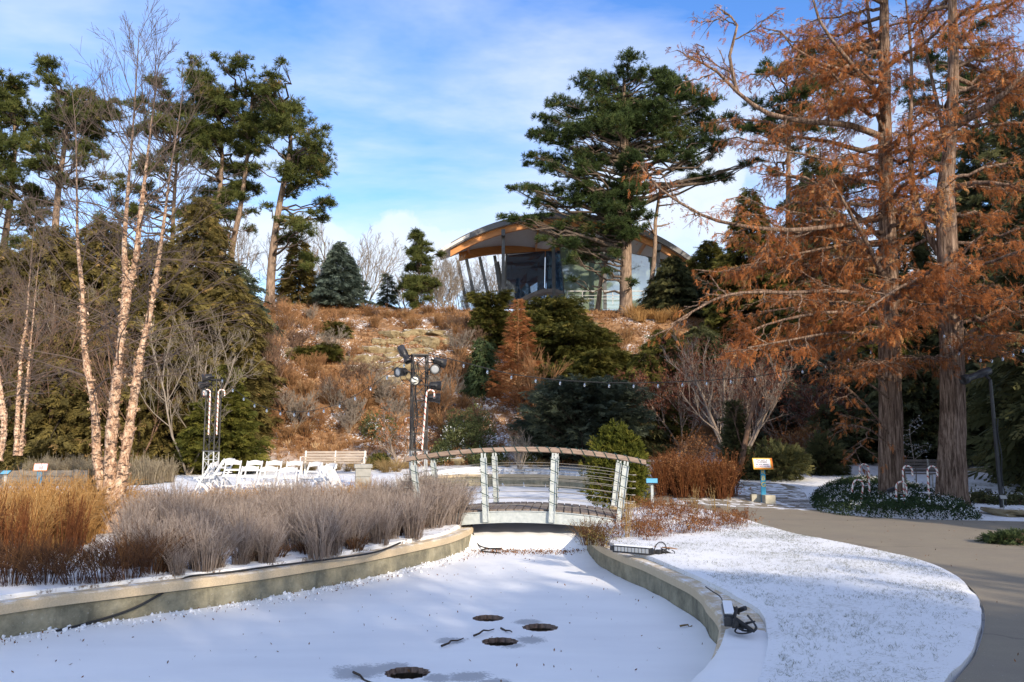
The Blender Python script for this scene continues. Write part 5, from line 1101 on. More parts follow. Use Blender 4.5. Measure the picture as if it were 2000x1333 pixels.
pine('dark pine seen between and right of the two cypress trunks', [(1180, 1200), (1170, 900), (1160, 600), (1150, 250)], 56, [(1040+g.integers(-60,260), y, 45) for y in range(180, 900, 22)], .525, (1300, 0), .3, .08, 'pine', 9, 'pines behind the cypress', tuft=.34)
for i, (px, py0, py1, Yt, w0, w1, lb) in enumerate([(1166, 612, 480, 61, .22, .12, 'slim bare trunk left of the big pine in front of the glass wall'), (1265, 618, 330, 59, .2, .08, 'slim leaning bare-trunked tree right of the big pine')]):
    b0 = at(px, py0 + 12, Yt); b0[2] = Hz(b0[0], Yt) - .1; tp_ = at(px + (18 if i == 0 else 18), py1, Yt); bare_tree('bare_tree', lb, b0, (tp_[2] - b0[2]) / .8 * 1.05, 'pine_bark', 60 + i, 1, .0, 2, (8, 4), w0, (40, 80), .18, .02, .012, 'larch' if i else None, 260, .22, start=.5, tpl=T_FEATH)
# ------------------------------------------------------------------ rust coloured bald cypresses, right foreground
def cypress(label, trunk_px, Y, r_prof, limbs, seed, n_rand, zr, azr, reach):
    g = np.random.default_rng(seed); P = trunk_path(trunk_px, Y); P[0, 2] = Hz(P[0, 0], P[0, 1]) - .08; base = P[0].copy(); Pc = catmull(P, .5)
    t = thing('cypress_tree', label, 'tree', base, 0, 'rust coloured cypresses in the groundcover bed'); W_ = Wood(); zz = Pc[:, 2] - base[2]
    k = 20; Vt, Qt = tubes((Pc - base)[None], np.interp(zz, *zip(*r_prof))[None], k); V3 = Vt.reshape(len(Pc), k, 3); cen = (Pc - base)[:, None]; a = np.arange(k) * 6.283 / k
    fl = 1 + (.09 * np.sin(a * 5 + 1) + .05 * np.sin(a * 9 + 2))[None, :] * np.interp(zz, [0, 2.5, 8], [1.1, .6, .3])[:, None] + .03 * g.normal(size=(len(Pc), k)); V3 = cen + (V3 - cen) * fl[..., None]
    link('trunk', mesh_np('trunk', V3.reshape(-1, 3), Qt, M['cypress_bark'], smooth=True), t)
    Ps, Ds, Ss, Rn = [], [], [], []
    def limb(a, b, r, dens, sag, leafy_=1.0):
        L = np.linalg.norm(b - a); n = 10; lp = curve3(a, b, n, sag * L, .022 * L, g); W_.add(lp - base, np.linspace(r, .012, n), 6); tone = .17 * g.normal(); leafy_ = leafy_ * g.uniform(.45, 1.15)
        m_ = int(dens * L / .135)
        for i in range(m_):
            f = .16 + .84 * (i + g.random()) / m_; j = min(int(f * (n - 1)), n - 2); u = f * (n - 1) - j; p = lp[j] * (1 - u) + lp[j + 1] * u; dd = lp[j + 1] - lp[j]; dd /= np.linalg.norm(dd)
            x = np.cross(dd, (0, 0, 1.0)); x /= np.linalg.norm(x) + 1e-6; s = g.choice([-1, 1]); d = dd * g.uniform(.3, .9) + x * s * g.uniform(.5, 1) + np.array((0, 0, g.uniform(-.35, .25))); d /= np.linalg.norm(d); l2 = (.35 + .95 * (1 - f)) * g.uniform(.5, 1.2) * min(1, L / 3 + .35)
            q = np.stack([p, p + d * l2 * .5 + (0, 0, -.02), p + d * l2 + (0, 0, -.16 * l2)]); W_.add(q - base, (.011, .007, .004), 3)
            c = max(2, int(leafy_ * (3 + l2 * 11))); h = g.random(c); pp = q[0] * (1 - h[:, None]) + q[2] * h[:, None] + g.normal(size=(c, 3)) * .05; ddn = d * .6 + g.normal(size=(c, 3)) * .45 + (0, 0, -.75)
            Ps.append(pp); Ds.append(ddn); Ss.append(g.uniform(.09, .22, c)); Rn.append(np.clip(g.normal(.48 + tone, .2, c), 0, 1))
            if l2 > .55:
                for h2 in (.4, .7):
                    p2 = q[0] * (1 - h2) + q[2] * h2; d2 = d + g.normal(size=3) * .7; d2 /= np.linalg.norm(d2); q2 = np.stack([p2, p2 + d2 * l2 * .25, p2 + d2 * l2 * .45 + (0, 0, -.08 * l2)]); W_.add(q2 - base, (.007, .005, .003), 3)
                    c = max(2, int(leafy_ * 4)); h = g.random(c); Ps.append(q2[0] * (1 - h[:, None]) + q2[2] * h[:, None] + g.normal(size=(c, 3)) * .04); Ds.append(d2 * .6 + g.normal(size=(c, 3)) * .45 + (0, 0, -.75)); Ss.append(g.uniform(.09, .21, c)); Rn.append(np.clip(g.normal(.5 + tone, .2, c), 0, 1))
    for (zs_px, pts, r, dens, lf) in limbs:
        # limb traced as a bent line: picture points with a depth for each
        Q_ = catmull(np.array([at(px, py, y) for (px, py, y) in pts]), .5); W_.add(Q_ - base, np.linspace(r, .02, len(Q_)), 7)
        for i in range(1, len(Q_) - 1):
            if g.random() < .85:
                dd = Q_[i + 1] - Q_[i - 1]; dd /= np.linalg.norm(dd); s = g.choice([-1, 1]); x = np.cross(dd, g.normal(size=3)); x /= np.linalg.norm(x); d = dd * .55 + x * .7 + np.array((0, 0, .05)); L = g.uniform(.6, 1.7) * (1.15 - .6 * i / len(Q_)); limb(Q_[i], Q_[i] + d / np.linalg.norm(d) * L, .02, dens, .05, lf)
        limb(Q_[-2], Q_[-1] + (Q_[-1] - Q_[-2]) * .8, .02, dens, .05, lf)
    H = zz.max()
    for i in range(n_rand):
        z = zr[0] + (zr[1] - zr[0]) * ((i + g.random()) / n_rand); az = R(g.uniform(*azr)); a = along(Pc, base[2] + z); L = reach(z) * g.uniform(.55, 1.1); d = np.array((math.cos(az), math.sin(az), g.uniform(-.12, .22)))
        limb(a, a + d * L, .025 + .011 * L, 1.0, g.uniform(-.03, .05), 1.0 if z > 3.8 else .45)
    link('limb', W_.mesh('limb', M['cypress_bark']), t); link('crown', inst(np.concatenate(Ps) - base, np.concatenate(Ds), np.concatenate(Ss), T_FEATH, g, 'crown', M['cypress'], roll=1.6, rnd=np.concatenate(Rn)), t)
C1Y, C2Y = 22.3, 21.3
cypress('rust coloured cypress with slimmer trunk, left one of the pair', [(1742, 978), (1740, 900), (1738, 760), (1736, 600), (1733, 450), (1729, 300), (1727, 120), (1726, -60), (1722, -260), (1720, -420)], C1Y, [(0, .37), (.35, .325), (1.5, .295), (5, .27), (8, .20), (12, .15), (18, .03)],
        [(0, [(1728, 270, C1Y), (1660, 245, C1Y - .6), (1580, 238, C1Y - 1.2), (1500, 222, C1Y - 1.6), (1440, 180, C1Y - 2), (1400, 140, C1Y - 2.3), (1345, 110, C1Y - 2.6)], .10, .9, .7), (0, [(1440, 180, C1Y - 2), (1425, 110, C1Y - 2.2), (1440, 50, C1Y - 2.4), (1410, 20, C1Y - 2.5)], .05, .9, .7),
         (0, [(1735, 560, C1Y), (1690, 470, C1Y - .9), (1620, 345, C1Y - 1.7)], .09, .8, .8), (0, [(1733, 420, C1Y), (1640, 440, C1Y - 1), (1540, 450, C1Y - 2), (1440, 440, C1Y - 2.8), (1370, 420, C1Y - 3.2), (1290, 370, C1Y - 3.5), (1255, 330, C1Y - 3.6)], .08, 1.0, .8),
         (0, [(1737, 590, C1Y), (1650, 570, C1Y - 1), (1540, 572, C1Y - 2), (1450, 572, C1Y - 2.6), (1390, 588, C1Y - 3), (1310, 635, C1Y - 3.4)], .07, .8, .35), (0, [(1738, 640, C1Y), (1640, 610, C1Y - 1), (1530, 625, C1Y - 1.8), (1470, 645, C1Y - 2.2)], .06, 1.3, 1.0), (0, [(1728, 200, C1Y), (1650, 110, C1Y - .8), (1600, 40, C1Y - 1.2), (1580, -40, C1Y - 1.4)], .08, .9, .7),
         (0, [(1727, 130, C1Y), (1700, 60, C1Y + .5), (1690, -60, C1Y + .8)], .08, .9, .8), (0, [(1733, 480, C1Y), (1650, 400, C1Y + 1), (1560, 350, C1Y + 1.8), (1500, 340, C1Y + 2)], .06, 1.1, 1.0), (0, [(1738, 850, C1Y - .2), (1690, 790, C1Y - .8), (1640, 745, C1Y - 1.2)], .03, 1.2, .4), (0, [(1738, 870, C1Y - .2), (1700, 840, C1Y - .8), (1660, 830, C1Y - 1.2)], .025, 1.2, .35),
         (0, [(1738, 660, C1Y), (1640, 650, C1Y - 1.2), (1540, 665, C1Y - 2.2), (1460, 680, C1Y - 2.8)], .05, 1.5, 1.3), (0, [(1738, 620, C1Y), (1650, 590, C1Y + .4), (1560, 600, C1Y + .8), (1480, 610, C1Y + 1)], .05, 1.4, 1.2), (0, [(1733, 470, C1Y), (1640, 480, C1Y - .6), (1540, 500, C1Y - 1.2), (1450, 520, C1Y - 1.6)], .05, 1.4, 1.2), (0, [(1736, 540, C1Y), (1650, 520, C1Y + .3), (1560, 540, C1Y + .6), (1470, 470, C1Y + .6)], .05, 1.3, 1.1), (0, [(1730, 330, C1Y), (1650, 320, C1Y - .4), (1560, 300, C1Y - .8), (1480, 290, C1Y - 1)], .05, 1.2, 1.0), (0, [(1737, 780, C1Y - .2), (1690, 745, C1Y - .8), (1620, 715, C1Y - 1.2)], .03, 1.2, .4)], 11, 48, (3.4, 15.5), (95, 300), lambda z: np.interp(z, [3, 6, 11, 16], [3.2, 5.2, 4.6, 2.6]))
cypress('rust coloured cypress with thick fluted trunk, right one of the pair', [(1858, 985), (1858, 920), (1860, 800), (1857, 650), (1851, 500), (1846, 380), (1858, 250), (1862, 120), (1858, -60), (1850, -260), (1850, -420)], C2Y, [(0, .43), (.4, .36), (1.5, .315), (5, .265), (8, .24), (9, .16), (12, .13), (18, .03)],
        [(0, [(1850, 520, C2Y), (1795, 420, C2Y + .5), (1778, 300, C2Y + .8), (1780, 120, C2Y + 1), (1765, -40, C2Y + 1)], .10, 1.0, .9), (0, [(1866, 245, C2Y), (1920, 215, C2Y - .6), (1965, 180, C2Y - 1.2), (2010, 130, C2Y - 1.6), (2060, 80, C2Y - 2)], .12, .9, .9), (0, [(1858, 370, C2Y), (1900, 358, C2Y - .6), (1970, 362, C2Y - 1.2), (2050, 400, C2Y - 1.6)], .09, 1.0, .9),
         (0, [(1853, 300, C2Y), (1830, 200, C2Y + .4), (1800, 60, C2Y + .8)], .08, .9, .8), (0, [(1860, 630, C2Y), (1920, 600, C2Y - 1), (1990, 590, C2Y - 1.6), (2070, 610, C2Y - 2)], .06, 1.2, 1.0), (0, [(1850, 520, C2Y), (1810, 540, C2Y - .9), (1760, 560, C2Y - 1.5), (1700, 600, C2Y - 2)], .06, 1.2, 1.0)], 12, 50, (3.6, 15.5), (-110, 150), lambda z: np.interp(z, [3, 6, 11, 16], [2.4, 3.8, 3.6, 2.4]))
# ------------------------------------------------------------------ birches
def birch(label, stems, Y, r0, seed, basepx):
    g = np.random.default_rng(seed); b = onz(basepx, 1000, .05); b = np.array((at(basepx, 900, Y)[0], Y, Hz(at(basepx, 900, Y)[0], Y))); t = thing('birch_tree', label, 'tree', b, 0, 'peeling river birches'); W_ = Wood(); tips = []; lf = []
    for si, (pts, rs, dy) in enumerate(stems):
        P = np.array([at(px, py, Y + dy * i / len(pts)) for i, (px, py) in enumerate(pts)]); Pc = catmull(P, .14); n = len(Pc); f = np.linspace(0, 1, n)
        if pts[0][1] > 930: Pc[0] = (Pc[0, 0] * .6 + b[0] * .4, Y, b[2] - .05)
        zz = Pc[:, 2]; rad = r0 * rs * np.interp(f, [0, .08, .3, .5, .7, 1], [1.2, .92, .66, .46, .22, .05]) * (1 + .12 * g.normal(size=n) * (f < .5)); lo = (zz - .2) / 9.0
        W_.add(Pc - b, rad, 9, np.clip(f * .55, 0, 1)); m_ = int(34 * (1 if rs > .8 else .7))
        for i in range(m_):
            ff = .22 + .77 * (i + g.random()) / m_; j = int(ff * (n - 1)); az = g.random() * 6.283; up = np.interp(ff, [.2, .5, 1], [.15, .8, 1.6]); d = np.array((math.cos(az), math.sin(az), up)); L = np.interp(ff, [.2, .55, 1], [2.2, 1.7, .8]) * g.uniform(.5, 1.15)
            grow(W_, g, Pc[j] - b, d, L, max(.010 * (1.4 - ff) * 1.3, .005), 0, 2, (7, 4), tips, (18, 42), .5, .03 if ff > .4 else -.03, .07, .0028, sides=(5, 3, 3, 3), start=.2, val=1.0)
        for i in range(130):                           # curls of peeling bark
            ff = g.uniform(.02, .50) ** 1.0; j = int(ff * (n - 1)); az = g.random() * 6.283; lf.append((Pc[j] - b + np.array((math.cos(az), math.sin(az), 0)) * rad[j] * .95, (math.cos(az), math.sin(az), g.uniform(-.3, .6))))
    link('trunk', W_.mesh('trunk', M['birch_bark']), t); a, d = zip(*lf); link('peeling_bark', inst(np.array(a), np.array(d), g.uniform(.03, .075, len(a)), [tpl_leaves(3, .5, s) for s in range(3)], g, 'peeling_bark', M['curl'], roll=3), t)['kind'] = 'stuff'
    i = g.integers(0, len(tips), 260); tp = np.array([a for a, _ in tips])[i]; k = tp[:, 2] < 3.2; link('crown', inst(tp[k], g.normal(size=(k.sum(), 3)) + (0, 0, -1), g.uniform(.05, .09, k.sum()), T_LEAF, g, 'crown', M['rust_leaf'], roll=3), t)
M['curl'] = leafy('peeling_bark_curl', [(0, (.16, .08, .05)), (.5, (.50, .32, .20)), (1, (.72, .56, .42))], .2)
birch('multi-stemmed birch with cream peeling bark rising from the grasses', [([(205, 960), (190, 900), (185, 800), (166, 690), (160, 560), (152, 480), (150, 380), (148, 260), (140, 170)], .85, .8), ([(215, 960), (216, 880), (222, 800), (235, 680), (245, 560), (243, 480), (250, 370), (262, 220), (272, 60)], 1.05, -.2), ([(238, 640), (252, 560), (265, 510), (271, 450), (285, 330), (298, 220), (312, 110)], .75, -.6), ([(232, 960), (244, 890), (258, 800), (275, 690), (295, 600), (318, 450), (332, 340), (350, 230), (360, 150)], .95, .6)], 15.2, .100, 1, 220)
birch('slender pale birch in front of the dark conifers at the left', [([(32, 890), (36, 780), (42, 690), (50, 640), (60, 520), (70, 400)], .7, .3), ([(40, 890), (52, 760), (62, 650), (75, 520), (90, 420)], .45, -.3)], 25.0, .11, 2, 36)
birch('birch with peeling bark cut by the left edge of the view', [([(-4, 900), (8, 840), (2, 770), (-8, 700), (-14, 560), (-20, 420)], .9, .3)], 24.0, .11, 3, 0)
# ------------------------------------------------------------------ left conifer mass
def hill_base(px, Y): return base_at(px, Y)
def top_h(base, py): return at(1000, py, base[1])[2] - base[2]
GL = 'olive hemlocks and cedars on the left'
HEM = [(0, .9), (.2, 1.0), (.5, .92), (.78, .62), (.93, .34), (1, .10)]
def hem(px, Y, pytop, wpx, label, seed, mat='hemlock', prof=HEM, **kw):
    b = hill_base(px, Y); h = top_h(b, pytop); w_ = wpx / 2 * Y / F; kw.setdefault('nb', int(36 * h)); kw.setdefault('wob', .42); return conifer('hemlock_tree', label, b, h, [(t, r * w_) for t, r in prof], mat, seed, frond=kw.pop('frond', .36), droop=kw.pop('droop', .30), group=kw.pop('group', GL), dens=kw.pop('dens', 1.0), **kw)
hem(-30, 37, 480, 240, 'olive hemlock at the very left edge behind the slender birch', 101)
hem(78, 38, 440, 230, 'tall olive hemlock behind the slender pale birches', 102)
hem(185, 40, 430, 190, 'tallest olive hemlock, pointed top just left of the main birch', 103)
hem(290, 37, 470, 230, 'broad olive hemlock behind the main birch stems', 104)
hem(375, 43, 385, 140, 'tall feathery cedar right of the main birch', 105, dens=.7)
hem(440, 39, 540, 150, 'lower olive hemlock at the right end of the left conifers', 106)
hem(130, 34, 640, 240, 'low spreading olive hemlock left of the birch trunks', 107)
hem(330, 34, 640, 220, 'low spreading olive hemlock right of the birch trunks', 108)
hem(-60, 34, 620, 200, 'low hemlock spreading in from the left edge', 110)
hem(235, 35, 560, 200, 'mid-height olive hemlock between the birch stems', 111)
b = hill_base(438, 33); conifer('cedar_tree', 'dense yellow-green conical cedar beside the slim lighting tower', b, top_h(b, 715), [(0, 1.25), (.2, 1.22), (.6, .75), (.9, .25), (1, .05)], 'cedar_green', 109, nb=150, frond=.30, droop=.1, rise=.25, dens=1.2)
conifer('fir_tree', 'grey-green fir with drooping flat branches above the slim lighting tower', hill_base(450, 44), 6.0, [(0, 1.6), (.5, 1.7), (.8, 1.1), (1, .1)], 'grey_juniper', 112, nb=110, frond=.5, droop=.25)
conifer('yew_tree', 'reddish-brown yew behind the conical cedar', hill_base(470, 38), 3.9, [(0, 1.0), (.4, 1.2), (1, .2)], 'hemlock', 113, nb=90, frond=.4, droop=.1, rise=.2)
# crest and hillside conifers
b = hill_base(655, 56); conifer('spruce_tree', 'blue-green conical spruce on the crest of the hill', b, top_h(b, 474), [(0, 1.45), (.12, 1.75), (.45, 1.25), (.75, .68), (1, .05)], 'blue_spruce', 120, nb=190, frond=.30, droop=.15, rise=.15, dens=1.25)
b = hill_base(752, 60); conifer('spruce_tree', 'small faint grey spruce on the skyline', b, top_h(b, 535), [(0, .8), (.4, .55), (1, .04)], 'grey_juniper', 121, nb=60, frond=.35, droop=.15)
b = hill_base(575, 57); conifer('spruce_tree', 'olive spruce below the leaning pine on the crest', b, top_h(b, 470), [(0, 1.3), (.5, .9), (1, .08)], 'hemlock', 122, nb=110, frond=.5, droop=.2)
pine('young tiered pine on the skyline left of the pavilion', [(812, 612), (815, 560), (822, 520), (824, 478)], 58, [(824, 482, 7), (820, 492, 12), (838, 496, 9), (812, 503, 9), (825, 508, 16), (842, 497, 6), (818, 522, 16), (835, 530, 12), (800, 528, 8), (785, 548, 12), (798, 556, 12), (776, 556, 6), (826, 548, 17), (845, 556, 12), (812, 562, 12), (856, 562, 6), (822, 578, 16), (838, 588, 9), (808, 590, 9), (815, 597, 12)], 1.0, (0, 0), .09, .03, 'pine_left', 123, tuft=.28, back=.5, limb_drop=.1, dens=1.6)
b = hill_base(957, 50); conifer('yew_tree', 'dark upright yew with flat bright top below the pavilion', b, top_h(b, 580), [(0, .8), (.5, .95), (.75, .8), (.9, 1.3), (1, .9)], 'juniper', 124, nb=170, frond=.26, droop=.05, rise=.3)
b = hill_base(943, 45); conifer('weeping_cedar', 'grey-green weeping conifer with hanging branches on the slope', b, top_h(b, 660), [(0, .75), (.3, .85), (.7, .5), (1, .1)], 'weeping', 125, nb=130, frond=.5, droop=1.0, tpl=T_WEEP, dens=1.5)
b = hill_base(1012, 43); conifer('larch_tree', 'orange young larch with a bare leader in front of the dark junipers', b, top_h(b, 585), [(0, .9), (.12, 1.35), (.5, .85), (.8, .38), (1, .05)], 'larch', 126, nb=130, frond=.24, droop=.05, rise=.45, tpl=T_FEATH, dens=.75, barkm='larch_bark', r0=.07)
bare_tree('bare_shrub', 'bare orange-brown multi-stemmed shrub right of the orange larch', hill_base(1050, 42), 3.9, 'larch_bark', 127, 9, .35, 2, (8, 5), .03, (15, 35), .45, .06, .006, cat='shrub')
for i, (px, Y, pyt, wpx, lb) in enumerate([(1085, 50, 588, 150, 'dark spreading juniper high on the slope below the pavilion'), (1120, 47, 640, 170, 'broad olive juniper on the middle slope right of the larch'), (1175, 45, 690, 150, 'low olive juniper in the middle of the slope'), (1040, 48, 610, 110, 'dark juniper right behind the orange larch tip'), (1120, 44, 715, 150, 'flat-topped olive juniper above the grey-green juniper')]):
    b = hill_base(px, Y); h = max(top_h(b, pyt), 1.0); w_ = wpx / 2 * Y / F; conifer('juniper_shrub', lb, b - (0, 0, .3), h + .3, [(0, w_ * .9), (.4, w_), (.75, w_ * .85), (1, w_ * .25)], 'juniper', 130 + i, nb=int(60 * w_), frond=.27, droop=.16, rise=.42, cat='shrub', group='olive junipers on the slope')
for i, (px, Y, pyt, wpx, lb) in enumerate([(1140, 36.5, 750, 210, 'large grey-green juniper with layered branches behind the bridge'), (1085, 37.5, 800, 120, 'grey-green juniper low on the left side of the layered one')]):
    b = hill_base(px, Y); h = top_h(b, pyt); w_ = wpx / 2 * Y / F; conifer('juniper_shrub', lb, b, h, [(0, w_), (.4, w_), (.75, w_ * .7), (1, w_ * .2)], 'grey_juniper', 140 + i, nb=int(90 * w_), frond=.28, droop=.05, rise=.5, cat='shrub', group='grey-green junipers behind the bridge')
b = hill_base(1203, 20.8); mound('dwarf_pine', 'yellow-green dwarf pine mound at the right end of the bridge', b, (.80, .75, 1.75), 'yew_dwarf', 150, 2600, .13, tpl=T_TUFT_S, roll=3.1, up=.7, lumps=14)
GD = 'dark shaded conifers right of the bridge'
for i, (px, Y, pyt, wpx, m_, lb) in enumerate([(1262, 40, 690, 130, 'juniper', 'olive yew on the shaded slope between juniper and maple'), (1300, 44, 645, 160, 'juniper', 'olive juniper high on the slope above the maple'), (1370, 46, 640, 170, 'dark_green', 'dark juniper below the orange grasses of the crest'), (1480, 52, 370, 150, 'juniper', 'tall thuja behind the cypress branches, right of the pavilion'), (1590, 44, 640, 220, 'grey_juniper', 'wide grey-green fir behind the maple'), (1500, 41, 700, 190, 'grey_juniper', 'grey-green fir branches between maple and cypress'),
        (1625, 36, 790, 130, 'dark_green', 'dark rounded pine left of the first cypress trunk'), (1680, 40, 690, 220, 'dark_green', 'dark conifer right behind the first cypress trunk'), (1800, 36, 690, 230, 'dark_green', 'dark conifer seen between the two cypress trunks'), (1930, 41, 640, 210, 'dark_green', 'dark conifer behind the lamp pole'), (1545, 48, 560, 160, 'juniper', 'olive conifer behind the low orange cypress branches'), (1870, 50, 500, 190, 'dark_green', 'tall dark conifer behind the thick cypress trunk'), (2010, 44, 560, 220, 'dark_green', 'dark conifer at the right edge of the view'), (1660, 50, 560, 160, 'juniper', 'olive conifer high behind the first cypress trunk'), (1240, 38.5, 800, 110, 'dark_green', 'dark reddish conifer behind the dwarf pine'), (1395, 62, 470, 150, 'juniper', 'olive conifer hiding the right end of the pavilion'), (1322, 58, 500, 110, 'dark_green', 'dark spruce in front of the green glass wall'), (1360, 59, 540, 110, 'grey_juniper', 'grey-green conifer between dark spruce and pavilion end')]):
    b = hill_base(px, Y); h = max(top_h(b, pyt), 1.5); w_ = wpx / 2 * Y / F; conifer('conifer_tree', lb, b, h, [(0, w_), (.25, w_), (.6, w_ * .7), (1, w_ * .08)], m_, 160 + i, nb=int(24 * h + 34 * w_), frond=.34, droop=.22, rise=.1, group=GD)
for i, (px, Y, pyt, wpx, m_, lb) in enumerate([(1610, 52, 300, 170, 'dark_green', 'tall dark spruce behind the cypress, left of the first trunk'), (1785, 54, 400, 150, 'dark_green', 'tall dark spruce between the cypress trunks, far back'), (1935, 50, 260, 170, 'dark_green', 'tall dark spruce right of the thick cypress trunk'), (2020, 48, 180, 190, 'dark_green', 'tall dark spruce cut by the right edge of the view'), (1540, 56, 470, 150, 'juniper', 'olive spruce far behind the cypress branches'), (1690, 55, 470, 150, 'dark_green', 'dark spruce far behind the first cypress trunk')]):
    b = hill_base(px, Y); h = top_h(b, pyt); w_ = wpx / 2 * Y / F; conifer('spruce_tree', lb, b, h, [(0, w_), (.3, w_ * .95), (.65, w_ * .6), (1, w_ * .05)], m_, 240 + i, nb=int(15 * h + 20 * w_), frond=.5, droop=.3, rise=.1, wob=.4, dens=.9, group='dark spruces behind the cypresses')
# narrow column of ivy-dark cypress by the leaning trunk
b = hill_base(1434, 28.5); conifer('columnar_cypress', 'narrow dark columnar evergreen behind the russet perennials', b, top_h(b, 790), [(0, .26), (.3, .28), (.7, .22), (1, .04)], 'dark_green', 190, nb=170, frond=.2, droop=-.2, rise=.6, dens=1.2)
# rounded dark shrubs low on the right
for i, (px, Y, r, m_, lb) in enumerate([(1518, 30, (1.15, 1.0, 1.15), 'dark_green', 'dark rounded yew right behind the closed path sign'), (1470, 30.5, (.7, .8, .9), 'dark_green', 'dark rounded yew left of the closed path sign'), (1600, 32, (.9, .9, 1.3), 'dark_green', 'dark rounded evergreen far right of the closed path sign')]):
    mound('yew_shrub', lb, hill_base(px, Y), r, m_, 200 + i, 1500, .26, tpl=T_SPRAY, group='dark rounded yews on the snowy lawn')
# snow-dusted rhododendrons behind the far wall
for i, (px, Y, r, lb) in enumerate([(915, 38.6, (1.15, .9, 1.75), 'large snow-dusted rhododendron behind the bridge rail'), (865, 37.2, (.5, .5, .75), 'small snowy rhododendron left of the far bridge posts'), (935, 36.9, (.55, .5, .62), 'low snowy shrub between the near and far bridge posts'), (970, 37, (.45, .4, .5), 'low snowy shrub just right of the far bridge post'), (1035, 37.3, (.4, .4, .5), 'low snowy shrub below the middle of the bridge rail'), (742, 39.5, (.8, .7, 1.2), 'snow-covered shrub on the slope above the bench'), (735, 36, (.7, .6, .55), 'low green juniper right behind the bench')]):
    mound('rhododendron', lb, hill_base(px, Y), r, 'snowy_leaf' if i != 6 else 'juniper', 210 + i, int(500 + 700 * r[2]), .17, group='snow-dusted evergreen shrubs behind the far wall')
# bare trees
def bt(px, Y, pyt, label, seed, mat='twig_grey', name='bare_tree', **kw):
    b = hill_base(px, Y); return bare_tree(name, label, b, top_h(b, pyt) * 1.0, mat, seed, **kw)
bt(522, 41, 600, 'bare vase-shaped tree right of the slim lighting tower', 301, 'twig_brown', stems=4, spread=.4, kids=(9, 6, 4), r=.055, ang=(22, 48), ratio=.5)
bt(700, 62, 455, 'bare tree with arching twigs right of the blue spruce', 302, stems=3, spread=.5, kids=(9, 7, 4), r=.07, minr=.009)
bt(615, 63, 430, 'bare tree behind the blue spruce', 303, stems=3, spread=.35, kids=(9, 7, 4), r=.08, minr=.009)
bt(795, 64, 510, 'small bare tree left of the young tiered pine', 304, stems=5, spread=.5, kids=(8, 6, 4), r=.05, minr=.009)
bt(872, 63, 490, 'bare thicket tree under the left tip of the pavilion roof', 305, stems=7, spread=.35, kids=(9, 6, 4), r=.05, minr=.009)
bt(915, 82, 505, 'bare tree seen between the raking pavilion columns', 306, stems=5, spread=.4, kids=(9, 6, 4), r=.07, minr=.011)
bt(960, 84, 490, 'bare tree further back behind the pavilion columns', 316, stems=4, spread=.4, kids=(9, 6, 4), r=.07, minr=.011)
bt(845, 62, 520, 'bare shrubby tree right of the young tiered pine', 307, stems=5, spread=.45, kids=(8, 6, 4), r=.04, minr=.009)
bt(530, 60, 420, 'thin bare tree between the leaning pine trunks', 308, 'larch_bark', stems=2, spread=.2, kids=(10, 5, 4), r=.06, minr=.008)
bt(470, 58, 440, 'bare grey tree among the left pine trunks', 309, stems=3, spread=.3, kids=(9, 6, 4), r=.06, minr=.008)
bt(400, 55, 400, 'bare brown tree in front of the dark twin-topped pine', 310, 'twig_brown', stems=2, spread=.25, kids=(10, 6, 4), r=.06, minr=.008)
bt(120, 36, 500, 'bare twiggy grey tree left of the main birch', 311, stems=3, spread=.35, kids=(9, 6, 4), r=.05, minr=.006)
bt(600, 40, 780, 'bare dome-shaped shrub on the slope behind the bench', 312, 'larch_bark', 'bare_shrub', stems=9, spread=.6, kids=(7, 5, 4), r=.03, cat='shrub', leaf='rust_leaf', nleaf=260, lsz=.09)
bt(782, 36, 790, 'small maple with orange-red dead leaves left of the tall tower', 313, 'maple_bark', stems=3, spread=.5, kids=(7, 5, 4), r=.045, leaf='larch', nleaf=420, lsz=.11)
bt(905, 40, 790, 'brown twiggy shrub on the slope right of the tall tower', 314, 'twig_brown', 'bare_shrub', stems=10, spread=.7, kids=(7, 5, 4), r=.025, cat='shrub', leaf='hill_brush', nleaf=500, lsz=.1)
bt(1015, 35.6, 838, 'pale bare vase-shaped shrub behind the bridge rail', 315, 'twig_grey', 'bare_shrub', stems=9, spread=.5, kids=(6, 4), lev=2, r=.025, cat='shrub')
for i, (px, Y, pyt, mt, lb) in enumerate([(60, 32.5, 520, 'twig_brown', 'bare brown tree in front of the left hemlocks, near the slender birch'), (265, 32, 600, 'twig_brown', 'bare low tree in front of the hemlocks behind the main birch'), (372, 32.5, 560, 'twig_grey', 'bare grey tree in front of the hemlocks, left of the slim tower'), (455, 46, 600, 'twig_grey', 'bare grey tree behind the conical cedar')]):
    bt(px, Y, pyt, lb, 340 + i, mt, stems=4, spread=.45, kids=(9, 7, 5), r=.045, minr=.005)
for i, (px, Y, pyt, lb) in enumerate([(575, 47, 640, 'bare shrub on the left slope below the pines'), (640, 50, 600, 'bare shrub just under the blue spruce'), (690, 40.5, 770, 'twiggy shrub on the slope right behind the bench'), (730, 53, 605, 'bare shrub on the brow of the hill above the rocks'), (870, 52, 610, 'bare shrub on the brow of the hill left of the upright yew'), (865, 43, 720, 'twiggy shrub right of the rock outcrop'), (545, 40, 760, 'brown twiggy shrub beside the bare vase-shaped tree'), (640, 43.5, 720, 'bare twiggy shrub left of the rock outcrop'), (770, 41, 770, 'low twiggy shrub under the rock outcrop')]):
    bt(px, Y, pyt, lb, 360 + i, ['twig_brown', 'larch_bark', 'twig_grey'][i % 3], 'bare_shrub', stems=9, spread=.75, kids=(8, 6, 4), r=.022, minr=.006, cat='shrub')
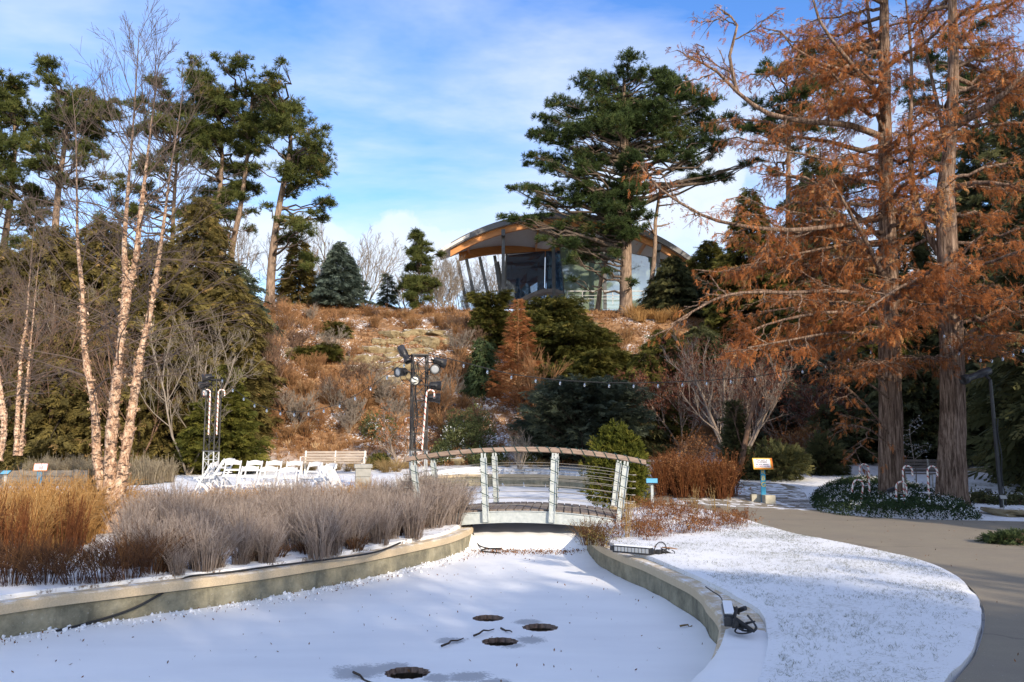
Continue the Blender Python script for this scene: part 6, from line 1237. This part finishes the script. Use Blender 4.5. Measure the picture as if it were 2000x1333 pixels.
for i, (px, py, s, lb) in enumerate([(650, 655, .6, 'small green juniper on the upper left slope'), (640, 700, .65, 'green juniper left of the rock outcrop'), (720, 770, .4, 'small dark juniper below the rock outcrop'), (590, 700, .5, 'low juniper on the snowy left slope')]):
    q = onH(px, py); conifer('juniper_shrub', lb, q - (0, 0, .2), 1.5 * s, [(0, 1.3 * s), (.5, 1.1 * s), (1, .3 * s)], 'juniper', 380 + i, nb=60, frond=.26, droop=.1, rise=.3, cat='shrub', group='small junipers on the sunny slope')
# japanese maples in the shade
bt(1432, 33.5, 640, 'bare maple with many pale ascending stems and dull red twigs', 320, 'maple_bark', name='maple_tree', stems=9, spread=.62, kids=(8, 6, 5), r=.075, ang=(18, 40), ratio=.48, leaf='maple', nleaf=2600, lsz=.12, start=.3)
bt(1330, 38.5, 690, 'wide dull red maple thicket left of the pale-stemmed maple', 321, 'maple_bark', name='maple_tree', stems=7, spread=.95, kids=(8, 6, 5), r=.05, ang=(25, 55), ratio=.5, trop=.04, leaf='maple', nleaf=3200, lsz=.15)
bt(1540, 38, 700, 'dull red maple behind the closed path sign', 322, 'maple_bark', name='maple_tree', stems=6, spread=.9, kids=(8, 6, 5), r=.05, ang=(25, 55), ratio=.5, trop=.04, leaf='maple', nleaf=2600, lsz=.15)
bt(1250, 42, 720, 'reddish maple thicket above the dwarf pine', 323, 'maple_bark', name='maple_tree', stems=6, spread=.9, kids=(7, 6, 4), r=.04, ang=(25, 55), ratio=.5, trop=.04, leaf='maple', nleaf=2000, lsz=.15)
bt(1560, 34, 830, 'low maple holding rusty dead leaves behind the dark yews', 324, 'maple_bark', name='maple_tree', stems=6, spread=.9, kids=(7, 5, 4), r=.035, leaf='rust_leaf', nleaf=700, lsz=.13)
bt(1350, 34, 850, 'low brown-leaved shrub left of the columnar evergreen', 325, 'twig_brown', name='bare_shrub', stems=8, spread=.8, kids=(7, 5, 4), r=.025, cat='shrub', leaf='rust_leaf', nleaf=600, lsz=.12)
# leaning trunk by the column
P = np.array([at(px, py, 28.2) for px, py in [(1418, 958), (1440, 925), (1452, 880), (1462, 830), (1475, 780)]]); P[0, 2] = Hz(P[0, 0], 28.2); t = thing('leaning_tree', 'short leaning bare trunk beside the narrow columnar evergreen', 'tree', P[0]); W_ = Wood(); gg = np.random.default_rng(5); tips = []
Pc = catmull(P, .2); W_.add(Pc - P[0], np.linspace(.14, .05, len(Pc)), 8)
for i in range(10): grow(W_, gg, Pc[int(len(Pc) * (.4 + .058 * i))] - P[0], (gg.normal() * .6, gg.normal() * .4, .8), 1.4, .02, 1, 3, (6, 5, 4), tips)
link('trunk', W_.mesh('trunk', M['twig_brown']), t)
# ------------------------------------------------------------------ dormant perennials, grasses, ground cover
def protos(name, label, cat, group, ws, mat):
    return [(w_.mesh('stem', mat)) for w_ in ws]
def plant_clumps(name, label, cat, group, meshes, pts, g, smin, smax, extra=None, part='stem'):
    """each clump a thing: an Empty with its stems as a part (mesh shared between copies)"""
    pr = []
    for k, m_ in enumerate(meshes):
        t = thing(name, label, cat, (0, 0, 0), 0, group); link(part, m_, t)
        if extra: link('foliage', extra[k], t)
        pr.append(t)
    used = set()
    for i, (x, y) in enumerate(pts):
        k = int(g.integers(0, len(meshes))); z = Hz(x, y) + .02; s = g.uniform(smin, smax) * (np.interp(x, [-6, -3.8, -2.4, -1.6], [1.02, .86, .80, .92]) if 'left wall' in group else 1)
        if k not in used: t = pr[k]; used.add(k); t.location = (x, y, z); t.rotation_euler = (g.normal() * .09, g.normal() * .09, g.random() * 6.28); t.scale = (s, s, s)
        else: dup(pr[k], (x, y, z), 0, (s, s, s * g.uniform(.85, 1.15))).rotation_euler = (g.normal() * .09, g.normal() * .09, g.random() * 6.28)
    for k, t in enumerate(pr):
        if k not in used:
            for c in list(t.children): bpy.data.objects.remove(c)
            bpy.data.objects.remove(t)
g = np.random.default_rng(77)
def fill(poly, n, gap, seed):
    gg = np.random.default_rng(seed); poly = np.array(poly); lo, hi = poly.min(0), poly.max(0); out = []; k = 0
    while len(out) < n and k < n * 60:
        k += 1; p = gg.uniform(lo, hi)
        if sdf(np.array([p[0]]), np.array([p[1]]), poly)[0] < 0 and all(np.hypot(*(p - q)) > gap for q in out): out.append(p)
    return out
edge = be  # bed edge polyline beside the coping, far to near
near_pts = [o2(px, py, .03) for px, py in [(275, 1132), (400, 1122), (520, 1109), (640, 1094), (760, 1068), (850, 1047), (885, 1033)]]
back_pts = [o2(px, py, .05) for px, py in [(905, 1004), (800, 1000), (700, 1010), (560, 1016), (420, 1030), (300, 1046), (230, 1080)]]
SAGE = [stem_mesh(400 + i, 120, .80, .40, .0038, .38, 4, .26).mesh('stem', M['sage']) for i in range(6)]
plant_clumps('dormant_shrub', 'clump of upright grey dormant stems in the mass behind the left pond wall', 'shrub', 'grey dormant perennials along the left wall', SAGE, fill(near_pts + back_pts, 160, .19, 1), g, .65, 1.28)
plant_clumps('dormant_shrub', 'clump of grey dormant stems leaning over the left end of the footbridge', 'shrub', 'grey stems at the left bridge end', SAGE, [o2(px, py, .05) for px, py in [(846, 1034), (868, 1030), (884, 1027), (858, 1020), (880, 1018), (832, 1024), (812, 1036), (895, 1020)]], g, .95, 1.25)
TUFTB = [stem_mesh(420 + i, 60, .22, .30, .004, .7, 3, .4).mesh('stem', M['dark_brush']) for i in range(3)]
plant_clumps('basal_tuft', 'small dark brown leafy tuft at the foot of the grey stems by the coping', 'plant', 'dark tufts along the coping', TUFTB, [o2(px + g.normal() * 6, py - 4 + g.normal() * 3, .03) for px, py in [(360, 1118), (420, 1112), (478, 1104), (502, 1102), (545, 1096), (590, 1090), (650, 1082), (690, 1074), (735, 1064), (770, 1058), (810, 1048), (330, 1126)]], g, .8, 1.3)
OG = [stem_mesh(440 + i, 130, .95, .42, .0050, .55, 1, .2, 'blades').mesh('blade', M['orange_grass']) for i in range(5)]
plant_clumps('ornamental_grass', 'clump of arching orange ornamental grass left of the birch', 'grass clump', 'orange ornamental grasses', OG, fill([o2(px, py, .05) for px, py in [(-40, 1105), (60, 1085), (160, 1065), (250, 1040), (240, 1012), (120, 1020), (-40, 1030)]], 40, .26, 2), g, .9, 1.25, part='blade')
plant_clumps('ornamental_grass', 'clump of orange-tan grass between the birch and the white chairs', 'grass clump', 'tan grasses right of the birch', OG, fill([(-8.6, 16.2), (-8.2, 18.6), (-3.2, 19.6), (-2.9, 18.2), (-5.5, 15.6), (-7.5, 15.2)], 46, .34, 3), g, .55, .85, part='blade')
DB = [stem_mesh(460 + i, 80, .62, .62, .0038, .85, 6, .38).mesh('stem', M['dark_brush']) for i in range(4)]
plant_clumps('brown_shrub', 'low tangled dark brown shrub spilling over the left pond wall', 'shrub', 'dark brown shrubs at the left', DB, [o2(px, py, .05) for px, py in [(30, 1140), (90, 1138), (150, 1138), (205, 1136), (250, 1130), (295, 1120), (330, 1112), (120, 1118), (235, 1108), (280, 1100), (5, 1124), (-40, 1140), (60, 1120)]], g, .65, 1.0)
RS = [stem_mesh(480 + i, 26, 1.05, .35, .006, .10, 3, .15).mesh('stem', M['red_stem']) for i in range(3)]
plant_clumps('tall_perennial', 'upright dark red-brown perennial stems in front of the orange grass', 'plant', 'red-brown stems at the left', RS, fill([o2(px, py, .05) for px, py in [(-40, 1125), (60, 1105), (150, 1085), (150, 1060), (60, 1070), (-40, 1085)]], 16, .22, 4), g, .7, 1.05)
# pale grass bed beyond the birch
PG = [stem_mesh(500 + i, 170, .95, .75, .007, .3, 1, .25, 'blades').mesh('blade', M['pale_grass']) for i in range(3)]
plant_clumps('pale_grass', 'tall pale beige grass in the bed behind the birch trunks', 'grass clump', 'pale grasses behind the birch', PG, [(x + g.normal() * .1, 26.3 + yy * .55 + g.normal() * .1) for yy in range(3) for x in np.arange(-15.0, -11.2, .42)] , g, .8, 1.05, part='blade')
SG = [stem_mesh(520 + i, 90, .55, .5, .006, .7, 1, .2, 'blades').mesh('blade', M['straw']) for i in range(3)]
plant_clumps('straw_grass', 'tuft of straw-coloured grass at the foot of the sunny hillside', 'grass clump', 'straw grasses below the hillside', SG, [(at(px, 880, 34 + g.random() * 2.5)[0], 34 + g.random() * 2.5) for px in list(range(380, 500, 9)) + list(range(495, 800, 13))], g, .7, 1.15, part='blade')
plant_clumps('straw_grass', 'small tuft of dry grass in the snow behind the far pond wall', 'grass clump', 'small grass tufts behind the far wall', SG, [base_at(px, 36.3)[:2] for px in (800, 846, 990, 1036, 1055, 1070, 1130)], g, .45, .7, part='blade')
plant_clumps('straw_grass', 'tuft of orange grass on the crest right of the big pine', 'grass clump', 'orange grasses on the crest', [stem_mesh(530, 150, .8, .9, .010, .6, 1, .2, 'blades').mesh('blade', M['orange_grass'])], [onH(px, py)[:2] for px, py in [(1235, 622), (1255, 624), (1275, 625), (1300, 624), (1320, 628), (1345, 622), (1370, 620), (1390, 618), (1290, 632), (1250, 632), (1140, 600), (1155, 602), (1120, 602)]], g, .9, 1.4, part='blade')
# russet perennials right of the bridge
RB = [stem_mesh(540 + i, 70, 1.05, .55, .006, .35, 5, .22) for i in range(4)]; RBm = [w_.mesh('stem', M['red_stem']) for w_ in RB]
def leaf_cloud(seed, n, r, h, sz, mat, up=.3): gg = np.random.default_rng(seed); p = np.column_stack([gg.normal(size=n) * r * .45, gg.normal(size=n) * r * .45, gg.uniform(.15, 1, n) * h]); return inst(p, gg.normal(size=(n, 3)) + (0, 0, up), gg.uniform(.6, 1.3, n) * sz, T_LEAF, gg, 'foliage', M[mat], roll=3)
plant_clumps('russet_perennial', 'tall russet dead perennial in the thicket right of the dwarf pine', 'plant', 'russet perennials right of the dwarf pine', RBm, fill([(3.7, 22), (5.6, 22.2), (6.4, 24.2), (5.3, 25.6), (4.2, 24.6)], 34, .26, 6), g, .8, 1.2, [leaf_cloud(550 + i, 60, .5, .95, .085, 'rust_leaf') for i in range(4)])
LBm = [stem_mesh(560 + i, 18, .46, .5, .0042, .6, 3, .3).mesh('stem', M['red_stem']) for i in range(4)]
plant_clumps('dead_perennial', 'low dead perennial with curled brown leaves in snow between lawn and path', 'plant', 'dead perennials between lawn and path', LBm, fill([o2(px, py, .06) for px, py in [(1195, 1055), (1240, 1062), (1300, 1062), (1360, 1050), (1430, 1040), (1468, 1032), (1440, 1018), (1370, 1010), (1300, 1006), (1240, 1010), (1205, 1022)]], 46, .22, 7), g, .5, .95, [leaf_cloud(570 + i, 46, .32, .36, .075, 'rust_leaf') for i in range(4)])
plant_clumps('dead_perennial', 'greenish-brown plant trailing over the pond wall at the right bridge end', 'plant', 'plants trailing at the bridge end', [stem_mesh(590 + i, 40, .5, .4, .004, .8, 4, .3).mesh('stem', M['dark_brush']) for i in range(2)], [o2(px, py, .05) for px, py in [(1152, 1052), (1160, 1062), (1170, 1056), (1148, 1064), (1180, 1066)]], g, .7, 1.0, [leaf_cloud(595 + i, 60, .35, .3, .06, 'hemlock') for i in range(2)])
# tall thin stalks near the bridge end
plant_clumps('dry_stalk', 'thin tan dry stalks standing between bridge end and light bar', 'plant', 'dry stalks by the bridge end', [stem_mesh(600, 9, .75, .2, .006, .12, 4, .2).mesh('stem', M['straw'])], [o2(1226, 1052, .06), o2(1222, 1040, .06), o2(1360, 1016, .05), o2(1395, 1012, .05), o2(1420, 1016, .05)], g, .7, 1.0)
# evergreen groundcover bed round the cypresses: one uncountable mass
gcp = np.array([o2(px, py, .05) for px, py in [(1585, 985), (1600, 997), (1650, 1005), (1720, 1010), (1800, 1012), (1906, 1013), (1912, 1006), (1895, 992), (1850, 978), (1800, 968), (1750, 962), (1680, 958), (1620, 962), (1592, 972)]])
gg = np.random.default_rng(700); lo, hi = gcp.min(0), gcp.max(0); q = gg.uniform(lo, hi, (11000, 2)); dq = sdf(q[:, 0], q[:, 1], gcp); k = dq < .02; q = q[k]; dq = dq[k]
hgt = .30 * (1 - np.exp(dq / .22)) * (1 + .5 * fbm(q[:, 0] * 1.5, q[:, 1] * 1.5, 3, 4)); p = np.column_stack([q, Hs(q[:, 0], q[:, 1]) + hgt * gg.uniform(.35, 1, len(q))])
o = link('groundcover', inst(p, gg.normal(size=(len(q), 3)) + (0, 0, .8), gg.uniform(.07, .14, len(q)), T_LEAF, gg, 'groundcover', M['groundcover'], roll=3), None); o['kind'] = 'stuff'; tag(o, 'dark evergreen groundcover filling the bed around the cypress trunks', 'groundcover')
k = (fbm(q[:, 0] * 1.8, q[:, 1] * 1.8, 3, 11) > .04) & (gg.random(len(q)) < .3); ps = np.column_stack([q[k], Hs(q[k, 0], q[k, 1]) + hgt[k] + .01]); o = link('snow_patches', inst(ps, gg.normal(size=(len(ps), 3)) * .4 + (0, 0, .3), gg.uniform(.035, .075, len(ps)), T_LEAF, gg, 'snow_patches', M['snow_flake'], roll=3), None); o['kind'] = 'stuff'; tag(o, 'patches of snow caught on the evergreen groundcover', 'snow')
mound('low_juniper', 'low grey-green juniper at the path edge on the right', o2(1990, 1062, .02).tolist() + [.0], (.55, .45, .20), 'weeping', 710, 1500, .075, tpl=T_SPRAY)
mound('low_juniper', 'dim low green plant beside the lamp pole', base_at(1915, 22.6), (.45, .4, .22), 'dark_green', 711, 260, .14)
mound('low_juniper', 'dim low plant clump at the right edge behind the lamp pole', base_at(1985, 22.2), (.7, .4, .2), 'dark_green', 712, 300, .14)
# little snow-dusted sapling between the trunks
bare_tree('snowy_sapling', 'thin snow-dusted sapling between the two cypress trunks', base_at(1783, 29), 3.0, 'twig_grey', 720, 1, .0, 2, (9, 4), .022, (50, 85), .32, .0, .006, 'snow_flake', 80, .045, start=.35)
# ------------------------------------------------------------------ lawn grass blades, leaf litter, hillside brush (uncountable)
gg = np.random.default_rng(800); q = np.column_stack([gg.uniform(.5, 9.5, 60000), gg.uniform(5.5, 16.5, 60000)]); q = np.vstack([q, q + gg.normal(size=q.shape) * .08]); k = sdf(q[:, 0], q[:, 1], LAWN) < -.1; q = q[k]; k = fbm(q[:, 0] * 1.6, q[:, 1] * 1.6, 4, 31) + .35 * fbm(q[:, 0] * 6, q[:, 1] * 6, 2, 5) + gg.normal(size=len(q)) * .16 > .02; q = q[k]
T_BL = [tpl_tuft(4, .045, R(75), s + 60, .1) for s in range(4)]
p = np.column_stack([q, z_lawn(q[:, 0], q[:, 1]) - .006]); o = link('lawn_grass', inst(p, gg.normal(size=(len(q), 3)) * .3 + (0, 0, 1), gg.uniform(.012, .040, len(q)), T_BL, gg, 'lawn_grass', M['lawn_blade'], roll=3), None); o['kind'] = 'stuff'; tag(o, 'short grass tips poking through the snowy lawn', 'grass')
def litter(name, label, q, zf, lo_, hi_, mat='leaf_litter'):
    p = np.column_stack([q, zf(q[:, 0], q[:, 1]) + .012]); o = link(name, inst(p, gg.normal(size=(len(q), 3)) * (1, 1, .3), gg.uniform(lo_, hi_, len(q)), [tpl_leaves(1, .5, s) for s in range(4)], gg, name, M[mat], roll=3), None); o['kind'] = 'stuff'; tag(o, label, 'fallen leaves')
q = gg.uniform((-6, 6.8), (2.2, 16), (420, 2)); q = q[sdf(q[:, 0], q[:, 1], POND) < -.1]; litter('fallen_leaves', 'scattered brown leaves and seeds on the pond snow', q, z_low, .015, .045)
q = gg.normal((.35, 16.0), (.7, .22), (900, 2)); q = q[sdf(q[:, 0], q[:, 1], POND) < -.05]; litter('leaf_debris', 'line of dark leaf debris where the weir meets the pond snow', q, lambda x, y: z_low(x, y) + .0, .02, .06)
q = np.vstack([LW[i] + (offset(LW, -side_l) - LW)[i] * gg.uniform(.03, .35) + gg.normal(size=2) * .05 for i in gg.integers(li, len(LW) - 8, 420)]); litter('wall_debris', 'brown plant debris along the foot of the left pond wall', q, z_low, .012, .045)
q = gg.uniform((3, 6), (13, 20), (500, 2)); q = q[sdf(q[:, 0], q[:, 1], path_poly) < -.1]; litter('path_leaves', 'small brown leaves scattered on the path', q, lambda x, y: Hs(x, y), .015, .035)
# snow crumbs along the wall feet
def crumbs(Wl, sd, i0_, i1_, n, label):
    i = gg.integers(i0_, i1_, n); off = gg.exponential(.07, n); T_ = offset(Wl, -sd) - Wl; q = Wl[i] + T_[i] * off[:, None] + gg.normal(size=(n, 2)) * .06; z = z_low(q[:, 0], q[:, 1]); bs = bpy.data.meshes.new('x'); tv = np.array([(1, 0, 0), (-1, 0, 0), (0, 1, 0), (0, -1, 0), (0, 0, 1), (0, 0, -1.)]) * .5; tt = np.array([(0, 2, 4), (2, 1, 4), (1, 3, 4), (3, 0, 4), (2, 0, 5), (1, 2, 5), (3, 1, 5), (0, 3, 5)])
    o = link('snow_crumbs', inst(np.column_stack([q, z + .01]), gg.normal(size=(n, 3)), gg.exponential(.016, n) + .008, [(tv, tt)], gg, 'snow_crumbs', M['snow_flake'], roll=3), None); o['kind'] = 'stuff'; tag(o, label, 'snow')
crumbs(LW, side_l, li, len(LW) - 6, 1300, 'crumbs of snow heaped along the foot of the left pond wall')
# sticks on the ice
for (a, b_, lb) in [((862, 1262), (905, 1247), 'thin dark stick lying left of the middle melt hole'), ((925, 1242), (965, 1229), 'thin dark stick lying between the small melt holes'), ((978, 1227), (1000, 1235), 'short curved stick right of the small melt holes'), ((690, 1313), (735, 1336), 'long thin stick left of the largest melt hole'), ((1328, 1223), (1352, 1222), 'pale reed stalk lying near the curved right wall')]:
    A, B_ = onz(*a, ZP + .02), onz(*b_, ZP + .02); mb = MB(); mb.tube(curve3(A - A, B_ - A, 5, 0, .012, gg), np.linspace(.012, .006, 5), 5); tag(mb.build('stick', M['dark_wood'] if 'pale' not in lb else M['straw'], None, loc=tuple(A)), lb, 'stick', 'sticks lying on the pond ice')
A, B_ = onz(1278, 1069, .08), onz(1322, 1074, .08); mb = MB(); mb.tube(curve3(A - A, B_ - A, 5, 0, .01, gg), .018, 5); tag(mb.build('stick', M['larch_bark'], None, loc=tuple(A)), 'pale brown stick on the snow right of the near light bar', 'stick')
# hillside: dry brush and leaf litter
q = np.column_stack([gg.uniform(-26, 26, 60000), gg.uniform(36.5, 60, 60000)]); m_ = fbm(q[:, 0] * .5, q[:, 1] * .5, 4, 41) + gg.normal(size=len(q)) * .06; k = (m_ > -.10) & (q[:, 1] > np.interp(q[:, 0], YBX, YBY) - .5); q = q[k]; px_ = 1000 + q[:, 0] / q[:, 1] * F; hz_ = Hs(q[:, 0], q[:, 1]); rk = (q[:, 0] > -12.5) & (q[:, 0] < -4.5) & (hz_ > 4.0) & (hz_ < 8.8) & (q[:, 0] > -12.5 + (8 - hz_) * .2); q = q[~rk | (gg.random(len(q)) < .12)][:24000]
T_BR = [tpl_tuft(10, .05, R(62), s + 80, .1) for s in range(4)]
p = np.column_stack([q, Hs(q[:, 0], q[:, 1]) - .03]); o = link('hillside_brush', inst(p, gg.normal(size=(len(q), 3)) * .35 + (0, -.15, .9), gg.uniform(.12, .36, len(q)), T_BR, gg, 'hillside_brush', M['hill_brush'], roll=3), None); o['kind'] = 'stuff'; tag(o, 'dense dry orange-brown brush covering the hillside', 'brush')
q = np.column_stack([gg.uniform(-24, 24, 30000), gg.uniform(36.5, 60, 30000)]); k = fbm(q[:, 0] * .8, q[:, 1] * .8, 4, 47) > .05; q = q[k]; p = np.column_stack([q, Hs(q[:, 0], q[:, 1]) + .06]); o = link('hillside_leaves', inst(p, gg.normal(size=(len(q), 3)), gg.uniform(.12, .3, len(q)), T_LEAF, gg, 'hillside_leaves', M['rust_leaf'], roll=3), None); o['kind'] = 'stuff'; tag(o, 'rusty fallen leaves and low plants over the hillside', 'leaves')
# dry shrubs on the slope
HB = [stem_mesh(620 + i, 90, 1.15, 1.1, .011, .6, 6, .4).mesh('stem', M['hill_brush']) for i in range(4)]
plant_clumps('dry_shrub', 'dry orange-brown shrub on the sunny hillside', 'shrub', 'dry shrubs on the sunny hillside', HB, [onH(px + g.normal() * 6, py + g.normal() * 4)[:2] for px, py in [(560, 640), (600, 640), (640, 622), (680, 620), (720, 622), (760, 625), (800, 620), (840, 622), (880, 618), (905, 640), (640, 650), (690, 640), (740, 640), (800, 640), (850, 640), (895, 665), (890, 700), (870, 730), (880, 770), (900, 800), (860, 800), (920, 830), (590, 720), (620, 740), (650, 760), (590, 780), (640, 790), (560, 820), (540, 840), (700, 800), (690, 830), (730, 780), (760, 800), (560, 760), (520, 800), (500, 620), (530, 630), (480, 650), (1180, 690), (1210, 690), (1230, 670), (850, 760), (1150, 660), (870, 850), (830, 840), (600, 850), (570, 870), (1300, 840), (1340, 700), (1400, 700), (1700, 820), (1640, 850)]], g, .5, .95)
def bare_mesh(seed, H, mat):
    gb = np.random.default_rng(seed); W_ = Wood(); tips = []
    for i in range(9):
        az = i * .7 + gb.normal() * .3; grow(W_, gb, (math.cos(az) * .05, math.sin(az) * .05, 0), (math.cos(az) * .6, math.sin(az) * .6, 1), H * gb.uniform(.6, .85), .016, 0, 3, (7, 5, 4), tips, (20, 50), .5, .06, .08, .006)
    return W_.mesh('stem', M[mat])
BSM = [bare_mesh(640 + i, 1.9, ['twig_brown', 'larch_bark', 'twig_grey', 'larch_bark'][i]) for i in range(4)]
gh = np.random.default_rng(65); hp = [onH(px, py)[:2] for px, py in zip(gh.uniform(490, 920, 60), gh.uniform(615, 850, 60)) if not (690 < px < 870 and 655 < py < 750)]
plant_clumps('bare_shrub', 'leafless twiggy shrub among the brush of the sunny hillside', 'shrub', 'leafless shrubs on the sunny hillside', BSM, hp, g, .5, 1.05)
# ------------------------------------------------------------------ trees behind the viewer and to the right of the view, whose shade falls on the pond
for i, (x, y, H, lb) in enumerate([(11, -12.5, 12.0, 'tall bare tree behind the viewpoint, rearmost of the group'), (9.5, -10, 12.0, 'tall bare tree behind the viewpoint, middle of the shading group'), (13.5, -7, 9.0, 'tall bare tree behind the viewpoint, right of the shading group'), (19, -4, 7.6, 'tall bare tree behind the path to the right')]):
    bare_tree('bare_tree', lb, (x, y, -.05), H, 'twig_grey', 900 + i, 4, .35, 3, (11, 10, 10), .14, (25, 60), .55, .06, .020, group='bare trees behind the viewpoint', start=.18)
for i, (x, y, H, w_, lb) in enumerate([(18.5, 26, 15, 3.0, 'big dark hemlock beyond the right edge of the view'), (24, 31, 18, 4.0, 'big dark hemlock far right of the cypresses'), (17.5, 8, 10, 3.2, 'dark hemlock beside the path to the right of the viewpoint'), (22, 4, 12.5, 3.6, 'dark hemlock further right of the viewpoint'), (26, 10, 15, 4, 'tall dark hemlock right of the path'), (10.0, -8, 8.0, 2.0, 'dark hemlock behind the viewpoint, first of a row'), (12.2, -8.5, 9.6, 2.6, 'dark hemlock behind the viewpoint, tallest of a row'), (16, -8, 7.6, 2.4, 'dark hemlock behind the viewpoint, third of a row'), (20.5, -8, 7.4, 2.8, 'dark hemlock behind the viewpoint, last of a row')]):
    conifer('hemlock_tree', lb, (x, y, Hz(x, y) - .1), H, [(0, w_), (.3, w_), (.7, w_ * .6), (1, .2)], 'dark_green', 920 + i, nb=240, frond=.9, droop=.3, dens=.7, group='hemlocks outside the view')
